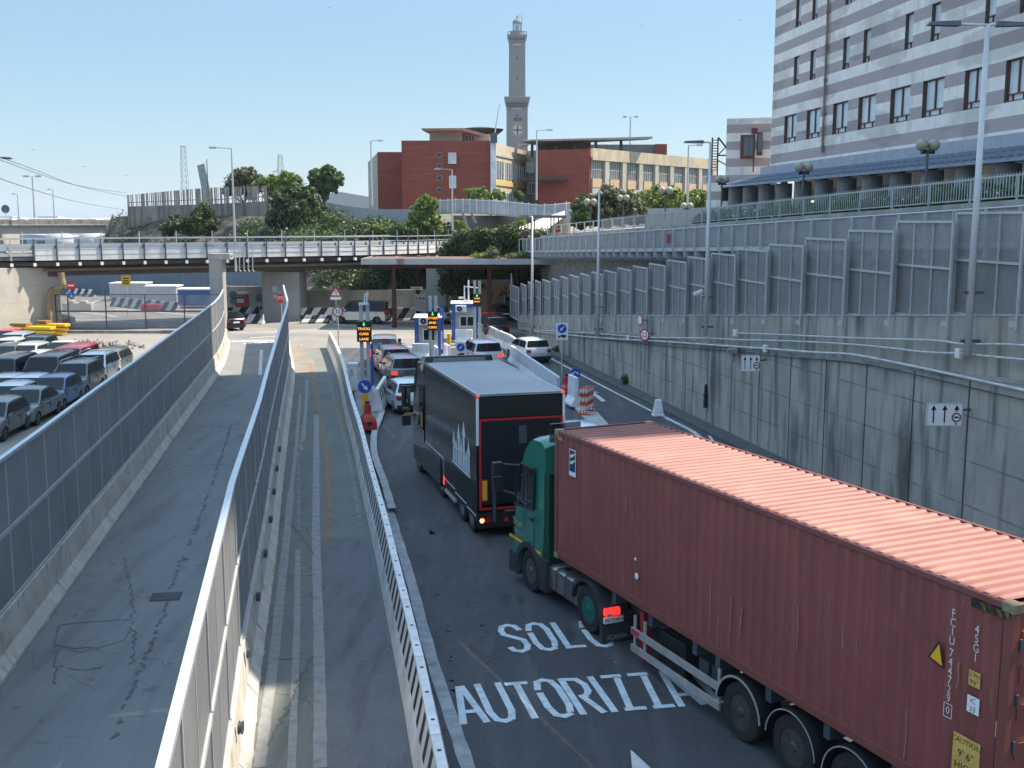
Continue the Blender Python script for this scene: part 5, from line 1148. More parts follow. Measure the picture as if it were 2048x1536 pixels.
def car(P, rz, kind, col, label, cat='car', lit=False, group=None, rails=False, name=None, z=0.004, dark_low=False, plate=True, roofcol=None, detail=True):
    k = KIND[kind]; L, W, H = k['L'], k['W'], k['H']; h2 = L / 2; ya = k['wb'] / 2; r = k['r']; ra = r * 1.17; zs = .24
    t = thing(name or {'hatch': 'hatchback_car', 'suv': 'suv_car', 'mpv': 'people_carrier', 'van': 'passenger_van', 'sedan': 'saloon_car', 'wagon': 'estate_car'}[kind], (P[0], P[1], z), label, cat, rz, group)
    pm_ = paint(col); belt = k['belt']; rb = k['rb']; deck = k['deck']
    top = [(-h2 + .02, .38), (-h2 - .01, .52), (-h2 + .01, .66), (-h2 + .05, belt - .1)]
    if deck: top += [(-h2 + .1, deck - .02), (rb, deck + .0), (rb + .3, belt)]
    else: top += [(rb + .02, belt)]
    top += [(-.6, belt + .005), (.5, belt - .01), (k['wsb'] - .05, k['cow'] - .05), (k['wsb'] + .35, k['cow'] - .07), (h2 - .45, (k['cow'] + k['nose']) / 2 + .0), (h2 - .14, k['nose']), (h2 - .01, k['nose'] - .16), (h2, .50), (h2 - .03, .34)]
    bot = [(h2 - .12, zs - .02)]
    def arch(c): return [(c + ra * math.cos(a), max(r + ra * math.sin(a), zs)) for a in [math.pi * i / 10 for i in range(11)]]
    bot += arch(ya) + arch(-ya) + [(-h2 + .12, zs + .0)]
    prof = top + bot
    S = [-1, -.975, -.88, -.6, -.25, .25, .6, .88, .975, 1]; secs = []
    for s_ in S:
        a = abs(s_); sec = []
        for (y, zz) in prof:
            yy = y * (1 - .075 * a ** 5 * (abs(y) / h2) ** 3 - .03 * a * a * (abs(y) / h2) ** 3)
            z2 = zz - (.05 * a ** 10 + .025 * a * a) * (1 if zz > .6 else 0)
            x = s_ * (W / 2) * (1 - .085 * (abs(y) / h2) ** 6) * (1 - (.02 if zz > belt - .12 else 0) - (.025 if zz < .3 else 0))
            sec.append((x, yy, z2))
        secs.append(sec)
    mb = MB(); mb.loft(secs); body = mb.build('body', pm_, t, auto=38)
    # cabin
    def hw(zz): f_ = (zz - belt) / (H - belt); return W / 2 * (.955 - .20 * max(0, f_))
    cab = [(rb, belt - .03), (rb + .08 if not deck else rb + .1, belt + .06), (k['rr'] + (0 if deck else -.06), k['rz'] - .03), (k['rr'] + .16, H - .02), (-.5, H), (k['wst'] - .25, H - .015), (k['wst'], H - .06), (k['wsb'] - .04, k['cow'] - .05), (k['wsb'] + .06, k['cow'] - .10)]
    secs = []
    for s_ in [-1, -.93, -.6, 0, .6, .93, 1]:
        a = abs(s_); secs.append([(s_ * hw(zz), y * (1 - .05 * a * a * (abs(y) / h2)) , zz - (.07 * a ** 3 if zz > H - .12 else (.03 * a ** 3 if zz > H - .25 else 0))) for y, zz in cab])
    mb = MB(); mb.loft(secs); mb.build('cabin', roofcol or pm_, t, auto=40)
    # glass panels
    def across(p, q, t0, t1, sm, off, nm):
        mb = MB(); rows = []
        dy, dz = q[0] - p[0], q[1] - p[1]; ln = math.hypot(dy, dz); ny, nz = -dz / ln, dy / ln
        if nz < 0: ny, nz = -ny, -nz
        for s_ in (-sm, -sm * .6, 0, sm * .6, sm):
            row = []
            for tt in (t0, t1):
                y, zz = p[0] + dy * tt, p[1] + dz * tt; y2 = y * (1 - .05 * s_ * s_ * (abs(y) / h2)); row.append((s_ * hw(zz), y2 + ny * off, zz + nz * off))
            rows.append(row)
        mb.loft(rows, closed=False, caps=False); return mb.build(nm, glass, t, smooth=True)
    across(cab[7], cab[6], .04, .95, .90, .015, 'windscreen')
    across(cab[1], cab[2], .04, .97, .90, .02, 'rear_window')
    zb_, zt_ = belt + .045, H - .14
    def ylim(zz, front):
        p, q = (cab[7], cab[6]) if front else (cab[1], cab[2]); f_ = (zz - p[1]) / (q[1] - p[1]); return p[0] + (q[0] - p[0]) * f_
    yf0, yf1 = ylim(zb_, 1) - .12, ylim(zt_, 1) - .10; yr0, yr1 = ylim(zb_, 0) + .16, ylim(zt_, 0) + .14; ym = (yf1 + yr1) / 2 + .1
    for sd_ in (-1, 1):
        for (a, b, c, d) in ((ym + .03, yf0, yf1, ym + .03), (yr0, ym - .05, ym - .05, yr1)):
            mb = MB(); q = [(a, zb_), (b, zb_), (c, zt_), (d, zt_)]
            mb.add([(sd_ * (hw(zz) + .012), y * (1 - .05 * (abs(y) / h2)), zz) for y, zz in q], [(0, 1, 2, 3)]); mb.build('side_window', glass, t)
    # wheels
    rim = M_rim
    for sx in (-1, 1):
        for yy in (ya, -ya):
            x0 = sx * (W / 2 - .025); w_ = t_wheel(r, sx); w_.parent = t; w_.location = (x0, yy, r)
            
    # arch shadows / underbody
    MB().box(-W / 2 + .12, W / 2 - .12, -h2 + .3, h2 - .3, .2, .55).build('underbody', black, t)
    # lamps
    tl = red_lit if lit else red_off; zt0 = belt - .25 if kind in ('hatch', 'suv', 'sedan', 'wagon') else belt - .35
    for sd_ in (-1, 1):
        x0, x1 = sd_ * (W / 2 * .62), sd_ * (W / 2 * .90); zz0, zz1 = zt0, zt0 + (.17 if kind != 'mpv' and kind != 'van' else .45)
        if kind in ('mpv', 'van'): x0 = sd_ * W / 2 * .80
        yb = -h2 - .0
        mb = MB(); mb.hexa([(x0, yb - .005, zz0), (x1, yb + .10, zz0), (x1 * 1.02, yb + .35, zz0 + .03), (x0, yb + .2, zz0)], [(x0, yb + .02, zz1), (x1, yb + .12, zz1), (x1 * 1.02, yb + .35, zz1), (x0, yb + .2, zz1)]); mb.build('tail_light', tl, t)
        yf = h2; nz_ = k['nose']
        mb = MB(); mb.hexa([(sd_ * W * .26, yf - .02, nz_ - .17), (sd_ * W * .42, yf - .11, nz_ - .15), (sd_ * W * .455, yf - .42, nz_ - .06), (sd_ * W * .28, yf - .3, nz_ - .1)], [(sd_ * W * .27, yf - .08, nz_ - .02), (sd_ * W * .42, yf - .17, nz_ - .015), (sd_ * W * .455, yf - .48, nz_ + .03), (sd_ * W * .28, yf - .34, nz_ + .03)]); mb.build('headlight', lens, t)
        mb = MB(); mb.hexa([(sd_ * hw(belt), k['wsb'] - .42, belt), (sd_ * (W / 2 + .13), k['wsb'] - .45, belt + .02), (sd_ * (W / 2 + .13), k['wsb'] - .28, belt + .02), (sd_ * hw(belt), k['wsb'] - .26, belt)], [(sd_ * hw(belt), k['wsb'] - .42, belt + .06), (sd_ * (W / 2 + .13), k['wsb'] - .45, belt + .17), (sd_ * (W / 2 + .13), k['wsb'] - .30, belt + .17), (sd_ * hw(belt), k['wsb'] - .28, belt + .06)]); mb.build('mirror', pm_ if not dark_low else black, t)
    if lit: across((rb + .02, belt), (k['rr'] - .02, k['rz'] + .02), .93, .985, .13, .05, 'brake_light').data.materials[0] = red_lit
    MB().box(-.27, .27, -h2 - .025, -h2 + .02, .62 if not deck else .5, .73 if not deck else .61).build('number_plate', white, t)
    MB().box(-.27, .27, h2 - .02, h2 + .012, .38, .49).build('number_plate', white, t)
    mb = MB(); mb.box(-W * .3, W * .3, h2 - .045, h2 - .006, .52, .61); mb.box(-W * .36, W * .36, h2 - .07, h2 - .02, .25, .36); mb.build('grille', black, t)
    mb = MB(); mb.hexa([(-W * .44, -h2 + .0, .25), (W * .44, -h2 + .0, .25), (W * .44, -h2 + .25, .25), (-W * .44, -h2 + .25, .25)], [(-W * .44, -h2 - .012, .44), (W * .44, -h2 - .012, .44), (W * .44, -h2 + .2, .44), (-W * .44, -h2 + .2, .44)]); mb.build('rear_bumper', black, t)
    if rails:
        for sd_ in (-1, 1):
            mb = MB(); mb.path([(sd_ * W * .36, k['wst'] - .1, H - .02), (sd_ * W * .36, k['wst'] - .3, H + .045), (sd_ * W * .36, k['rr'] + .3, H + .045), (sd_ * W * .36, k['rr'] + .12, H - .02)], .02, 6); mb.build('roof_rail', steel, t)
    # door seams and handles
    mb = MB()
    for sd_ in (-1, 1):
        for y in (ym, yf0 - .03 if kind != 'van' else yf0 - .03): mb.box(sd_ * (W / 2 - .012), sd_ * (W / 2 + .003), y - .008, y + .008, .34, belt - .06)
        for y in (ym + .12, ym - .9): mb.box(sd_ * (W / 2 - .02), sd_ * (W / 2 + .012), y, y + .16, belt - .17, belt - .14)
    mb.build('door_seam', black, t)
    return t
M_rim = M('alloy_rim', (.32, .33, .34), .35, .8, var=0)
wcache = {}
def t_wheel(r, sx):
    key = (round(r, 3), sx)
    if key in wcache:
        o = wcache[key]; c = o.copy(); C.objects.link(c); d = o.children[0].copy(); C.objects.link(d); d.parent = c; return c
    mb = MB(); n = 24; w_ = .21 if r < .4 else .30
    pr = [(0.0, r * .6), (0, r * .93), (.02, r), (w_ - .03, r), (w_, r * .93), (w_, r * .5)]
    secs = [[(-sx * x, rr * math.cos(2 * math.pi * i / n), rr * math.sin(2 * math.pi * i / n)) for i in range(n)] for x, rr in pr]; mb.loft(secs, caps=True)
    o = mb.build('wheel', rubber, auto=35)
    mb = MB(); mb.tube((-sx * .035, 0, 0), (-sx * .005 + sx * .0, 0, 0), r * .64, n=20)
    for i in range(5):
        a = 2 * math.pi * i / 5; mb.bar((sx * .004, r * .1 * math.cos(a), r * .1 * math.sin(a)), (sx * .004, r * .62 * math.cos(a), r * .62 * math.sin(a)), .05, .02)
    d = mb.build('rim', M_rim, o); wcache[key] = o; return o
def at_flank(p_front, p_rear, kind, side, **kw):
    """place a car from the ground contact of the two wheels on its visible flank; side=+1: the car's right flank, -1: left flank"""
    a, b = G(*p_front), G(*p_rear); d = (a - b).xy.normalized(); k = KIND[kind]; rgt = Vector((d.y, -d.x)); m = (a + b).xy / 2 - rgt * side * (k['W'] / 2 - .1)
    return m, math.atan2(d.y, d.x) - math.pi / 2
# queue in the left booth lane (rear bumpers towards us)
def at_rear(px, py, rz, kind): g = G(px, py); k = KIND[kind]; return (g.x - math.sin(rz) * (k['L'] / 2 - .1), g.y + math.cos(rz) * (k['L'] / 2 - .1))
H1 = R(12)
car(at_rear(769, 736, R(6), 'mpv'), R(6), 'mpv', (.035, .055, .065), 'dark teal grey people carrier first at the left booth with lit brake lamps', lit=True, roofcol=paint((.16, .19, .21), .25, .3))  # sky reflection put into a paler cabin colour, here and on the next two
car(at_rear(795, 757, R(14), 'suv'), R(14), 'suv', (.30, .018, .018), 'dark red four wheel drive second in the left booth queue', lit=True, rails=True, roofcol=paint((.30, .20, .21), .3, .2))
car(at_rear(817, 780, R(16), 'suv'), R(16), 'suv', (.03, .038, .045), 'charcoal four wheel drive third in the left booth queue', lit=True, rails=True, roofcol=paint((.20, .23, .26), .25, .3))
car(at_rear(829, 829, R(17), 'hatch'), R(17), 'hatch', (.60, .66, .70), 'white hatchback half hidden beside the mirror of the black lorry', lit=False)
car(at_rear(979, 742, R(16), 'suv'), R(16), 'suv', (.55, .59, .62), 'white car queuing just beyond the roof of the black lorry', lit=True)
car(at_rear(1078, 727, R(20), 'hatch'), R(20), 'hatch', (.62, .68, .73), 'white hatchback driving alone up the right carriageway', lit=False)
car(at_rear(997, 680, R(14), 'suv'), R(14), 'suv', (.012, .015, .022), 'black four wheel drive with red tail lamps right of the right booth', lit=False)
car((G(973, 662).x, G(973, 662).y + 2), R(10), 'wagon', (.16, .02, .02), 'dark red car in the shade under the canopy ahead of the black four wheel drive')
car((G(1003, 645).x, G(1003, 645).y + 3), R(10), 'wagon', (.02, .018, .02), 'dark car farthest in the right lane beside the ochre office')
car((A(915, 628, 93).x - 1.5, 93), R(4), 'hatch', (.4, .46, .5), 'white car waiting behind between the two booths')
w1 = G(1168, 851, 1.44); car((w1.x - math.sin(R(22)) * 1.2 + .1, w1.y + 1.0), R(22), 'hatch', (.60, .66, .70), 'white hatchback between the container lorry and the right island')
w1 = G(1250, 853, 1.5); car((w1.x + .35, w1.y - .8), R(20), 'hatch', (.012, .014, .018), 'black car roof showing just over the far edge of the red container')
m, rz = (G(465, 662).x - .9, G(465, 662).y + 1.6), R(38); car(m, rz, 'hatch', (.012, .015, .018), 'black hatchback turning at the junction beside the end of the left fence', lit=False)
car((G(128, 650).x - 1.0, 90.), R(-60), 'hatch', (.62, .63, .62), 'white hatchback showing past the ochre drain pipe')

# parked cars --------------------------------------------------------
def parked(pf, pr, kind, col, label, **kw):
    m, rz = at_flank(pf, pr, kind, -1); return car(m, rz, kind, col, label, group='cars parked in the car park', **kw)
rowA = [((9, 880), (49, 862), 'hatch', (.10, .115, .12), 'grey green hatchback nearest in the corner of the car park'),
        ((75, 848), (112, 832), 'sedan', (.10, .12, .125), 'grey saloon behind the nearest grey green hatchback'),
        ((131, 820), (155, 805), 'hatch', (.06, .12, .22), 'blue hatchback parked between the grey saloon and the dark grey off roader'),
        ((175, 795), (199, 783), 'suv', (.10, .12, .14), 'dark grey off roader parked next to the blue hatchback'),
        ((212, 773), (232, 761), 'suv', (.62, .62, .58), 'white off roader with a black sunroof parked by the left fence'),
        ((240, 755), (254, 745), 'wagon', (.10, .12, .11), 'dark green grey estate last in the row by the left fence')]
for pf, pr, kd, cl_, lb in rowA:
    a, b = G(*pf), G(*pr)
rA = []
for pf, pr, kd, cl_, lb in rowA: rA.append(at_flank(pf, pr, kd, -1))
hd = sum(r_[1] if r_[1] > 0 else r_[1] + 2 * math.pi for r_ in rA) / len(rA)
for (m, rz), (pf, pr, kd, cl_, lb) in zip(rA, rowA):
    car(m, hd, kd, cl_, lb, group='cars parked in the car park', rails=(kd == 'suv'))
def parked_at(px, py, z, kind, col, label, dh=0.):
    P = G(px, py, z); return car((P.x, P.y), hd + dh, kind, col, label, group='cars parked in the car park')
parked_at(16, 768, 1.45, 'hatch', (.55, .60, .64), 'pale silver hatchback beside the grey saloon at the left edge')
parked_at(52, 752, 1.45, 'hatch', (.55, .58, .60), 'white hatchback squeezed between the blue hatchback and the dark vans')
parked_at(12, 712, 1.9, 'van', (.018, .016, .022), 'very dark passenger van at the left edge of the picture')
parked_at(98, 708, 1.9, 'van', (.04, .035, .045), 'dark violet passenger van in the middle of the car park')
parked_at(143, 692, 1.9, 'van', (.42, .04, .045), 'bright red passenger van behind the dark violet van')
parked_at(2, 752, 1.45, 'hatch', (.55, .57, .58), 'white car cut by the left edge below the very dark van')
parked_at(52, 688, 1.45, 'wagon', (.50, .53, .55), 'silver white estate behind the two dark vans')
parked_at(72, 704, 1.45, 'hatch', (.60, .60, .57), 'cream white car hidden between the dark vans')
parked_at(124, 682, 1.42, 'sedan', (.52, .52, .48), 'pale saloon left of the bright red van')
parked_at(72, 672, 1.45, 'hatch', (.03, .06, .05), 'dark green hatchback in the back row near the yellow barriers')
parked_at(27, 667, 1.45, 'wagon', (.30, .36, .42), 'silver blue estate in the back row')
parked_at(12, 678, 1.45, 'hatch', (.55, .56, .56), 'white hatchback at the left end of the back row')
parked_at(10, 690, 1.45, 'wagon', (.04, .06, .06), 'dark estate at the left edge behind the silver white estate')
parked_at(10, 660, 1.42, 'hatch', (.45, .05, .06), 'red car at the far left corner beside the abutment')

# silver pick-up with bicycles ------------------------------------------
def pickup():
    g = G(730, 645); t = thing('off_road_car', (g.x, g.y, .004), 'silver off road car with bicycles on the back crossing the junction', 'car', R(91)); 
    return g
g = G(722, 646)
pk = car((g.x, g.y), R(88), 'van', (.60, .59, .55), 'silver off road car with bicycles on its tail crossing the junction', name='off_road_car', roofcol=black)
bk = thing('bicycle', (g.x + 2.95, g.y, .55), 'dark bicycle carried upright on the tail of the silver off road car', 'bicycle', R(0))
mb = MB()
for x in (-.5, .5):
    n = 18
    for i in range(n): a0_, a1_ = 2 * math.pi * i / n, 2 * math.pi * (i + 1) / n; mb.tube((.0, x + .33 * math.cos(a0_), .45 + .33 * math.sin(a0_)), (0, x + .33 * math.cos(a1_), .45 + .33 * math.sin(a1_)), .02, n=5, cap=False)
mb.build('wheel', rubber, bk)
mb = MB(); [mb.tube(a, b, .02, n=5) for a, b in (((0, -.5, .45), (0, -.1, .45)), ((0, -.1, .45), (0, -.25, .95)), ((0, -.25, .9), (0, .35, .95)), ((0, -.1, .45), (0, .35, .9)), ((0, .35, 1.05), (0, .5, .45)), ((0, -.25, .9), (0, -.5, .45)), ((-.25, .33, 1.05), (.25, .33, 1.05)))]; mb.build('frame', steel_d, bk)

# =====================================================================
# RED CONTAINER LORRY
# =====================================================================
th = .42528
lorry = thing('articulated_lorry', (.937, 23.505, 0), 'green cab articulated lorry on a three axle trailer under the red container', 'lorry', th)
green = M('green_cab_paint', (.012, .17, .115), .25, .1, var=.08, scale=1., coat=.6)
# local frame: +y forwards, x to the right; container front face at y=0, left side at x=0
W2 = 2.5; cx0 = -.03; cx1 = cx0 + 2.5
side = [(.55, .55), (.55, 3.35), (.62, 3.62), (.80, 3.74), (1.25, 3.72), (1.55, 3.62), (1.78, 3.40), (2.02, 2.95), (2.2, 2.3), (2.34, 1.5), (2.36, .75), (2.30, .32), (1.95, .30)]
wy = 1.22; wr = .50
side = [(y + .0, z) for y, z in side]
archp = [(wy + .62 * math.cos(a), .5 + .62 * math.sin(a)) for a in [math.pi * i / 10 for i in range(11)]]
prof = side[:-1] + [(wy + .64, .34)] + archp[0:] + [(.58, .52)]
secs = []
for s_ in [-1, -.97, -.85, -.4, .4, .85, .97, 1]:
    a = abs(s_); secs.append([(cx0 + 1.25 + s_ * 1.25 * (1 - (.06 if z > 3.3 else 0) - (.02 if z > 2.4 else 0)), y - (.30 * a ** 6 if y > 1.9 else (.12 * a ** 6 if y > 1.5 else 0)), z - (.10 * a ** 6 if z > 3.3 else 0)) for y, z in prof])
mb = MB(); mb.loft(secs); cabo = mb.build('cab', green, lorry, auto=35)
mb = MB(); mb.add([(cx0 - .005, 1.02, 2.05), (cx0 - .005, 2.02, 1.95), (cx0 + .018, 1.86, 2.78), (cx0 + .02, 1.70, 2.95), (cx0 + .02, 1.05, 2.95)], [(0, 1, 2, 3, 4)]); dw = mb.build('side_window', glass, lorry)
mb = MB(); mb.path([(cx0 - .01, 1.0, 2.03), (cx0 - .01, 2.04, 1.93), (cx0 + .012, 1.87, 2.80), (cx0 + .014, 1.70, 2.98), (cx0 + .014, 1.02, 2.98), (cx0 - .01, 1.0, 2.03)], .022, 6); f_ = mb.build('window_seal', black, lorry)
mb = MB(); mb.path([(cx0 - .02, 1.35, 2.06), (cx0 - .02, 1.6, 2.1), (cx0, 1.55, 2.75), (cx0 + .0, 1.42, 2.8), (cx0 - .01, 1.35, 2.06)], .012, 5); mb.build('window_deflector', steel_d, lorry)
mb = MB(); mb.add([(cx0 - .006, 2.345, 1.05), (cx0 - .006, .57, 1.05), (cx0 - .006, .57, 1.13), (cx0 - .006, 2.33, 1.13)], [(0, 1, 2, 3)]); mb.build('yellow_stripe', yellow, lorry)
mb = MB(); mb.box(cx0 - .008, cx0 - .004, .96, .975, .95, 2.0); mb.box(cx0 - .008, cx0 - .004, 2.1, 2.115, .95, 1.95); mb.box(cx0 - .03, cx0 - .006, 1.0, 1.2, 1.75, 1.8); mb.build('door_seam', black, lorry)
LT = Matrix.Translation
SIDE = Matrix.Rotation(R(-90), 4, 'Z') @ FACE           # text on the left flank (read from the left), reading towards the rear
text('Smet', .26, M('gold_letters', (.40, .32, .12), .6, var=0), lorry, LT((cx0 - .012, 1.85, 1.52)) @ SIDE, 'door_lettering')
text('TRASPORTI', .13, M_grey if 'M_grey' in globals() else ink, lorry, LT((cx0 - .012, 1.75, 1.30)) @ SIDE, 'door_lettering')
# black lower trim, steps, wheel arch
mb = MB(); secs = []
for i in range(11):
    a = math.pi * i / 10; secs.append([(cx0 - .04, wy + rr * math.cos(a), .5 + rr * math.sin(a)) for rr in (.56, .70)] + [(cx0 + .3, wy + rr * math.cos(a), .5 + rr * math.sin(a)) for rr in (.70, .56)])
mb.loft(secs); mb.box(cx0 - .03, cx0 + .3, wy + .58, 2.30, .24, .74); mb.box(cx0 - .03, cx0 + .25, .30, wy - .60, .25, 1.0); mb.build('wheel_arch', M('grey_plastic', (.035, .04, .045), .6, var=.1), lorry)
mb = MB(); mb.box(cx0 + .05, cx1 - .05, .30, .55, .9, 3.0); mb.build('cab_rear_gap', M('dark_green', (.005, .05, .035), .5), lorry)
mb = MB()
for y, z0, z1 in ((2.52, 2.12, 2.80), ): mb.hexa([(cx0 - .34, y - .09, 2.12), (cx0 - .12, y - .09, 2.12), (cx0 - .12, y + .12, 2.12), (cx0 - .34, y + .12, 2.12)], [(cx0 - .38, y - .07, 2.50), (cx0 - .12, y - .07, 2.50), (cx0 - .12, y + .10, 2.50), (cx0 - .38, y + .10, 2.50)]); mb.hexa([(cx0 - .38, y - .09, 2.56), (cx0 - .12, y - .09, 2.56), (cx0 - .12, y + .12, 2.56), (cx0 - .38, y + .12, 2.56)], [(cx0 - .36, y - .07, 2.86), (cx0 - .12, y - .07, 2.86), (cx0 - .12, y + .10, 2.86), (cx0 - .36, y + .10, 2.86)])
mb.tube((cx0 - .12, 2.5, 2.8), (cx0 + .15, 2.0, 2.85), .03); mb.tube((cx0 - .12, 2.5, 2.15), (cx0 + .12, 2.15, 2.1), .03); mb.build('mirror', black, lorry, bevel=.02)
mb = MB(); mb.hexa([(cx0 + .15, .42, 3.7), (cx0 + .9, .42, 3.7), (cx0 + .9, .50, 3.7), (cx0 + .15, .50, 3.7)], [(cx0 + .15, .42, 4.12), (cx0 + .9, .42, 4.12), (cx0 + .9, .50, 4.12), (cx0 + .15, .50, 4.12)]); mb.build('air_deflector', see_through(M('smoked_plastic', (.02, .03, .03), .2, var=0), .35), lorry)
def lwheel(y, x, r=.50, dual=False, rimm=None, nm='wheel'):
    mb = MB(); n = 32; w_ = .30 if not dual else .6
    pr = [(0.03, r * .56), (0.0, r * .62), (0, r * .92), (.03, r * .99), (.06, r), (w_ - .05, r), (w_ - .02, r * .96), (w_, r * .5)]
    mb.loft([[(x + d_, y + rr * math.cos(2 * math.pi * i / n), r + rr * math.sin(2 * math.pi * i / n)) for i in range(n)] for d_, rr in pr]); o = mb.build(nm, rubber, lorry if x < 3 else lorry, auto=35)
    m2 = MB(); m2.loft([[(x + d_, y + rr * math.cos(2 * math.pi * i / n), r + rr * math.sin(2 * math.pi * i / n)) for i in range(n)] for d_, rr in ((.02, r * .58), (.04, r * .50), ((.10 if not dual else .16), r * .44), ((.07 if not dual else .17), r * .2), (.02, r * .17), (.0, r * .12))]); 
    for i in range(10): a = 2 * math.pi * i / 10; m2.tube((x + .07, y + r * .30 * math.cos(a), r + r * .30 * math.sin(a)), (x + .015, y + r * .30 * math.cos(a), r + r * .30 * math.sin(a)), .018, n=6)
    m2.build('rim', rimm or M_rim, o, auto=35); return o
grim = M('green_rim', (.015, .15, .12), .5, .2, var=.1); drim = M('dusty_rim', (.09, .09, .085), .6, .4, var=.2, scale=6)
lwheel(wy, cx0 + .02, rimm=M('plain_rim', (.15, .15, .15), .5, .6)); lwheel(-1.60, cx0 + .03, dual=True, rimm=grim)
for y in (-6.95, -8.30, -9.65): lwheel(y, .0, rimm=drim)
for y in (wy, -1.60, -6.95, -8.30, -9.65):       # right-hand side wheels
    mb = MB(); mb.tube((2.1 if y != -1.6 else 1.85, y, .5), (2.42, y, .5), .5, n=24); mb.build('wheel', rubber, lorry, auto=35)
# chassis
mb = MB(); mb.box(.75, 1.05, -4.2, .6, .55, .95); mb.box(1.45, 1.75, -4.2, .6, .55, .95); mb.box(.7, .95, -12.1, -2.0, .75, 1.15); mb.box(1.5, 1.75, -12.1, -2.0, .75, 1.15)
for y in (-2.6, -4.0, -5.5, -6.2, -7.6, -9, -10.4, -11.6, -12.1): mb.box(.06, 2.38, y - .07, y + .07, .95, 1.18)
mb.build('chassis', steel_d, lorry)
tank = M('brushed_tank', (.33, .34, .33), .35, .75, col2=(.2, .2, .2), scale=2)
y = .30; 
for i, L_ in enumerate((.30, .42, .36, .40)):
    secs = []; 
    for yy, k_ in ((y, .94), (y - .03, 1), (y - L_ + .05, 1), (y - L_ + .02, .94)):
        secs.append([(.04 + .3 + (xx) * k_, yy, .62 + zz * k_) for xx, zz in ((-.30, -.24), (-.22, -.30), (.22, -.30), (.30, -.24), (.30, .24), (.22, .30), (-.22, .30), (-.30, .24))])
    mb = MB(); mb.loft(secs); mb.build('fuel_tank', tank, lorry, auto=40); y -= L_ + .02
MB().tube((.2, -.25, .92), (.2, -.25, .97), .06).build('tank_cap', black, lorry); MB().box(-.05, .2, .35, .62, .32, .38).build('cab_step', steel, lorry)
mb = MB(); n = 12    # rear mudguard of the tractor
for x0_, x1_ in ((-.06, .62),): mb.loft([[(x0_, -1.60 + rr * math.cos(a), .5 + rr * math.sin(a)) for rr in (.60, .64)] + [(x1_, -1.60 + rr * math.cos(a), .5 + rr * math.sin(a)) for rr in (.64, .60)] for a in [math.pi * (.05 + .98 * i / n) for i in range(n + 1)]])
mb.box(-.06, .62, -2.30, -2.22, .12, .55); mb.build('mudguard', M('mudguard_plastic', (.03, .036, .045), .55, var=.1), lorry)
mb = MB(); mb.box(-.06, .62, -2.36, -2.31, .03, .40); mb.build('mud_flap', M('rubber_flap', (.035, .04, .045), .7), lorry)
text('SCANIA', .14, M('flap_letter', (.30, .32, .34), .6, var=0), lorry, face_at(.28, -2.375, .13), 'flap_lettering')
MB().box(-.02, .42, -2.38, -2.31, .44, .56).build('number_plate', sign_w, lorry); text('FN 929EW', .105, ink, lorry, face_at(.21, -2.385, .50), 'plate_lettering')
MB().box(-.02, .34, -2.40, -2.30, .60, .76).build('tail_light', M('lorry_tail_light', (1., .04, .03), .3, var=0, emit=.5), lorry, bevel=.02); MB().box(.02, .14, -2.41, -2.401, .60, .66).build('reversing_light', lens, lorry)
MB().box(.95, 1.6, -3.0, -2.7, .75, 1.0).build('yellow_box', yellow, lorry)
# side guards, trailer legs, boxes
gm = M('guard_aluminium', (.48, .48, .47), .45, .4, col2=(.36, .35, .33), scale=4)
for z0, z1 in ((.62, .76), (.28, .42)): MB().box(-.02, .02, -6.38, -3.42, z0, z1).build('side_guard', gm, lorry)
mb = MB(); [mb.box(.021, .06, y_ - .03, y_ + .03, .26, 1.0) for y_ in (-3.48, -3.85, -6.3)]; mb.build('guard_post', gm, lorry)
MB().box(-.028, -.021, -3.72, -3.44, .64, .74).build('guard_marker', red_s, lorry)
MB().box(.12, .30, -3.66, -3.52, .1, 1.1).build('landing_leg', M('red_leg', (.30, .03, .04), .6), lorry)
MB().box(.2, .9, -5.0, -4.1, .30, .92).build('tool_box', black, lorry, bevel=.02)
mb = MB(); [mb.box(.3, .7, y_, y_ + .3, .5, .8) for y_ in (-5.6, -6.0)]; mb.build('air_tank', steel_d, lorry)
for i, y_ in enumerate((-6.95, -8.30, -9.65)):
    mb = MB(); mb.loft([[(-.05, y_ + rr * math.cos(a), .5 + rr * math.sin(a)) for rr in (.58, .61)] + [(.42, y_ + rr * math.cos(a), .5 + rr * math.sin(a)) for rr in (.61, .58)] for a in [math.pi * (.02 + .96 * k_ / 14) for k_ in range(15)]]); mg = mb.build('mudguard', black, lorry)
    mb = MB(); mb.loft([[(-.062, y_ + rr * math.cos(a), .5 + rr * math.sin(a)) for rr in (.585, .625 if i == 0 else .605)] + [(-.052, y_ + rr * math.cos(a), .5 + rr * math.sin(a)) for rr in (.625 if i == 0 else .605, .585)] for a in [math.pi * (.02 + .96 * k_ / 14) for k_ in range(15)]]); mb.build('guard_edge', gm, mg)
# the container ------------------------------------------------------
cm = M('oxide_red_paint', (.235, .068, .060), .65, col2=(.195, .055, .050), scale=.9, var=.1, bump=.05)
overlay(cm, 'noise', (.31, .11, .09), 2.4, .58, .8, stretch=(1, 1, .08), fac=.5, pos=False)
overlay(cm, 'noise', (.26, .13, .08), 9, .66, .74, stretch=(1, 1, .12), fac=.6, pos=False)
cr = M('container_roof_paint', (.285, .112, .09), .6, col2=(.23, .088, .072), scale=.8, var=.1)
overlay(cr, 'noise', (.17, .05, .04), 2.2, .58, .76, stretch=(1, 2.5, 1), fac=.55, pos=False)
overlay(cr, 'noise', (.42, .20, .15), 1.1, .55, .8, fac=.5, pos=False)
frm = M('container_frame', (.20, .055, .048), .65, col2=(.15, .05, .04), scale=3); overlay(frm, 'noise', (.17, .09, .05), 6, .6, .7, pos=False, fac=.35)
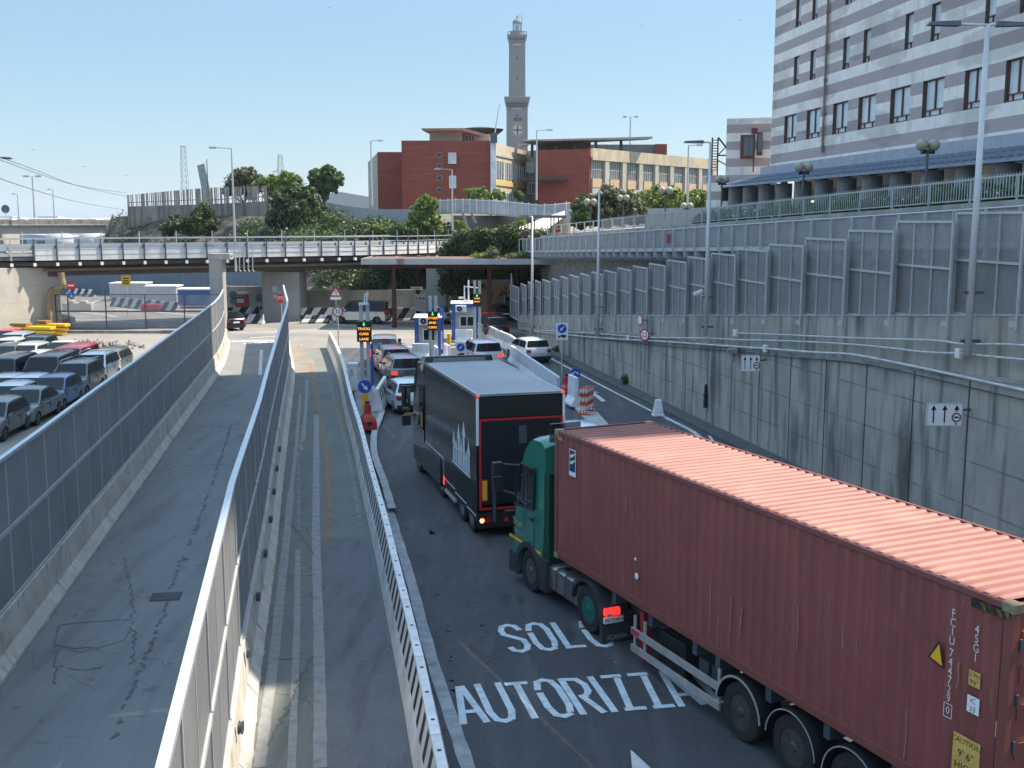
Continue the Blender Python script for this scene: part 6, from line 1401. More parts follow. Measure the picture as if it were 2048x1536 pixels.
cont = thing('shipping_container', (.937, 23.505, 1.2), 'long oxide red corrugated shipping container carried by the green cab lorry', 'shipping container', th)
CL, CW, CH = 12.192, 2.438, 2.896
def corr(n, depth, a0, a1):   # trapezoid corrugation positions
    out = []; p = (a1 - a0) / n
    for i in range(n):
        x = a0 + i * p; out += [(x, 0), (x + p * .28, 0), (x + p * .46, depth), (x + p * .80, depth), (x + p * .98, 0)]
    return out + [(a1, 0)]
for sx, nm in ((0, 'side_panel'), (1, 'side_panel')):
    pts = corr(43, .036, .16, CL - .16); mb = MB(); X = (lambda d_: .018 + d_) if sx == 0 else (lambda d_: CW - .018 - d_)
    mb.loft([[(X(d_), -y_, .17), (X(d_), -y_, CH - .09)] for y_, d_ in pts], closed=False, caps=False); mb.build(nm, cm, cont)
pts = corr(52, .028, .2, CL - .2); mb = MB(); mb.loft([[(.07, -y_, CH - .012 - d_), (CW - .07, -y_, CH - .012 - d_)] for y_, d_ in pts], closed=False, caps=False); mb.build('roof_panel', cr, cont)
mb = MB(); 
for x in (0, CW - .12): mb.box(x, x + .12, -.14, 0, .12, CH - .12); mb.box(x, x + .12, -CL, -CL + .14, .12, CH - .12)
for x in (0, CW - .06): mb.box(x, x + .06, -CL + .16, -.16, CH - .09, CH - .005); mb.box(x, x + .06, -CL + .16, -.16, .02, .17)
mb.box(.12, CW - .12, -.08, 0, CH - .1, CH - .002); mb.box(.12, CW - .12, -.08, 0, .02, .15); mb.box(.12, CW - .12, -CL, -CL + .08, CH - .12, CH - .002); mb.box(.12, CW - .12, -CL, -CL + .08, .02, .15)
mb.build('corner_frame', frm, cont, bevel=.008)
mb = MB()
for x in (-.004, CW - .174):
    for y_ in (-.178 + .004, -CL - .004):
        for z_ in (-.002, CH - .118): mb.box(x, x + .178, y_, y_ + .178, z_, z_ + .122)
mb.build('corner_casting', M('casting', (.16, .12, .07), .7, col2=(.32, .28, .17), scale=5), cont, bevel=.01)
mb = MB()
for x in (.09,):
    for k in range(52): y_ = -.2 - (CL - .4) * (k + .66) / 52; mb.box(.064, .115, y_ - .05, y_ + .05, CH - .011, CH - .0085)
mb.build('roof_recess_shade', M('deep_shade_paint', (.05, .018, .016), .8, var=0), cont)  # shade of the roof recesses put on as flat dark plates
mb = MB(); pts = corr(8, .04, .13, CW - .13); mb.loft([[(x_, -.02 - d_, .15), (x_, -.02 - d_, CH - .1)] for x_, d_ in pts], closed=False, caps=False); mb.build('front_panel', cm, cont)
# doors at the rear end
for x0_, x1_ in ((.13, CW / 2 - .01), (CW / 2 + .01, CW - .13)):
    d_ = MB().box(x0_, x1_, -CL + .02, -CL + .06, .16, CH - .13).build('door', cm, cont); m2 = MB()
    for k in range(2): xx = x0_ + (x1_ - x0_) * (.28 + .44 * k); m2.tube((xx, -CL - .03, .1), (xx, -CL - .03, CH - .08), .02); m2.box(xx - .04, xx + .1, -CL - .06, -CL - .02, 1.0, 1.05)
    m2.build('locking_bar', steel_d, d_)
    m2 = MB(); [m2.box(x0_ + .05, x1_ - .05, -CL + .0, -CL + .019, z_, z_ + .2) for z_ in (.4, .9, 1.4, 1.9, 2.35)]; m2.build('door_rib', cm, d_)
for z_ in (.4, 1.0, 1.6, 2.3): MB().box(.125, .16, -CL - .03, -CL, z_, z_ + .16).build('hinge', steel_d, cont)
# writing on the left flank: local z = world z - 1.2
FX = -.004
def flank(s_, size, y_, z_, mat, nm='lettering', sx=1., rot=0): return text(s_, size, mat, cont, LT((FX, y_, z_)) @ SIDE @ Matrix.Rotation(rot, 4, 'Z'), nm, sx=sx)
wl_ = M('stencil_white', (.62, .62, .62), .6, var=.08)
for i, ch in enumerate('FCIU744729'): flank(ch, .160, -11.30 + (.0 if i < 4 else .0), 2.50 - i * .122 - (.04 if i > 3 else 0), wl_, sx=.85)
flank('0', .14, -11.30, 1.20, wl_); mb = MB(); 
for a_, b_, c_, d_ in ((-.07, .07, .085, .095), (-.07, .07, -.095, -.085), (-.07, -.06, -.09, .09), (.06, .07, -.09, .09)): mb.box(FX - .001, FX + .001, -11.30 + a_, -11.30 + b_, 1.2 + c_, 1.2 + d_)
mb.build('lettering_frame', wl_, cont)
for i, ch in enumerate('45G1'): flank(ch, .160, -11.68, 2.42 - i * .122, wl_, sx=.85)
def sticker(y0, y1, z0, z1, mat, nm='sticker', off=0.): return MB().box(FX - .004 - off, FX - .001 - off, y0, y1, z0, z1).build(nm, mat, cont)
ylb = M('sticker_yellow', (.62, .42, .10), .6, col2=(.45, .30, .08), scale=5)
sticker(-11.78, -11.60, 1.68, 1.88, ylb); flank('2.9m', .085, -11.69, 1.83, ink).location.x -= .006; flank("9'6\"", .085, -11.69, 1.73, ink).location.x -= .006
sticker(-11.79, -11.60, 1.33, 1.55, sign_w); flank('iC', .10, -11.69, 1.49, ink).location.x -= .006; flank('33', .10, -11.69, 1.38, ink).location.x -= .006
sticker(-11.85, -11.42, .40, .98, ylb)
for k, s_ in enumerate(('CAUTION', "9' 6\"", 'HIGH')): flank(s_, .105 if k == 0 else .14, -11.63, .90 - k * .17, ink).location.x -= .006
mb = MB(); mb.add([(FX, -10.92, 1.78), (FX, -11.20, 1.72), (FX, -11.10, 2.08)], [(0, 1, 2)]); mb.build('warning_triangle', black, cont); mb = MB(); mb.add([(FX - .003, -10.96, 1.80), (FX - .003, -11.17, 1.75), (FX - .003, -11.10, 2.02)], [(0, 1, 2)]); mb.build('warning_triangle', yellow, cont)
mb = MB(); [mb.add([(FX, -11.62 - k * .12, CH - .20), (FX, -11.68 - k * .12, CH - .20), (FX, -11.64 - k * .12, CH - .11), (FX, -11.58 - k * .12, CH - .11)], [(0, 1, 2, 3)]) for k in range(5)]; mb.build('hazard_stripe', ylb, cont)
mb = MB(); mb.box(FX, FX + .001, -12.16, -11.56, CH - .205, CH - .105); mb.build('hazard_plate', black, cont)
mb = MB(); [mb.add([(FX, -.20 - k * .12, CH - .20), (FX, -.26 - k * .12, CH - .20), (FX, -.22 - k * .12, CH - .12), (FX, -.16 - k * .12, CH - .12)], [(0, 1, 2, 3)]) for k in range(2)]; mb.build('hazard_stripe', ylb, cont)
# owner's flag-like mark: dark blue plate with two pale yellow sweeps
sticker(-1.02, -.72, 2.02, 2.60, sign_w, 'owner_mark'); sticker(-1.0, -.74, 2.12, 2.58, M('navy', (.01, .03, .14), .5, var=0), 'owner_mark', .004)
mb = MB(); py_ = M('pale_yellow', (.62, .66, .30), .5, var=0)
for z_ in (2.46, 2.32): mb.add([(FX - .010, -.76, z_ - .05), (FX - .010, -.85, z_ - .04), (FX - .010, -.99, z_ + .04), (FX - .010, -.99, z_ + .09), (FX - .010, -.88, z_ + .04), (FX - .010, -.76, z_ + .01)], [(0, 1, 2, 3, 4, 5)])
mb.build('owner_mark', py_, cont)
# scrapes and dents
scr = M('bare_scrape', (.36, .26, .20), .8, col2=(.2, .1, .07), scale=8, pos=True); mb = MB(); g_ = random.Random(4)
for (y_, z_, L_) in [(-2.3, 1.9, .5), (-3.1, 2.1, .35), (-3.35, 1.95, .3), (-6.0, 1.3, 1.0), (-6.25, 1.15, 1.1), (-6.6, 1.2, .9), (-6.9, 1.1, .5), (-8.3, 1.6, .7), (-9.0, 2.0, .3), (-9.3, 1.6, .3), (-9.6, 1.55, .25), (-4.6, .9, .3), (-10.6, .9, .7), (-11.42, 1.9, .35)]:
    w0 = g_.uniform(.006, .014); z = z_; x = y_
    for k in range(5):
        x2 = x + g_.uniform(-.012, .012); mb.add([(FX + .012, x - w0, z), (FX + .012, x + w0, z), (FX + .012, x2 + w0 * .8, z - L_ / 5), (FX + .012, x2 - w0 * .8, z - L_ / 5)], [(0, 1, 2, 3)]); x = x2; z -= L_ / 5
mb.build('scrape', scr, cont)
mb = MB(); [mb.tube((FX + .012, y_, z_), (FX + .001, y_, z_), r_, r_ * .8, n=9) for y_, z_, r_ in ((-3.55, .62, .07), (-3.5, .95, .035))]; mb.build('white_patch', sign_w, cont)

# =====================================================================
# BLACK LORRY
# =====================================================================
bth = R(16.0); b0 = G(952.5, 789, 4.0)
bl = thing('black_lorry', (b0.x, b0.y, 0), 'long black box lorry with red outlined rear door and white castle drawing on its side', 'lorry', bth)
BW, BL = 2.5, 7.0
blk = M('gloss_black_body', (.009, .010, .011), .12, .0, var=0); blk.node_tree.nodes['Principled BSDF'].inputs['Specular IOR Level'].default_value = .3; overlay(blk, 'noise', (.016, .017, .017), 1.2, .5, .75, stretch=(1, 1, .4), fac=.5, pos=False)
roofm = M('lorry_roof', (.20, .22, .25), .35, .1, col2=(.27, .29, .32), scale=.35)
nd = 4.15
MB().box(0, BW, 0, BL, 1.0, 3.94).build('box_body', blk, bl, bevel=.02)
mb = MB(); mb.box(0.005, .06, .0, nd, .50, .999); mb.box(BW - .06, BW - .005, .0, nd, .5, .999); mb.box(.06, BW - .06, .02, nd, .75, .999); mb.build('lower_body', blk, bl)
MB().box(.06, BW - .06, .02, BL - .02, 3.941, 3.985).build('roof', roofm, bl)
mb = MB(); mb.box(0, .07, -.01, BL, 3.935, 4.0); mb.box(BW - .07, BW, -.01, BL, 3.935, 4.0); mb.box(.07, BW - .07, -.01, .06, 3.935, 3.998); mb.build('roof_edge', chrome, bl)
MB().box(.03, BW - .03, -.02, -.002, 3.35, 3.9).build('rear_header', ink, bl)
dr = MB().box(.10, BW - .10, -.035, -.003, .95, 3.32).build('rear_door', M('ribbed_dark_door', (.008, .01, .018), .45, var=0), bl); mb = MB(); [mb.box(.2, BW - .2, -.042, -.036, 1.0 + k * .12, 1.02 + k * .12) for k in range(19)]; mb.build('door_rib', ink, dr)
MB().box(1.18, 1.4, -.05, -.043, 2.6, 3.1).build('door_window', steel_d, dr); MB().box(.42, .52, -.10, -.043, .45, 1.55).build('lift_column', steel_d, dr)
rt = M('red_tape', (.55, .015, .02), .5, var=.05); mb = MB()
for x0_, x1_, z0_, z1_ in ((.06, BW - .06, 3.27, 3.33), (.06, .12, .82, 3.27), (BW - .12, BW - .06, .82, 3.27), (.06, .40, .80, .86), (.56, BW - .06, .80, .86)): mb.box(x0_, x1_, -.056, -.051, z0_, z1_)
mb.build('red_outline', rt, bl)
mb = MB(); mb.box(.12, .30, -.062, -.058, 1.05, 1.65); mb.build('reflective_plate', red_s, bl); MB().box(.15, .27, -.066, -.063, 1.08, 1.62).build('reflective_plate', yellow, bl)
MB().tube((.62, -.060, 1.62), (.62, -.056, 1.62), .12, n=20).build('speed_disc', red_s, bl); MB().tube((.62, -.064, 1.62), (.62, -.061, 1.62), .095, n=20).build('speed_disc', sign_w, bl); text('70', .13, ink, bl, face_at(.62, -.067, 1.62), 'disc_lettering')
mb = MB(); mb.box(-.012, .06, -.03, 0, 2.6, 3.9); mb.box(BW - .06, BW + .012, -.03, 0, 2.6, 3.9); mb.build('corner_trim', sign_w, bl)
for x in (.0, BW - .08): MB().box(x, x + .08, -.04, 0, 3.93, 3.98).build('marker_lamp', red_lit, bl)
MB().box(0.02, BW - .02, -.08, 0.0, .30, .72).build('rear_bumper', ink, bl); MB().box(.06, .36, -.10, -.081, .45, .6).build('tail_light', red_off, bl); MB().tube((.12, -.11, .52), (.12, -.10, .52), .06, n=14).build('tail_light', M('hot_lamp', (1., .15, .05), .3, var=0, emit=6), bl)
mb = MB(); mb.add([(.72, -.09, .45), (.90, -.09, .45), (.81, -.09, .62)], [(0, 1, 2)]); mb.build('reflector_triangle', red_s, bl); MB().box(1.05, 1.5, -.09, -.081, .47, .58).build('number_plate', sign_w, bl); MB().box(1.05, 1.12, -.094, -.0905, .47, .58).build('plate_band', blue_p, bl)
# white line along the lower edge and castle drawing
wlm = M('white_vinyl', (.55, .60, .64), .5, var=.03)
mb = MB(); mb.box(-.006, -.002, .1, 1.15, .60, .64); mb.box(-.006, -.002, 1.2, 2.6, .66, .70); mb.box(-.006, -.002, 2.65, nd, .74, .78); mb.box(-.006, -.002, nd - .02, nd + .02, .74, 1.36); mb.box(-.006, -.002, nd, BL - .05, 1.34, 1.38); mb.build('white_line', wlm, bl)
mb = MB(); sp = lambda y_, z0_, w_, h_, hr: mb.add([(-.005, y_ + w_, z0_), (-.005, y_ - w_, z0_), (-.005, y_ - w_ * .8, z0_ + h_), (-.005, y_ - w_ * 1.5, z0_ + h_ + .02), (-.005, y_, z0_ + h_ + hr), (-.005, y_ + w_ * 1.5, z0_ + h_ + .02), (-.005, y_ + w_ * .8, z0_ + h_)], [tuple(range(7))])
for y_, z0_, w_, h_, hr in ((2.72, 1.62, .12, .50, .42), (2.42, 1.62, .12, .38, .35), (2.10, 1.62, .14, .72, .50), (1.80, 1.62, .12, .45, .40), (1.48, 1.62, .14, .95, .45), (1.18, 1.62, .11, .32, .3), (.90, 1.62, .13, .52, .42)): sp(y_, z0_, w_, h_, hr)
mb.box(-.006, -.004, .72, 2.95, 1.52, 1.60); mb.build('turret_drawing', wlm, bl)
mb = MB(); mb.box(-.004, -.001, 4.5, 4.52, 1.4, 3.6); mb.box(-.004, -.001, 1.6, 4.5, 3.55, 3.57); mb.box(-.004, -.001, .55, .57, .6, 3.9); mb.box(-.004, -.001, 4.3, 6.2, 2.28, 2.30); mb.box(-.004, -.001, 5.5, 5.52, 1.4, 2.28); mb.build('door_seam', M('seam_grey', (.06, .065, .07), .3), bl)
# tractor
tb = M('tractor_black', (.012, .012, .014), .25, 0, var=0, coat=.5)
tc = [(BL + .35, .6), (BL + .35, 3.6), (BL + .8, 3.95), (BL + 1.6, 3.9), (BL + 2.1, 3.3), (BL + 2.35, 2.2), (BL + 2.45, 1.0), (BL + 2.4, .35), (BL + .35, .35)]
mb = MB(); mb.loft([[(1.25 + s_ * 1.24 * (1 - (.05 if z > 3.3 else 0)), y_ - (.25 * abs(s_) ** 6 if y_ > BL + 1.8 else 0), z - (.08 * abs(s_) ** 6 if z > 3.3 else 0)) for y_, z in tc] for s_ in (-1, -.95, -.6, .6, .95, 1)]); mb.build('cab', tb, bl, auto=35)
mb = MB(); mb.hexa([(-.03, BL + .3, 3.6), (2.53, BL + .3, 3.6), (2.4, BL + 1.6, 3.7), (.1, BL + 1.6, 3.7)], [(.1, BL + .35, 4.15), (2.4, BL + .35, 4.15), (2.3, BL + 1.5, 4.0), (.2, BL + 1.5, 4.0)]); mb.build('roof_deflector', tb, bl, bevel=.05)
MB().box(.35, 2.15, BL + .28, BL + .30, 3.75, 4.08).build('deflector_recess', roofm, bl)
mb = MB(); mb.box(-.02, .35, BL - 2.4, BL + .35, .35, 1.25); mb.build('side_fairing', tb, bl, bevel=.04)
mb = MB(); mb.box(-.42, -.12, BL + 1.9, BL + 2.05, 2.0, 2.95); mb.box(-.42, -.12, BL + 1.9, BL + 2.05, 1.55, 1.9); mb.tube((-.2, BL + 1.9, 2.9), (0, BL + 1.7, 3.0), .03); mb.build('mirror', black, bl, bevel=.03)
mb = MB(); mb.box(-.40, -.14, BL + 1.87, BL + 1.89, 2.35, 2.88); mb.box(-.40, -.14, BL + 1.87, BL + 1.89, 2.06, 2.24); mb.build('mirror_glass', M('mirror_glass', (.55, .6, .62), .05, 1, var=0), bl)
mb = MB(); mb.add([(-.006, BL + .45, 1.6), (-.006, BL + .9, 1.6), (-.006, BL + .85, 3.0), (-.006, BL + .45, 3.1)], [(0, 1, 2, 3)]); mb.build('side_window', glass, bl)
MB().box(-.012, -.006, BL + .4, BL + .7, 1.75, 2.25).build('yellow_panel', M('ochre_panel', (.35, .22, .05), .5), bl)
def bwheel(y_, x_, r_=.46, lit_=white):
    mb = MB(); n = 24; mb.loft([[(x_ + d_, y_ + rr * math.cos(2 * math.pi * i / n), r_ + rr * math.sin(2 * math.pi * i / n)) for i in range(n)] for d_, rr in ((.05, r_ * .55), (0, r_ * .62), (0, r_ * .92), (.04, r_), (.28, r_), (.3, r_ * .9))]); o = mb.build('wheel', rubber, bl, auto=35)
    MB().tube((x_ + .0, y_, r_), (x_ + .03, y_, r_), r_ * .6, n=20).build('rim', chrome, o)
bwheel(4.75, .05, .5); bwheel(1.9, .04, .40); bwheel(.75, .04, .40); bwheel(BL + 1.3, .02, .5)
for y_ in (4.75, 1.9, .75, BL + 1.3): MB().tube((2.15, y_, .45), (2.45, y_, .45), .45, n=20).build('wheel', rubber, bl)
mb = MB(); mb.loft([[(.0, 4.75 + rr * math.cos(a), .5 + rr * math.sin(a)) for rr in (.56, .62)] + [(.4, 4.75 + rr * math.cos(a), .5 + rr * math.sin(a)) for rr in (.62, .56)] for a in [math.pi * i / 10 for i in range(11)]]); mb.build('mudguard', tb, bl)
mb = MB(); mb.box(-.02, .05, 2.6, 4.0, .35, .45); mb.box(.8, 1.1, 0, 5.5, .4, .74); mb.box(1.4, 1.7, 0, 5.5, .4, .74); mb.build('side_guard', steel, bl); MB().box(-.01, .1, 4.1, 4.2, .55, .8).build('side_lamp', red_lit, bl)

# =====================================================================
# PEOPLE
# =====================================================================
skin = M('skin', (.35, .20, .14), .6, var=.05)
def person(P, rz, label, pose, top_c, leg_c, hair_c, scale=1.):
    """pose: joints in metres (x right, y forward, z up) for a standing figure"""
    J = dict(pel=(0, 0, .95), sp=(0, .01, 1.15), ch=(0, .02, 1.38), nk=(0, .02, 1.50), hd=(0, .05, 1.60), ht=(0, .04, 1.74),
             ls=(-.19, .01, 1.43), rs=(.19, .01, 1.43), le=(-.24, .0, 1.14), re=(.24, 0, 1.14), lw=(-.25, .08, .90), rw=(.25, .08, .90), lh=(-.25, .11, .80), rh=(.25, .11, .80),
             lk=(-.11, .03, .50), rk=(.11, .0, .50), la=(-.12, 0, .09), ra=(.12, -.03, .09), lt=(-.14, .18, .04), rt=(.14, .15, .04), lhp=(-.1, 0, .90), rhp=(.1, 0, .90))
    J.update(pose)
    rad = dict(pel=.13, sp=.125, ch=.15, nk=.06, hd=.095, ht=.07, ls=.075, rs=.075, le=.05, re=.05, lw=.035, rw=.035, lh=.035, rh=.035, lk=.065, rk=.065, la=.05, ra=.05, lt=.04, rt=.04, lhp=.095, rhp=.095)
    E_ = [('pel', 'sp'), ('sp', 'ch'), ('ch', 'nk'), ('nk', 'hd'), ('hd', 'ht'), ('ch', 'ls'), ('ch', 'rs'), ('ls', 'le'), ('le', 'lw'), ('lw', 'lh'), ('rs', 're'), ('re', 'rw'), ('rw', 'rh'), ('pel', 'lhp'), ('pel', 'rhp'), ('lhp', 'lk'), ('lk', 'la'), ('la', 'lt'), ('rhp', 'rk'), ('rk', 'ra'), ('ra', 'rt')]
    ks = list(J); t = thing('person', P, label, 'person', rz)
    # body grown from the skeleton, one continuous skinned surface
    me = bpy.data.meshes.new('body'); me.from_pydata([J[k_] for k_ in ks], [(ks.index(a), ks.index(b)) for a, b in E_], []); o = bpy.data.objects.new('body', me); C.objects.link(o)
    m = o.modifiers.new('skin', 'SKIN'); sv = me.skin_vertices[0].data
    for i, k_ in enumerate(ks): sv[i].radius = (rad[k_], rad[k_] * (.8 if k_ in ('ch', 'sp', 'pel') else 1)); sv[i].use_root = (k_ == 'pel')
    o.modifiers.new('sub', 'SUBSURF').levels = 1; o.modifiers['sub'].render_levels = 2
    bpy.context.view_layer.update(); me2 = bpy.data.meshes.new_from_object(o.evaluated_get(bpy.context.evaluated_depsgraph_get())); bpy.data.objects.remove(o)
    mats = [skin, top_c, leg_c, black]
    for m_ in mats: me2.materials.append(m_)
    for p in me2.polygons:
        c = p.center; z = c.z; p.use_smooth = True
        armlow = abs(c.x) > .2 and (Vector(J['lw']) - c).length < .12 or (Vector(J['rw']) - c).length < .12 or (Vector(J['lh']) - c).length < .1 or (Vector(J['rh']) - c).length < .1
        p.material_index = 0 if (z > 1.50 or armlow) else (3 if z < .1 else (2 if z < .97 and abs(c.x) < .22 else 1))
    b = bpy.data.objects.new('body', me2); C.objects.link(b); b.parent = t
    hx, hy, hz = J['hd']
    mb = MB(); mb.lathe([(.02, 0), (.085, .01), (.10, .05), (.10, .09), (.08, .14), (.04, .17), (.005, .18)], (hx, hy - .02, hz + .0), 12); mb.build('hair', hair_c, t, smooth=True)
    for s_ in (-1, 1):      # hands: palm, fingers, thumb
        w_, h_ = Vector(J['lw' if s_ < 0 else 'rw']), Vector(J['lh' if s_ < 0 else 'rh']); d = (h_ - w_).normalized(); mb = MB(); sd2 = d.cross(Vector((0, 1, .2))).normalized()
        mb.tube(w_, h_, .03, .036)
        for k_ in range(4): mb.path([h_ + sd2 * (.024 - k_ * .016), h_ + sd2 * (.026 - k_ * .018) + d * .045, h_ + sd2 * (.026 - k_ * .018) + d * (.075 - .006 * abs(k_ - 1.5)) + Vector((0, .012, 0))], .008, 5)
        mb.path([w_.lerp(h_, .5) + sd2 * .03, w_.lerp(h_, .8) + sd2 * .055, h_ + sd2 * .055 + d * .01], .009, 5); mb.build('hand', skin, t)
    t.scale = (scale,) * 3
    return t
navy_c = M('dark_uniform', (.012, .015, .022), .8, var=.1); red_c = M('red_shirt', (.40, .015, .02), .8, var=.1); hair_k = M('dark_hair', (.015, .011, .008), .7, var=0)
g = G(801, 739); person((g.x, g.y, 0), R(80), 'person in dark uniform standing at the window of the first car by the left booth', dict(re=(.22, .18, 1.20), rw=(.14, .42, 1.22), rh=(.13, .50, 1.22), le=(-.24, .10, 1.14), lw=(-.18, .30, 1.12), lh=(-.17, .39, 1.12)), navy_c, navy_c, hair_k, 1.03)
g = A(1118, 474, 88.); person((g.x, 88., g.z - .85), R(150), 'person in a red shirt at the railing of the raised footway', dict(le=(-.28, .12, 1.18), lw=(-.16, .3, 1.1), lh=(-.12, .36, 1.12), re=(.28, .12, 1.18), rw=(.16, .3, 1.1), rh=(.12, .36, 1.12)), red_c, navy_c, hair_k, 1.)
g = A(1050, 466, 92.); person((g.x, 92., g.z - 1.3), R(200), 'person seen small and dark under the flat shelter roof by the stairs', {}, M('brown_shirt', (.16, .06, .04), .8), navy_c, hair_k, .98)
# driver's forearm resting out of the black lorry's window
dv = thing('person', bl.location + Vector((0, 0, 0)), 'driver of the black lorry resting a bare forearm out of the cab window', 'person', bth)
mb = MB(); mb.path([], .1); mb.tube((.1, BL + 1.3, 2.02), (-.03, BL + 1.35, 2.02), .07, .055, n=10); mb.tube((-.05, BL + 1.35, 2.02), (-.33, BL + 1.25, 2.08), .055, .035, n=10); mb.tube((-.33, BL + 1.25, 2.08), (-.42, BL + 1.22, 2.07), .035, .04, n=8)
for k_ in range(4): mb.tube((-.42, BL + 1.19 + k_ * .02, 2.07), (-.49, BL + 1.185 + k_ * .022, 2.03), .009, .008, n=5)
mb.tube((-.38, BL + 1.27, 2.09), (-.43, BL + 1.31, 2.08), .011, .009, n=5); mb.build('forearm', skin, dv, smooth=True)
# =====================================================================
# BACKGROUND: bank, hill, brick building, lighthouse, port
# =====================================================================
from mathutils import noise as mn
def fx(px, Y): return A(px, 441, Y).x
# rock bank (structure): ruled surface between a foot line and a top line, displaced
rockm = M('bank_rock', (.065, .055, .048), .95, col2=(.13, .105, .09), scale=.35, pos=True, bump=.8)
overlay(rockm, 'noise', (.035, .05, .022), .22, .44, .56, fac=.85); overlay(rockm, 'noise', (.23, .19, .15), 1.1, .60, .72, stretch=(1, 1, .5), fac=.6)
foot = [(-58, 150, 0), (-52, 141, 0), (-44, 133, 0), (-34, 124, 0), (-25, 117, 0), (-18, 112, 0), (-9, 108, 0), (0, 104, 0), (6, 101, 0), (12, 98, 0)]
top = [(-60, 165, 9.2), (-51.5, 149, 9.2), (-44, 143.5, 9.2), (-36, 138, 9.2), (-27, 132, 9.0), (-19, 128, 8.9), (-10, 124, 8.3), (0, 118, 7.2), (7, 110, 6.6), (14, 104, 6.2)]
nU, nV = 110, 22; V = []; Fc = []
def lerp_line(L_, t):
    x = t * (len(L_) - 1); i = min(int(x), len(L_) - 2); return Vector(L_[i]).lerp(Vector(L_[i + 1]), x - i)
def bank_pt(u, v):
    a, b = lerp_line(foot, u), lerp_line(top, u); p = a.lerp(b, v)
    n_ = mn.fractal(Vector((p.x * .18, p.y * .18, p.z * .25)), 1., 2., 5) * 1.3 * math.sin(math.pi * min(max(v, .06), .94)); return p + Vector((.3, -1, .25)) * n_ * 1.5
for i in range(nU + 1):
    for j in range(nV + 1): V.append(tuple(bank_pt(i / nU, j / nV)))
for i in range(nU):
    for j in range(nV): o_ = i * (nV + 1) + j; Fc.append((o_, o_ + nV + 1, o_ + nV + 2, o_ + 1))
mb = MB(); mb.add(V, Fc); struct(mb.build('rocky_bank', rockm))
mb = MB(); tp = [tuple(p) for p in top]; mb.add(tp + [(90, 118, 8.0), (400, 700, 22), (-20, 700, 22), (-75, 260, 9.2)], [tuple(range(len(tp) + 4))][::-1])
struct(mb.build('upper_ground', M('upper_ground_soil', (.14, .125, .09), .95, col2=(.07, .08, .04), scale=.15, pos=True)))
mb = MB(); pts_ = [(x, y - .1, z) for x, y, z in top]

# ground-cover creepers on the bank (nobody could count them)
def cover(name, u0, u1, v0, v1, n, mat, size, label, seed, cat='creeper', thick=.6):
    g_ = random.Random(seed); cl = []
    for _ in range(n):
        p = bank_pt(g_.uniform(u0, u1), g_.uniform(v0, v1)); r_ = g_.uniform(.7, 1.9); cl.append((p.x, p.y - .4, p.z, r_ * 1.2, r_ * thick, r_ * .8))
    return cl
c1 = cover('', .52, .98, .0, .92, 330, leaf_d, .2, '', 1)
o = leaves('creeper', c1, 60000, .17, leaf_d, seed=5); tag(o, 'dark creepers and scrub covering the bank under the footway', 'creeper', kind='stuff')
c1 = cover('', .36, .70, .35, .98, 110, leaf_m, .2, '', 2)
o = leaves('scrub', c1, 12000, .18, leaf_m, seed=6); tag(o, 'mid green scrub on the slope behind the bridge railing', 'scrub', kind='stuff')
c1 = cover('', .08, .45, .1, .95, 46, leaf_m, .2, '', 8)
o = leaves('rock_scrub', c1, 7000, .17, leaf_g, seed=9); tag(o, 'thin grey green scrub scattered on the bare rock face', 'scrub', kind='stuff')
# ivy mass over the old wall right of the bridge end
t = thing('ivy_covered_wall', A(990, 500, 95), 'old masonry wall almost hidden by dark ivy above the canopy', 'wall')
P0, P1 = A(905, 462, 98), A(1092, 466, 96); mb = MB(); mb.hexa([(P0.x, 98, .5), (P1.x, 96, .5), (P1.x, 101, .5), (P0.x, 103, .5)], [(P0.x, 98, P0.z), (P1.x, 96, P1.z), (P1.x, 101, P1.z), (P0.x, 103, P0.z)]); adopt(mb.build('masonry', stone), t, Matrix.Translation(-t.location))
cl = []; g_ = random.Random(3)
for _ in range(190):
    u = g_.random(); px = 885 + u * 215; ylo = 512; yhi = 463 + (0 if px > 925 else (925 - px) * 1.0); py = g_.uniform(yhi, ylo + 90)
    if 975 < px < 1040 and 475 < py < 495 and g_.random() < .8: continue
    if 905 < px < 935 and 468 < py < 482: continue
    p = A(px, py, 97 - g_.random()); r_ = g_.uniform(.4, .95); cl.append((p.x, p.y, p.z, r_, .45, r_))
o = leaves('ivy', cl, 34000, .13, leaf_d, seed=11); o.parent = t; o.matrix_parent_inverse = Matrix.Translation(-t.location)
cl = [(A(px, 463 + (px % 3), 97.2).x, 97.4, A(px, 463 + (px % 3), 97.2).z, .6, .5, .22) for px in range(925, 1095, 9)]
o = leaves('ivy_top', cl, 3500, .12, leaf_y, seed=12); o.parent = t; o.matrix_parent_inverse = Matrix.Translation(-t.location)

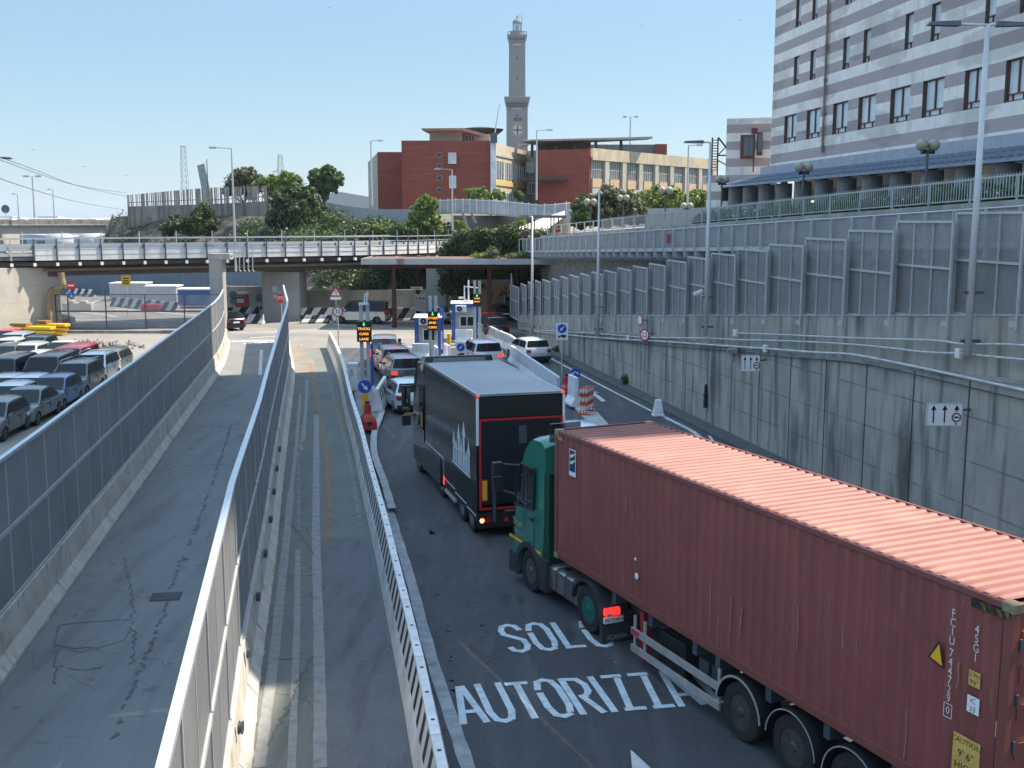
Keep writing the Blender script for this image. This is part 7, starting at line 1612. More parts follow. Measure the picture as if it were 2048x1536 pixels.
def tree(name, px, pbase, Y, clumps, label, mat, n, size, trunk=True, cat='tree', seed=1, tr=.14, shell=.45):
    """clumps: (px, py, r_px) of foliage masses"""
    base = A(px, pbase, Y); t = thing(name, base, label, cat); inv_ = Matrix.Translation(-t.location); k = Y / F_PX; g_ = random.Random(seed); cl = []
    for cx_, cy_, r_ in clumps:
        p = A(cx_, cy_, Y + g_.uniform(-1, 1) * r_ * k * .5); R_ = r_ * k
        cl.append((p.x, p.y, p.z, R_ * .8, R_ * .8, R_ * .72))
        for _ in range(11):
            d = Vector((g_.gauss(0, 1), g_.gauss(0, 1), g_.gauss(0, 1))).normalized(); q_ = p + d * R_ * g_.uniform(.7, 1.05); rr_ = R_ * g_.uniform(.14, .38); cl.append((q_.x, q_.y, q_.z, rr_, rr_, rr_ * .8))
        if trunk:
            mb = MB(); mid = base.lerp(p, .5) + Vector((g_.uniform(-.3, .3), 0, -.1)); mb.tube(base, mid, tr, tr * .7, 7, False); mb.tube(mid, p, tr * .7, tr * .25, 7, False); adopt(mb.build('trunk' if cx_ == clumps[0][0] else 'limb', bark, smooth=True), t, inv_)
    o = leaves('crown', cl, int(n * 1.5), size * .8, mat, seed=seed, shell=shell); o.parent = t; o.matrix_parent_inverse = inv_; return t
tree('evergreen_oak', 488, 408, 146, [(470, 365, 22), (492, 352, 20), (512, 362, 18), (458, 382, 14), (500, 380, 18)], 'dark round evergreen tree left on top of the rock', leaf_g, 7000, .26, seed=2)
tree('young_tree', 535, 410, 144, [(528, 365, 13), (545, 362, 12), (515, 370, 10), (538, 380, 12)], 'low bright green tree between the dark evergreen and the big bush', leaf_y, 3000, .24, seed=3)
tree('young_tree', 575, 408, 143, [(572, 358, 16), (590, 362, 14), (560, 370, 12)], 'yellowish green treetop behind the fence below the pylon', leaf_y, 3500, .24, seed=33)
tree('fig_tree', 645, 418, 138, [(632, 352, 16), (655, 345, 16), (675, 358, 13), (642, 370, 16), (664, 374, 13), (650, 388, 9), (625, 378, 12)], 'tree with a dark spreading crown and visible stem right of the big bush', leaf_m, 6500, .25, seed=4, shell=.6)
tree('big_bush', 590, 470, 130, [(570, 400, 30), (595, 385, 24), (560, 430, 28), (600, 425, 34), (635, 430, 26), (585, 455, 24), (655, 440, 16), (618, 392, 18)], 'big dark bush hanging over the rock face behind the bridge', leaf_d, 15000, .26, seed=5)
tree('big_bush', 400, 470, 134, [(410, 425, 20), (395, 445, 24), (418, 450, 20), (378, 455, 18), (352, 448, 16), (335, 460, 14)], 'dark ivy like bush hanging over the wall at the left of the rock', leaf_d, 9000, .26, seed=6)
tree('acacia_tree', 845, 475, 118, [(845, 410, 17), (862, 405, 14), (838, 430, 20), (858, 435, 22), (850, 455, 26), (830, 460, 22), (875, 460, 20), (852, 395, 9)], 'light feathery green tree in front of the brick building beside the ramp', leaf_y, 8000, .22, seed=7)
tree('young_tree', 750, 478, 121, [(742, 462, 10), (758, 458, 12), (772, 462, 10), (735, 468, 8)], 'sunlit yellow green shrub just above the bridge railing', leaf_y, 2600, .2, seed=8, cat='shrub')
tree('young_tree', 805, 478, 117, [(800, 458, 18), (820, 462, 16), (785, 465, 14)], 'mid green shrub mass left of the feathery tree', leaf_m, 4000, .2, seed=88, cat='shrub')
tree('young_tree', 1165, 560, 90, [(1148, 500, 14), (1160, 525, 24), (1180, 535, 26), (1146, 540, 20), (1205, 545, 20), (1200, 520, 10)], 'dark green tree growing under the footway at the end of the ivy', leaf_d, 7000, .2, seed=9)
tree('young_tree', 1240, 560, 84, [(1215, 540, 20), (1245, 550, 18), (1270, 560, 14)], 'dark scrub under the footway behind the far mesh screens', leaf_d, 4000, .2, seed=19, trunk=False, cat='scrub')
tree('olive_tree', 1215, 455, 88, [(1190, 410, 22), (1225, 395, 26), (1250, 405, 24), (1205, 430, 24), (1240, 432, 24), (1180, 440, 16), (1262, 430, 16)], 'grey green olive like tree in the middle of the plaza corner', leaf_g, 9500, .16, seed=10)
tree('round_shrub', 1170, 455, 87, [(1165, 410, 18), (1160, 430, 20), (1175, 398, 12), (1158, 445, 14)], 'round bright topped shrub left of the olive like tree', leaf_m, 4500, .16, seed=13, cat='shrub')
tree('dark_shrub', 1275, 450, 92, [(1270, 415, 18), (1280, 432, 16), (1262, 398, 14)], 'dark speckled shrub right behind the olive like tree', leaf_g, 3800, .16, seed=14, cat='shrub')
for k_, (px, r_, lb) in enumerate(((1310, 24, 'bright green pine shaped bush nearest the olive like tree'), (1350, 24, 'bright green bush in the middle of the row under the long facade'), (1395, 20, 'bright green bush behind the double globe lamp at the right of the row'))):
    tree('pine_bush', px, 420, 112, [(px - 10, 400, r_), (px + 12, 402, r_ * .9), (px, 390, r_ * .7)], lb, leaf_y, 4200, .2, seed=30 + k_, cat='bush', trunk=False)
for k_, (px, r_, Y_, lb) in enumerate(((945, 15, 128, 'bright green bush at the foot of the brick front, left one'), (965, 13, 128, 'bright green bush at the foot of the brick corner'), (995, 10, 128, 'small green bush under the yellowish facade'), (1035, 9, 127, 'small round bush right of the yellowish facade windows'), (1040, 12, 104, 'orange tinted bush beside the white sloping slab'), (918, 8, 100, 'small green bush left of the shelter on the ivy wall'))):
    tree('bush', px, 400 if Y_ > 120 else 462, Y_, [(px, 388 if Y_ > 120 else 448, r_), (px + r_ * .7, 392 if Y_ > 120 else 452, r_ * .8)], lb, leaf_y if k_ != 3 else leaf_m, 1500, .18, seed=50 + k_, cat='bush', trunk=False)
# oleander hedge
cl = []; g_ = random.Random(8)
for i in range(95):
    Y = 18 + i * .52; p = back_at(Y, .9 + g_.uniform(0, .5)); z = zplaza(Y) + .15; cl.append((p.x, Y, z + .25 + g_.uniform(-.1, .1), .42, .42, g_.uniform(.25, .42)))
for a_, b_, nm in ((0, 32, 'nearest stretch of oleander hedge with white flowers along the plaza railing'), (32, 62, 'middle stretch of oleander hedge between the globe lamps'), (62, 80, 'far stretch of oleander hedge towards the first columns')):
    h_ = leaves('oleander_hedge', cl[a_:b_], int((b_ - a_) * 230), .085, leaf_d, seed=40 + a_); tag(h_, nm, 'hedge')
    fl = leaves('flower', [(c[0] - .25, c[1], c[2] + .1, .35, .35, .4) for c in cl[a_:b_:2]], 60, .05, M('white_petals', (.75, .74, .7), .7, var=0), seed=a_ + 1); fl.parent = h_
# globe lamps
globe = M('yellowed_globe', (.34, .33, .24), .25, var=.1)
globe_s = globe
def globes(px, py, pb, Y, label, r=.2):
    b_ = A(px, pb, Y); h = A(px, py, Y).z; t = thing('globe_lamp', b_, label, 'globe lamp', group=None); H_ = h - b_.z
    MB().tube((0, 0, 0), (0, 0, H_ - .1), .05, n=8).build('pole', steel_d, t)
    for s_ in (-1, 1):
        MB().lathe([(.01, -r), (r * .5, -r * .87), (r * .87, -r * .5), (r, 0), (r * .87, r * .5), (r * .5, r * .87), (.01, r)], (s_ * r * .95, 0, H_ + .05), 14).build('globe', globe, t, smooth=True)
        MB().tube((0, 0, H_ - .2), (s_ * r * .95, 0, H_ - .15), .04, r * .55, 8).build('holder', black, t)
globes(1605, 337, 404, 47.5, 'double globe lamp on the plaza before the first columns', .21); globes(1850, 293, 398, 38.5, 'double globe lamp on the plaza nearest to the camera', .215); globes(1442, 361, 437, 62, 'double globe lamp in front of the lower banded wing', .21)
globes(1246, 397, 445, 80, 'double globe lamp before the olive like tree', .24); globes(1330, 382, 440, 86, 'double globe lamp in front of the bright green bushes', .3); globes(1373, 413, 440, 90, 'warm lit looking double globe lamp at the low wall', .28); globes(1180, 405, 458, 78, 'warm coloured globe lamp at the left end of the plaza', .24)
# low pale wall and railings at the plaza corner
cw = M('plaza_wall', (.36, .35, .33), .9, var=.1, pos=True)
longwall((1290, 445), (1425, 445), A(1300, 417, 100).z, cw, 'low pale wall at the back of the plaza beside the banded wing', .3, 'plaza_wall', 'wall', 100, 92, 7.6)
# ramps between brick building and the ivy wall
rs = thing('ramp', (0, 110, 7), 'long raised ramp with pale mesh sides in front of the brick building', 'ramp'); rinv = Matrix.Translation(-rs.location)
rpts = [A(865, 414, 121), A(930, 412, 118), A(985, 415, 114), (A(1040, 420, 110)), A(1085, 426, 107), A(1140, 420, 106)]
rpts = smooth(rpts, 2)
mb = MB(); mb.loft([[(p.x, p.y, p.z - .55), (p.x, p.y, p.z + .65)] for p in rpts], closed=False, caps=False); adopt(mb.build('mesh_side', see_through(M('ramp_mesh', (.48, .50, .52), .5, .2), .15)), rs, rinv)
mb = MB(); mb.loft([[(p.x, p.y, p.z - .75), (p.x, p.y, p.z - .55), (p.x + .3, p.y + 3, p.z - .55), (p.x + .3, p.y + 3, p.z - .75)] for p in rpts]); adopt(mb.build('deck', concrete_lt), rs, rinv)
for p in resample(rpts, 1.15): mb = MB(); mb.box(p.x - .05, p.x + .05, p.y - .12, p.y - .02, p.z - .7, p.z + .85); adopt(mb.build('post', white), rs, rinv)
mb = MB(); mb.path([p + Vector((0, -.05, .68)) for p in rpts], .05); adopt(mb.build('handrail', white), rs, rinv)
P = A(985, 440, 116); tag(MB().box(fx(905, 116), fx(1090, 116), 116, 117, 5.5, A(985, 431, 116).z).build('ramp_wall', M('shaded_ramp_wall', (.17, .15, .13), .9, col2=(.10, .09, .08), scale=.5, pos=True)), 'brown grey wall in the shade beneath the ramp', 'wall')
for k_, (a_, b_) in enumerate((((925, 425), (938, 462)), ((942, 425), (952, 446)))): q0, q1 = A(*a_, 113), A(*b_, 113); tag(MB().bar((0, 0, 0), q1 - q0, .25, .25).build('strut', concrete, loc=q0), ('left', 'right')[k_] + ' slanting concrete strut under the ramp', 'strut', 'struts under the ramp')
gw = M('grey_ramp_wall', (.33, .34, .35), .85, var=.12, pos=True)
mb = MB(); pp_ = smooth([A(650, 404, 134), A(700, 413, 130), A(760, 419, 127), A(830, 418, 124), A(868, 416, 122)], 2); mb.loft([[(p.x, p.y, p.z - 1.5), (p.x, p.y, p.z), (p.x, p.y + .4, p.z), (p.x, p.y + .4, p.z - 1.5)] for p in pp_]); tag(mb.build('parapet_wall', gw), 'curved grey concrete parapet with faint graffiti left of the ramp', 'wall')
mb = MB()
for cx_, cy_, r_ in ((728, 424, 1.2), (742, 425, .8), (765, 424, .9)):
    q_ = A(cx_, cy_, 127.6)
    for i in range(7): a0_, a1_ = math.pi * i / 7, math.pi * (i + 1) / 7; mb.tube((q_.x + r_ * math.cos(a0_), q_.y, q_.z + r_ * .5 * math.sin(a0_) - .2), (q_.x + r_ * math.cos(a1_), q_.y, q_.z + r_ * .5 * math.sin(a1_) - .2), .035, n=4)
# bright sloping slabs and stairs
sw = M('sunlit_slab', (.55, .51, .45), .85, var=.08, pos=True)
st = thing('sloping_slab', A(1080, 465, 98), 'bright sloping concrete slab rising to the right behind the shelter', 'ramp'); sti = Matrix.Translation(-st.location)
mb = MB(); q_ = [A(1018, 463, 97), A(1135, 463, 97), A(1140, 418, 106), A(1085, 436, 103)]; mb.hexa([p - Vector((0, 0, .6)) for p in q_], q_); adopt(mb.build('slab', sw), st, sti)
mb = MB(); mb.hexa([A(1086, 466, 95.5), A(1140, 466, 95.5), A(1141, 466, 97), A(1086, 466, 97)], [A(1090, 462, 95.5), A(1141, 424, 95.5), A(1141, 424, 97), A(1090, 462, 97)]); adopt(mb.build('side_wall', sw), st, sti)
sh = thing('shelter', A(1090, 465, 93), 'flat roofed shelter on thin posts beside the sloping slab', 'shelter'); shi = Matrix.Translation(-sh.location)
P = A(1041, 433, 93); Q = A(1131, 430, 93); mb = MB(); mb.box(P.x, Q.x, 92, 95.5, P.z - .12, P.z + .1); adopt(mb.build('roof', M('shelter_roof', (.16, .15, .14), .8)), sh, shi)
for px in (1056, 1062, 1069, 1102, 1108, 1117): x = fx(px, 93); mb = MB(); mb.box(x - .05, x + .05, 93, 93.1, A(1080, 466, 93).z, P.z - .12); adopt(mb.build('post', steel_d), sh, shi)
t = thing('billboard_frame', A(1140, 440, 96), 'white framed board on red posts beside the sloping slab', 'board'); 
MB().box(-.45, .5, 0, .06, .15, .95).build('board', M('board_blue_white', (.45, .55, .62), .5), t)
for x in (-.35, 0, .35): MB().box(x - .04, x + .04, .02, .1, -1.6, .15).build('post', M('red_post', (.35, .05, .05), .6), t)
MB().box(-.4, .45, .0, .1, -.15, .12).build('red_panel', red_s, t)

# ----- brick building -------------------------------------------------
brick = M('red_brick', (.26, .062, .042), .9, col2=(.20, .048, .034), scale=1.5, pos=True)
overlay(brick, 'noise', (.33, .10, .07), 1.2, .5, .75, stretch=(.3, .3, 3.5), fac=.6)
overlay(brick, 'noise', (.12, .03, .025), 2.5, .55, .8, stretch=(.4, .4, 4), fac=.5)
bb = thing('brick_building', (fx(805, 150), 150, 10), 'three winged red brick and concrete building on the hill', 'building'); bi = Matrix.Translation(-bb.location)
def bbox(nm, px0, px1, Y0, dep, pt, pb, mat, shear=0., par=None):
    x0, x1 = fx(px0, Y0), fx(px1, Y0 + shear); mb = MB(); z1 = A((px0 + px1) / 2, pt, Y0 + shear / 2).z; z0 = A(px0, pb, Y0).z
    mb.hexa([(x0, Y0, z0), (x1, Y0 + shear, z0), (x1, Y0 + shear + dep, z0), (x0, Y0 + dep, z0)], [(x0, Y0, z1), (x1, Y0 + shear, z1), (x1, Y0 + shear + dep, z1), (x0, Y0 + dep, z1)])
    o = mb.build(nm, mat); 
    if par: o.parent = par; return o
    return adopt(o, bb, bi)
bbox('brick_wall', 805, 985, 140, 18, 281, 425, brick); bbox('brick_wall', 757, 806, 148, 14, 304, 425, brick)
bcon = M('stained_facade', (.47, .40, .28), .9, col2=(.36, .31, .23), scale=.8, pos=True); overlay(bcon, 'noise', (.16, .14, .11), .9, .5, .78, stretch=(1, 1, .2), fac=.6)
# left end facade of the left wing, strongly foreshortened
mb = MB(); x0, x1 = fx(757, 148.2), fx(738, 172); mb.hexa([(x0, 148.1, 9), (x0 + .2, 148.1, 9), (x1 + .2, 172, 9), (x1, 172, 9)], [(x0, 148.1, A(757, 306, 148).z), (x0 + .2, 148.1, A(757, 306, 148).z), (x1 + .2, 172, A(757, 306, 148).z), (x1, 172, A(757, 306, 148).z)]); adopt(mb.build('side_facade', concrete_lt), bb, bi)
def bwin(px0, px1, py0, py1, Y, mull=2, mat=glass_b, frame=white, nm='window', tilt=0, rows=1):
    a, b = A(px0, py0, Y), A(px1, py1, Y); f_ = MB().box(a.x, b.x, Y - .06, Y - .005, b.z, a.z).build(nm, mat); adopt(f_, bb, bi)
    m_ = MB(); w_ = b.x - a.x
    for k in range(mull + 1): x = a.x + w_ * k / mull; m_.box(x - .04, x + .04, Y - .1, Y - .061, b.z, a.z)
    for k in range(rows + 1): z = b.z + (a.z - b.z) * k / rows; m_.box(a.x, b.x, Y - .1, Y - .061, z - .04, z + .04)
    g_ = m_.build('frame', frame); g_.parent = f_; return f_
for (x0, x1, y0, y1) in ((874, 884, 305, 314), (874, 884, 328, 336), (874, 884, 352, 361), (874, 884, 376, 384)): bwin(x0, x1, y0, y1, 140, 1, dk, concrete)
bwin(897, 912, 306, 327, 139.4, 1, glass_p, white); bwin(899, 912, 352, 376, 140, 1, glass_p, white)
mb = MB(); a, b = A(897, 327, 140), A(912, 306, 140); mb.box(a.x, b.x, 139.9, 139.99, a.z - .15, b.z); adopt(mb.build('window_recess', dk), bb, bi)
# penthouse
pent = M('penthouse_render', (.46, .41, .31), .9, var=.12, pos=True)
bbox('penthouse', 861, 925, 144, 8, 262, 284, pent); bbox('penthouse', 925, 980, 146, 8, 268, 284, pent)
mb = MB(); a = A(846, 262, 143); b = A(975, 262, 143); mb.hexa([(a.x, 142.5, a.z), (fx(928, 142.5), 142.5, a.z), (fx(980, 147), 147, a.z - .6), (a.x + 1, 154, a.z)], [(a.x - .2, 142.2, a.z + .28), (fx(928, 142.2), 142.2, a.z + .3), (fx(983, 147), 147, a.z - .25), (a.x + 1, 154.5, a.z + .3)]); adopt(mb.build('roof_slab', concrete_lt), bb, bi)
mb = MB(); c_ = A(960, 262, 150); mb.loft([[(c_.x + math.cos(a_) * r_, 151 + math.sin(a_) * r_ * .8, c_.z + z_) for a_ in [2 * math.pi * i / 20 for i in range(20)]] for r_, z_ in ((1.6, -1.0), (3.0, .05), (3.2, .30), (1.2, .55))]); adopt(mb.build('round_roof', M('dark_roof', (.03, .025, .025), .8)), bb, bi)
bwin(930, 950, 270, 282, 145.9, 3, dk, white)
# facade turning away to the right of the first brick front (catches the sun)
F0 = Vector((fx(985, 140), 140)); F1 = Vector((fx(1052, 158), 158)); zc_ = A(985, 284, 140).z
def facade(nm, Fa, Fb, z0, z1, mat, thick=.4): 
    d = (Fb - Fa); L = d.length; rz = math.atan2(d.y, d.x); o = MB().box(0, L, 0, thick, z0, z1).build(nm, mat, loc=(Fa.x, Fa.y, 0), rz=rz); return adopt(o, bb, bi), L, rz
facade('sunlit_facade', F0, F1, 9, zc_, bcon); d = F1 - F0; L = d.length; rz = math.atan2(d.y, d.x)
def onf(Fa, rz, nm, boxes, mat, par=None):
    mb = MB(); [mb.box(*b_) for b_ in boxes]; o = mb.build(nm, mat, loc=(Fa.x, Fa.y, 0), rz=rz); return adopt(o, bb, bi)
n = 3
for r_, (za_, zb2) in enumerate(((zc_ - 4.4, zc_ - 2.2), (zc_ - 8.6, zc_ - 6.2))):
    for k in range(n):
        x0 = .5 + k * L / n; x1 = x0 + L / n - 1.2; onf(F0, rz, 'window', [(x0, x1, -.05, -.01, za_, zb2)], glass_b); onf(F0, rz, 'window_frame', [(x0 + (x1 - x0) * j / 4 - .06, x0 + (x1 - x0) * j / 4 + .06, -.12, -.055, za_, zb2) for j in range(5)], white)
onf(F0, rz, 'band', [(0, L, -.15, -.005, zc_ - 5.3, zc_ - 4.7)], M('yellow_band', (.50, .38, .13), .8, var=.1, pos=True)); onf(F0, rz, 'band', [(0, L, -.15, -.005, zc_ - 1.6, zc_ - 1.3)], concrete_lt)
mb = MB(); x = fx(987, 139.5); mb.box(x - .35, x + .35, 139.2, 139.9, 12, A(987, 280, 139.5).z); adopt(mb.build('white_duct', white_pl), bb, bi)
facade('link_facade', Vector((fx(1052, 158), 158)), Vector((fx(1082, 156), 156)), 9, A(1065, 302, 158).z, bcon)
bwin(1053, 1068, 325, 345, 157, 1, glass_p, white); bwin(1056, 1070, 366, 388, 157, 2, dk, white); bwin(1083, 1100, 362, 388, 150.8, 1, dk, concrete_lt)
# second brick front and long facade
bbox('brick_wall', 1076, 1178, 150, 20, 299, 425, brick, shear=-2)
F2 = Vector((fx(1178, 148), 148)); F3 = Vector((fx(1425, 176), 176)); d = F3 - F2; L2 = d.length; rz2 = math.atan2(d.y, d.x); z2 = A(1178, 297, 148).z
facade('long_facade', F2, F3, 8.5, z2, bcon); facade('brick_return', F2 - d.normalized() * .01 + Vector((0, -.06)), F2 + d.normalized() * .35 + Vector((0, -.06)), 8.5, z2, brick, .2)
n = 8; P_ = L2 / n
for k in range(n):
    x0 = .35 + k * P_; onf(F2, rz2, 'pier', [(x0 + P_ * .64, x0 + P_ * .86, -.45, -.005, 8.5, z2 - 1.55)], concrete_lt); onf(F2, rz2, 'spandrel', [(x0, x0 + P_ * .5, -.3, -.005, z2 - 5.1, z2 - 3.9)], M('peach_panel', (.50, .36, .22), .85, var=.1, pos=True) if k == 0 else bpy.data.materials['peach_panel'])
    for za_, zb2 in ((z2 - 3.85, z2 - 1.6), (z2 - 8.2, z2 - 6.0)):
        onf(F2, rz2, 'window', [(x0, x0 + P_ * .62, -.06, -.01, za_, zb2)], glass_b); onf(F2, rz2, 'window_frame', [(x0 + P_ * .62 * j / 5 - .05, x0 + P_ * .62 * j / 5 + .05, -.12, -.062, za_, zb2) for j in range(6)] + [(x0, x0 + P_ * .62, -.12, -.062, (za_ + zb2) / 2 - .05, (za_ + zb2) / 2 + .05)], concrete_lt)
onf(F2, rz2, 'band', [(0, L2, -.5, -.46, z2 - 5.9, z2 - 5.2)], concrete_lt); onf(F2, rz2, 'cornice', [(0, L2, -.5, -.46, z2 - 1.5, z2 + .05)], bcon)
# roof structures
rf = M('roof_grey', (.22, .21, .19), .9, var=.2, pos=True)
bbox('roof_storey', 1075, 1180, 158, 6, 282, 300, rf); bbox('roof_storey', 1180, 1310, 168, 10, 289, 330, rf); bbox('roof_brick', 1308, 1331, 167, 10, 288, 318, brick)
mb = MB(); a, b = A(1038, 282, 150), A(1305, 276, 156); mb.hexa([(a.x, 150, a.z - .05), (b.x, 156, b.z - .1), (b.x - .5, 160, b.z + .0), (a.x + 2, 158, a.z + .0)], [(a.x, 150, a.z + .15), (b.x, 156, b.z + .2), (b.x - .5, 160, b.z + .3), (a.x + 2, 158, a.z + .25)]); adopt(mb.build('roof_canopy', concrete), bb, bi)
mb = MB(); 
for px in (1064, 1112, 1148, 1190, 1240): x = fx(px, 157); z_ = A(px, 282, 157).z; mb.box(x - .2, x + .2, 157, 157.4, z_ - 2.2, z_ + .1)
adopt(mb.build('roof_post', dk), bb, bi)
mb = MB(); p_ = A(1047, 294, 152); mb.lathe([(.05, 0), (.5, .1), (.9, .35)], (p_.x, p_.y, p_.z), 12); adopt(mb.build('satellite_dish', white), bb, bi)
mb = MB(); a = A(1060, 358, 149); mb.box(a.x - 1.5, a.x + 5.0, 148, 150, a.z - .2, a.z + .1); adopt(mb.build('entrance_canopy', dk), bb, bi)
# ----- lighthouse -------------------------------------------------------
LY = 500.; c_ = A(1034, 300, LY); lt = thing('lighthouse', (c_.x, LY, 20), 'tall square grey stone lighthouse with two galleries and a painted coat of arms', 'lighthouse'); li = Matrix.Translation(-lt.location)
ls = M('lighthouse_stone', (.215, .205, .205), .9, col2=(.185, .178, .18), scale=.3, pos=True); k_ = LY / F_PX
def zl(py): return A(1034, py, LY).z
def lsec(h, z, cx=c_.x): return [(cx - h, LY - h, z), (cx + h, LY - h, z), (cx + h, LY + h, z), (cx - h, LY + h, z)]
mb = MB(); mb.loft([lsec(21 * k_, 20), lsec(20.5 * k_, zl(222)), lsec(21 * k_, zl(216)), lsec(24.5 * k_, zl(200)), lsec(25 * k_, zl(196)), lsec(22 * k_, zl(195.5))]); adopt(mb.build('lower_shaft', ls), lt, li)
mb = MB(); mb.loft([lsec(16.2 * k_, zl(197)), lsec(15.6 * k_, zl(88)), lsec(16.2 * k_, zl(84)), lsec(19 * k_, zl(75)), lsec(19 * k_, zl(72)), lsec(17.5 * k_, zl(71.8))]); adopt(mb.build('upper_shaft', ls), lt, li)
mb = MB(); mb.lathe([(13 * k_, zl(72)), (12.5 * k_, zl(66)), (13 * k_, zl(63)), (10 * k_, zl(62.8))], (c_.x, LY, 0), 16); adopt(mb.build('gallery_base', ls), lt, li)
mb = MB(); mb.lathe([(7.6 * k_, zl(62)), (7.6 * k_, zl(46))], (c_.x, LY, 0), 14); adopt(mb.build('lantern_glass', see_through(M('lantern_glass', (.5, .6, .65), .1, var=0), .6)), lt, li)
mb = MB(); 
for i in range(10): a_ = 2 * math.pi * i / 10; mb.tube((c_.x + 7.8 * k_ * math.cos(a_), LY + 7.8 * k_ * math.sin(a_), zl(63)), (c_.x + 7.8 * k_ * math.cos(a_), LY + 7.8 * k_ * math.sin(a_), zl(45)), .12, n=5)
mb.lathe([(9 * k_, zl(46)), (8 * k_, zl(42)), (5 * k_, zl(38.5)), (1 * k_, zl(37)), (1.6 * k_, zl(34)), (.3 * k_, zl(30))], (c_.x, LY, 0), 14); mb.tube((c_.x, LY, zl(60)), (c_.x, LY, zl(50)), 2.4 * k_, n=8); adopt(mb.build('lantern', ls), lt, li)
mb = MB(); 
for i in range(9): x = c_.x + (-17.5 + i * 4.4) * k_; mb.box(x - .15, x + .15, LY - 19 * k_, LY - 18.7 * k_, zl(72), zl(66))
mb.box(c_.x - 18 * k_, c_.x + 18 * k_, LY - 19 * k_, LY - 18.7 * k_, zl(67), zl(66)); [mb.tube((c_.x + x * k_, LY, zl(62)), (c_.x + x * k_, LY, zl(28)), .10, n=5) for x in (4, 9)]; adopt(mb.build('railing', ls), lt, li)
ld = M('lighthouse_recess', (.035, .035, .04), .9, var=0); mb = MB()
for py in (119, 159, 232): mb.box(c_.x - 1.2 * k_, c_.x + 1.2 * k_, LY - (16.6 if py < 200 else 21.2) * k_, LY - (15 if py < 200 else 20) * k_, zl(py + 2.5), zl(py - 2.5))
adopt(mb.build('window', ld), lt, li); mb = MB()
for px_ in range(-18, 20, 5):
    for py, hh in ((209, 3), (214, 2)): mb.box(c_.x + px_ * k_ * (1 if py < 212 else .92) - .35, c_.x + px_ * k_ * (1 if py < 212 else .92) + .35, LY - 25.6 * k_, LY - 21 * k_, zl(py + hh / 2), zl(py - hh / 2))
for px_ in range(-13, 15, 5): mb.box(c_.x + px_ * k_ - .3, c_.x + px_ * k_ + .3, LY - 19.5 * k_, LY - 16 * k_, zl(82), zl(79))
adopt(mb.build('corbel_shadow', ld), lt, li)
gold = M('arms_gold', (.36, .29, .19), .8, col2=(.28, .22, .15), scale=1., pos=True); fy = LY - 21.8 * k_
def ell(rx, rz_, zc, y): return [(c_.x + 1.0 * k_ + rx * math.cos(2 * math.pi * i / 24), y, zc + rz_ * math.sin(2 * math.pi * i / 24)) for i in range(24)]
z_c = zl(262)
mb = MB(); mb.add(ell(12.5 * k_, 14.5 * k_, z_c, fy), [tuple(range(24))]); mb.add(ell(9 * k_, 8 * k_, zl(247), fy - .02), [tuple(range(24))]); adopt(mb.build('coat_of_arms', gold), lt, li)
mb = MB(); mb.add(ell(8.3 * k_, 9.8 * k_, z_c, fy - .2), [tuple(range(24))]); adopt(mb.build('shield', M('shield_white', (.5, .5, .52), .7, var=0)), lt, li)
mb = MB(); x = c_.x + 1.0 * k_; mb.box(x - 1.4 * k_, x + 1.4 * k_, fy - .5, fy - .4, z_c - 9.6 * k_, z_c + 9.6 * k_); mb.box(x - 8.1 * k_, x + 8.1 * k_, fy - .5, fy - .4, z_c - 1.4 * k_, z_c + 1.4 * k_); adopt(mb.build('shield_cross', M('cross_purple', (.16, .03, .16), .7, var=0)), lt, li)
mb = MB()
for cx_ in (-5.5, 0, 5.5): mb.add([(x + (cx_ + 2.6 * math.cos(2 * math.pi * i / 12)) * k_, fy - .3, zl(240) + 2.6 * k_ * math.sin(2 * math.pi * i / 12)) for i in range(12)], [tuple(range(12))])
mb.box(x - 7 * k_, x + 7 * k_, fy - .4, fy - .3, zl(244), zl(242)); adopt(mb.build('crown', M('crown_brown', (.12, .04, .05), .8, var=0)), lt, li)
mb = MB(); mb.box(c_.x - 9 * k_, c_.x + 9 * k_, LY - 21.4 * k_, LY - 21.2 * k_, zl(220.3), zl(219.3)); mb.box(c_.x - 8 * k_, c_.x + 9 * k_, LY - 16.4 * k_, LY - 16.2 * k_, zl(92.3), zl(91.3)); adopt(mb.build('plaque', sign_w), lt, li)

# ----- wall, slatted fence and masts on the rock ------------------------
hw = thing('hilltop_wall', A(400, 430, 143), 'stained concrete wall along the top of the rock', 'wall'); hi = Matrix.Translation(-hw.location)
W_ = [A(255, 432, 147), A(395, 432, 141.5), A(425, 430, 139.5), A(540, 425, 136)]
hwm = M('streaked_wall', (.25, .23, .20), .95, col2=(.17, .155, .135), scale=.6, pos=True); overlay(hwm, 'noise', (.06, .055, .05), 1.6, .48, .7, stretch=(1, 1, .06), fac=.8)
Wt = [A(255, 413, 147), A(395, 409, 141.5), A(425, 408, 139.5), A(540, 402, 136)]
mb = MB(); mb.loft([[tuple(a - Vector((0, 0, 1.5))), tuple(b), (b.x, b.y + .5, b.z), (a.x, a.y + .5, a.z - 1.5)] for a, b in zip(W_, Wt)]); adopt(mb.build('wall', hwm), hw, hi)
fm_ = M('weathered_slats', (.20, .17, .14), .9, col2=(.33, .31, .28), scale=1.2, pos=True)
sf = thing('slatted_fence', A(400, 400, 143), 'tall weathered fence of uneven upright slats on top of the rock wall', 'fence'); si = Matrix.Translation(-sf.location); mb = MB(); mp_ = MB(); g_ = random.Random(5)
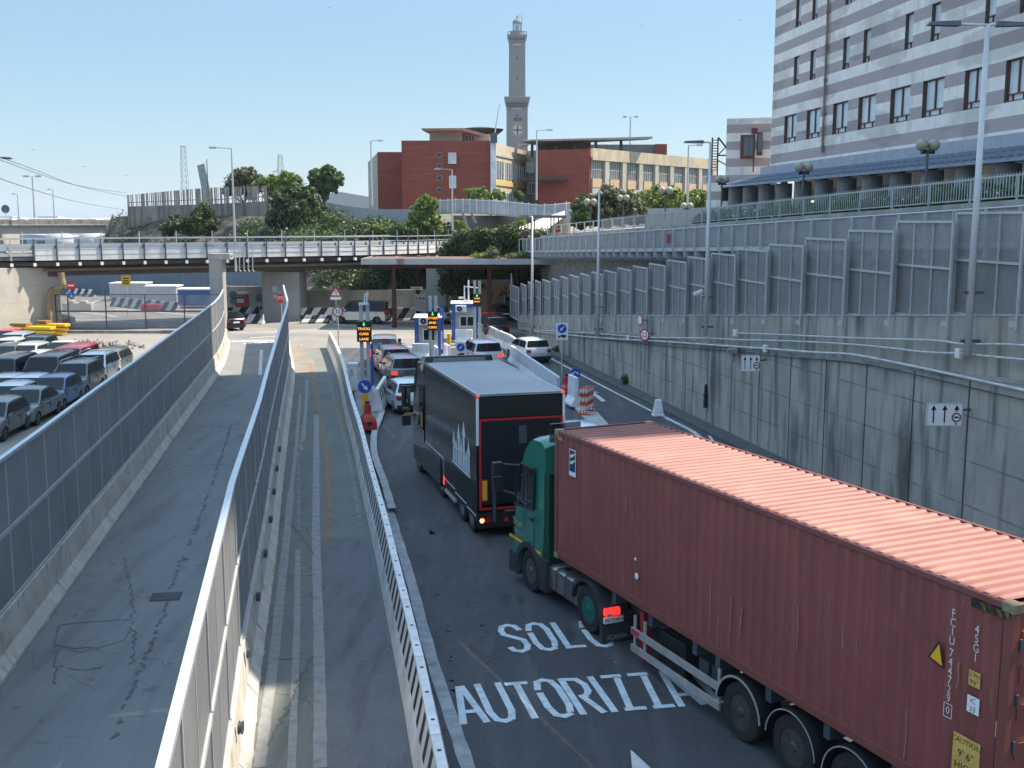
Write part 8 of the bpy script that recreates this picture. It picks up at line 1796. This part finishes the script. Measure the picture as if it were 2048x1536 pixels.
for (a, b, ta, tb_) in ((Wt[0], Wt[1], 390, 377), (Wt[1], Wt[2], 377, 375), (Wt[2], Wt[3], 375, 371)):
    n = int((b - a).length / .3)
    for i in range(n):
        if g_.random() < .12: continue
        p = a.lerp(b, i / n); px_ = 1024 + F_PX * p.x / p.y; z_ = A(px_, ta + (tb_ - ta) * i / n, p.y).z; w_ = g_.choice((.08, .14, .2, .27)); mb.box(p.x, p.x + w_, p.y, p.y + .05, p.z - .05, z_)
adopt(mb.build('slats', fm_), sf, si)
mb = MB(); [mb.bar(Wt[i] + Vector((0, .05, .5)), Wt[i + 1] + Vector((0, .05, .6)), .06, .1) for i in range(3)]; adopt(mb.build('rail', fm_), sf, si)
def mast(px, pt, pb, Y, r, label, name='mast', cat='mast', heads=(), mat=steel):
    b_ = A(px, pb, Y); tz = A(px, pt, Y).z; t = thing(name, b_, label, cat); MB().tube((0, 0, 0), (0, 0, tz - b_.z), r, r * .6, 8).build('pole', mat, t)
    for dx, w_, h_ in heads: MB().bar((0, 0, tz - b_.z), (dx, 0, tz - b_.z + abs(dx) * .05), .06, .06).cbox((dx + math.copysign(w_ / 2, dx), 0, tz - b_.z + abs(dx) * .05), (w_, .25, h_)).build('lamp_head', steel_d if mat is steel_d else steel, t)
    return t
mast(472, 297, 540, 90, .10, 'tall grey street lamp standing at the bridge edge', 'street_lamp', 'street lamp', ((-1.2, .6, .14),))
mast(744, 282, 412, 128, .12, 'tall street lamp left of the brick building', 'street_lamp', 'street lamp', ((.8, .6, .14),)); mast(905, 339, 462, 112, .10, 'street lamp in front of the brick front near the windows', 'street_lamp', 'street lamp', ((-1.2, .6, .14),))
mast(1073, 261, 400, 120, .11, 'tall street lamp between the two brick fronts', 'street_lamp', 'street lamp', ((1.1, .6, .14),)); mast(1374, 291, 425, 95, .10, 'slim street lamp before the long facade', 'street_lamp', 'street lamp', ((.7, .5, .14),))
mast(1260, 234, 300, 210, .18, 'high mast with a ring of floodlights behind the long roof', 'floodlight_mast', 'mast', ((-.8, .6, .3), (.8, .6, .3)), steel); mast(70, 353, 440, 230, .25, 'high floodlight mast behind the far viaduct', 'floodlight_mast', 'mast', ((-.7, 1.2, .4), (.7, 1.2, .4)))
mast(38, 388, 438, 190, .14, 'thin lamp mast on the far viaduct near the left edge', 'lamp_mast', 'mast', ((-.4, .5, .2),)); mast(109, 379, 438, 190, .14, 'thin lamp mast on the far viaduct right of the floodlight mast', 'lamp_mast', 'mast', ((-.4, .5, .2),))
mast(417, 318, 406, 150, .09, 'dark thin mast next to the leaning panel on the rock', 'mast', 'mast', (), steel_d); mast(434, 597, 690, 86, .06, 'thin post at the end of the clear panel fence', 'post', 'post')
P = A(411, 355, 152); tag(MB().hexa([(-.3, 0, -3.5), (.9, 0, -3.5), (.9, .3, -3.5), (-.3, .3, -3.5)], [(-1.1, 0, 1.6), (-.1, 0, 1.9), (-.1, .3, 1.9), (-1.1, .3, 1.6)]).build('leaning_panel', M('pale_panel', (.30, .34, .32), .7), loc=P), 'tall pale panel leaning left above the slatted fence', 'panel')
def lattice(px, pt, pb, Y, w0, w1, label, name, cat, arms=()):
    b_ = A(px, pb, Y); H_ = A(px, pt, Y).z - b_.z; t = thing(name, b_, label, cat); mb = MB(); n = 9; r_ = max(.05, Y * .00028)
    for k in range(n):
        z0_, z1_ = H_ * k / n, H_ * (k + 1) / n; a0_, a1_ = w0 + (w1 - w0) * k / n, w0 + (w1 - w0) * (k + 1) / n
        for sx, sy in ((-1, -1), (1, -1), (1, 1), (-1, 1)): mb.tube((sx * a0_, sy * a0_, z0_), (sx * a1_, sy * a1_, z1_), r_, n=4)
        mb.tube((-a0_, -a0_, z0_), (a1_, -a1_, z1_), r_ * .7, n=4); mb.tube((a0_, -a0_, z0_), (-a1_, -a1_, z1_), r_ * .7, n=4); mb.tube((-a1_, -a1_, z1_), (a1_, -a1_, z1_), r_ * .7, n=4)
    mb.build('lattice', steel, t)
    for z_, w_ in arms: mb = MB(); mb.tube((-w_, 0, H_ * z_), (0, 0, H_ * z_ + w_ * .3), r_, n=4); mb.tube((w_, 0, H_ * z_), (0, 0, H_ * z_ + w_ * .3), r_, n=4); mb.tube((-w_, 0, H_ * z_), (w_, 0, H_ * z_), r_, n=4); mb.build('cross_arm', steel, t)
    return t
lattice(371, 292, 400, 240, .7, .45, 'tall slim lattice tower with dark lamps on top above the rock', 'lattice_tower', 'tower', ((.99, .7),)); lattice(563, 309, 400, 330, 1.4, .5, 'electricity pylon above the trees on the rock', 'electricity_pylon', 'pylon', ((.62, 2.6),)); 
# crane arm behind the brick building and frame behind the banded wing
P, Q = A(988, 278, 139), A(999, 208, 139); t = thing('crane_jib', P, 'thin white jib rising at a slant beside the lighthouse', 'crane'); MB().tube((0, -.3, 0), Q - P, .09, .05, 6).build('jib', steel, t); MB().cbox((0, -.4, .1), (.8, .8, 1.2)).build('drum', steel_d, t)
t = thing('steel_frame', A(1432, 340, 88), 'rusty steel ladder frame on the roof left of the banded wing', 'steel frame'); mb = MB(); z_ = A(1432, 275, 88).z - t.location.z; 
for x in (-.35, .1): mb.bar((x, 0, -1.5), (x, 0, z_), .1, .1)
for i in range(12): mb.bar((-.35, 0, i * z_ / 12), (.1, 0, i * z_ / 12), .06, .06)
mb.bar((.1, 0, z_), (1.3, 0, z_ * .45), .12, .12); mb.bar((.1, 0, z_ * .45), (1.3, 0, z_ * .45), .1, .1); mb.bar((.1, 0, z_ * .3), (1.3, 0, z_ * .05), .08, .08); mb.bar((.7, 0, z_ * .7), (.1, 0, z_ * .45), .08, .08); mb.build('girder', rust, t)
# ----- far viaduct and port ---------------------------------------------
vd = thing('far_viaduct', (-90, 190, 0), 'long concrete motorway viaduct at the left edge beyond the bridge', 'viaduct'); vi = Matrix.Translation(-vd.location)
VY0, VY1 = 185., 205.; xa, xb = fx(-60, VY0), fx(262, VY1)
def vbox(nm, y0, y1, z0p, z1p, mat): 
    za_, zb2 = A(100, z0p, 190).z, A(100, z1p, 190).z; mb = MB(); mb.hexa([(xa, VY0 + y0, za_), (xb, VY1 + y0, za_), (xb, VY1 + y1, za_), (xa, VY0 + y1, za_)], [(xa, VY0 + y0, zb2), (xb, VY1 + y0, zb2), (xb, VY1 + y1, zb2), (xa, VY0 + y1, zb2)]); adopt(mb.build(nm, mat), vd, vi)
vbox('girder', 1, 9, 468, 451, pm); vbox('deck', 0, 10, 451, 448, concrete); vbox('parapet', 0, .4, 448, 440, hwm); mb = MB(); mb.path([(xa, VY0, A(100, 437, 190).z), (xb, VY1, A(100, 437, 190).z)], .06)
for i in range(12): x = xa + (xb - xa) * i / 11; y_ = VY0 + (VY1 - VY0) * i / 11; mb.tube((x, y_, A(100, 441, 190).z), (x, y_, A(100, 437, 190).z), .05, n=5)
adopt(mb.build('railing', steel), vd, vi)
for px0, px1 in ((228, 250), (-5, 22)): x0, x1 = fx(px0, 200), fx(px1, 200); mb = MB(); mb.box(x0, x1, 196, 203, 0, A(240, 442, 200).z); adopt(mb.build('pier', concrete_lt), vd, vi)
g_ = random.Random(12)
hazeb = [M('far_pale_buildings', (.48, .47, .46), .9, col2=(.38, .37, .38), scale=.02, pos=True), M('far_grey_blue', (.30, .34, .38), .9, var=.1), M('far_silo', (.42, .43, .42), .9, var=.1)]
for i in range(26):
    px = g_.uniform(2, 252); Y = g_.uniform(1300, 2000); h_ = g_.uniform(9.5, 15); w_ = g_.uniform(14, 50); x = fx(px, Y)
    mb = MB(); mb.box(-w_ / 2, w_ / 2, 0, 20, 0, h_ * .8); mb.box(-w_ * .3, w_ * .2, 2, 18, h_ * .8, h_); o = mb.build('far_building', hazeb[i % 2 if i % 5 == 0 else 0], loc=(x, Y, 0)); tag(o, 'tiny pale building on the far harbour skyline above the viaduct', 'building', 'far buildings on the harbour skyline')
for k_, (px, w_, h_, Y, m_, lb) in enumerate(((150, 14, 4., 330, 2, 'pair of pale storage silos seen below the far viaduct'), (60, 30, 3.5, 400, 1, 'long grey shed below the far viaduct at the left'), (215, 8, 5, 300, 0, 'white block beside the viaduct pier'), (105, 18, 4, 360, 1, 'blue grey warehouse below the middle of the far viaduct'))):
    t = thing('port_shed', (fx(px, Y), Y, 0), lb, 'port building')
    if m_ == 2: [MB().lathe([(4, 0), (4, h_), (1, h_ + 1.5)], (x, 0, 0), 16).build('silo', hazeb[2], t, smooth=True) for x in (-5, 5)]
    else: mb = MB(); mb.box(-w_ / 2, w_ / 2, 0, 10, 0, h_ * .8); mb.prism([(-w_ / 2, h_ * .8), (w_ / 2, h_ * .8), (0, h_)], 0, 10, 'y'); mb.build('wall', hazeb[m_], t); MB().box(-w_ * .3, w_ * .3, -.1, 0, 0, h_ * .5).build('gate', steel_d, t)
P = A(690, 400, 260); t = thing('barn_roof', P, 'pale low gabled roof seen beyond the parapet left of the brick building', 'building'); MB().prism([(-6, -3), (-6, 1.), (-1, 1.9), (9, .2), (9, -3)], 0, 12, 'y').build('roof', hazeb[0], t)
# overhead cables
def cable(pts, label, r=.05):
    P_ = smooth([A(px, py, Y) for px, py, Y in pts], 3); o0 = P_[0].copy(); mb = MB(); mb.path([p - o0 for p in P_], r, 4); tag(mb.build('overhead_cable', steel_d, loc=o0), label, 'cable')
cable([(-20, 308, 90), (60, 335, 110), (150, 372, 150), (255, 393, 190)], 'upper overhead cable crossing the sky at the left', .03); cable([(-20, 312, 90), (60, 342, 110), (150, 372, 150), (255, 386, 190)], 'second overhead cable just below the upper one', .03); cable([(-20, 350, 90), (60, 378, 120), (150, 404, 170), (250, 420, 230)], 'lowest overhead cable dropping towards the rock', .035)
P = A(0, 316, 90); t = thing('insulator', P, 'dark insulator at the left edge where the cables hang', 'insulator'); MB().tube((-.6, 0, .1), (1.0, 0, -.05), .05).build('rod', steel_d, t); [MB().tube((.2 + k * .14, 0, .02 - k * .01), (.26 + k * .14, 0, .01 - k * .01), .11, n=8).build('disc', steel_d, t) for k in range(5)]
P = A(11, 418, 185); t = sign_pole((P.x, 185, A(11, 440, 185).z), P.z - A(11, 440, 185).z, 'dark round sign back on the far viaduct at the left edge', r=.06); disc_on(t, P.z - A(11, 440, 185).z, .7, steel_d)
# birds
for k_, (px, py) in enumerate(((658, 15), (1283, 52), (1482, 40), (66, 300), (168, 333), (252, 351))):
    P = A(px, py, 150); mb = MB(); mb.hexa([(-.1, -.15, -.03), (.1, -.15, -.03), (.05, .2, -.03), (-.05, .2, -.03)], [(-.08, -.12, .03), (.08, -.12, .03), (.03, .15, .03), (-.03, .15, .03)]); mb.add([(-.08, -.08, 0), (-.08, .08, 0), (-.45, .02, .12)], [(0, 1, 2)]); mb.add([(.08, -.08, 0), (.08, .08, 0), (.45, .02, .12)], [(0, 1, 2)]); tag(mb.build('bird', ink, loc=P), 'tiny dark bird high in the open sky', 'bird', 'birds in the sky')
# ----- summer haze between here and the harbour ------------------------
hm = bpy.data.materials.new('air_haze'); hm.use_nodes = True; hn = hm.node_tree; hn.nodes.clear()
ho = hn.nodes.new('ShaderNodeOutputMaterial'); hv = hn.nodes.new('ShaderNodeVolumePrincipled'); hv.inputs['Color'].default_value = (.82, .9, 1, 1); hv.inputs['Density'].default_value = .00013; hv.inputs['Anisotropy'].default_value = .2
hn.links.new(hv.outputs[0], ho.inputs[1])
tag(MB().box(-2600, 2600, -80, 6100, -1.2, 110).build('haze', hm), kind='stuff')
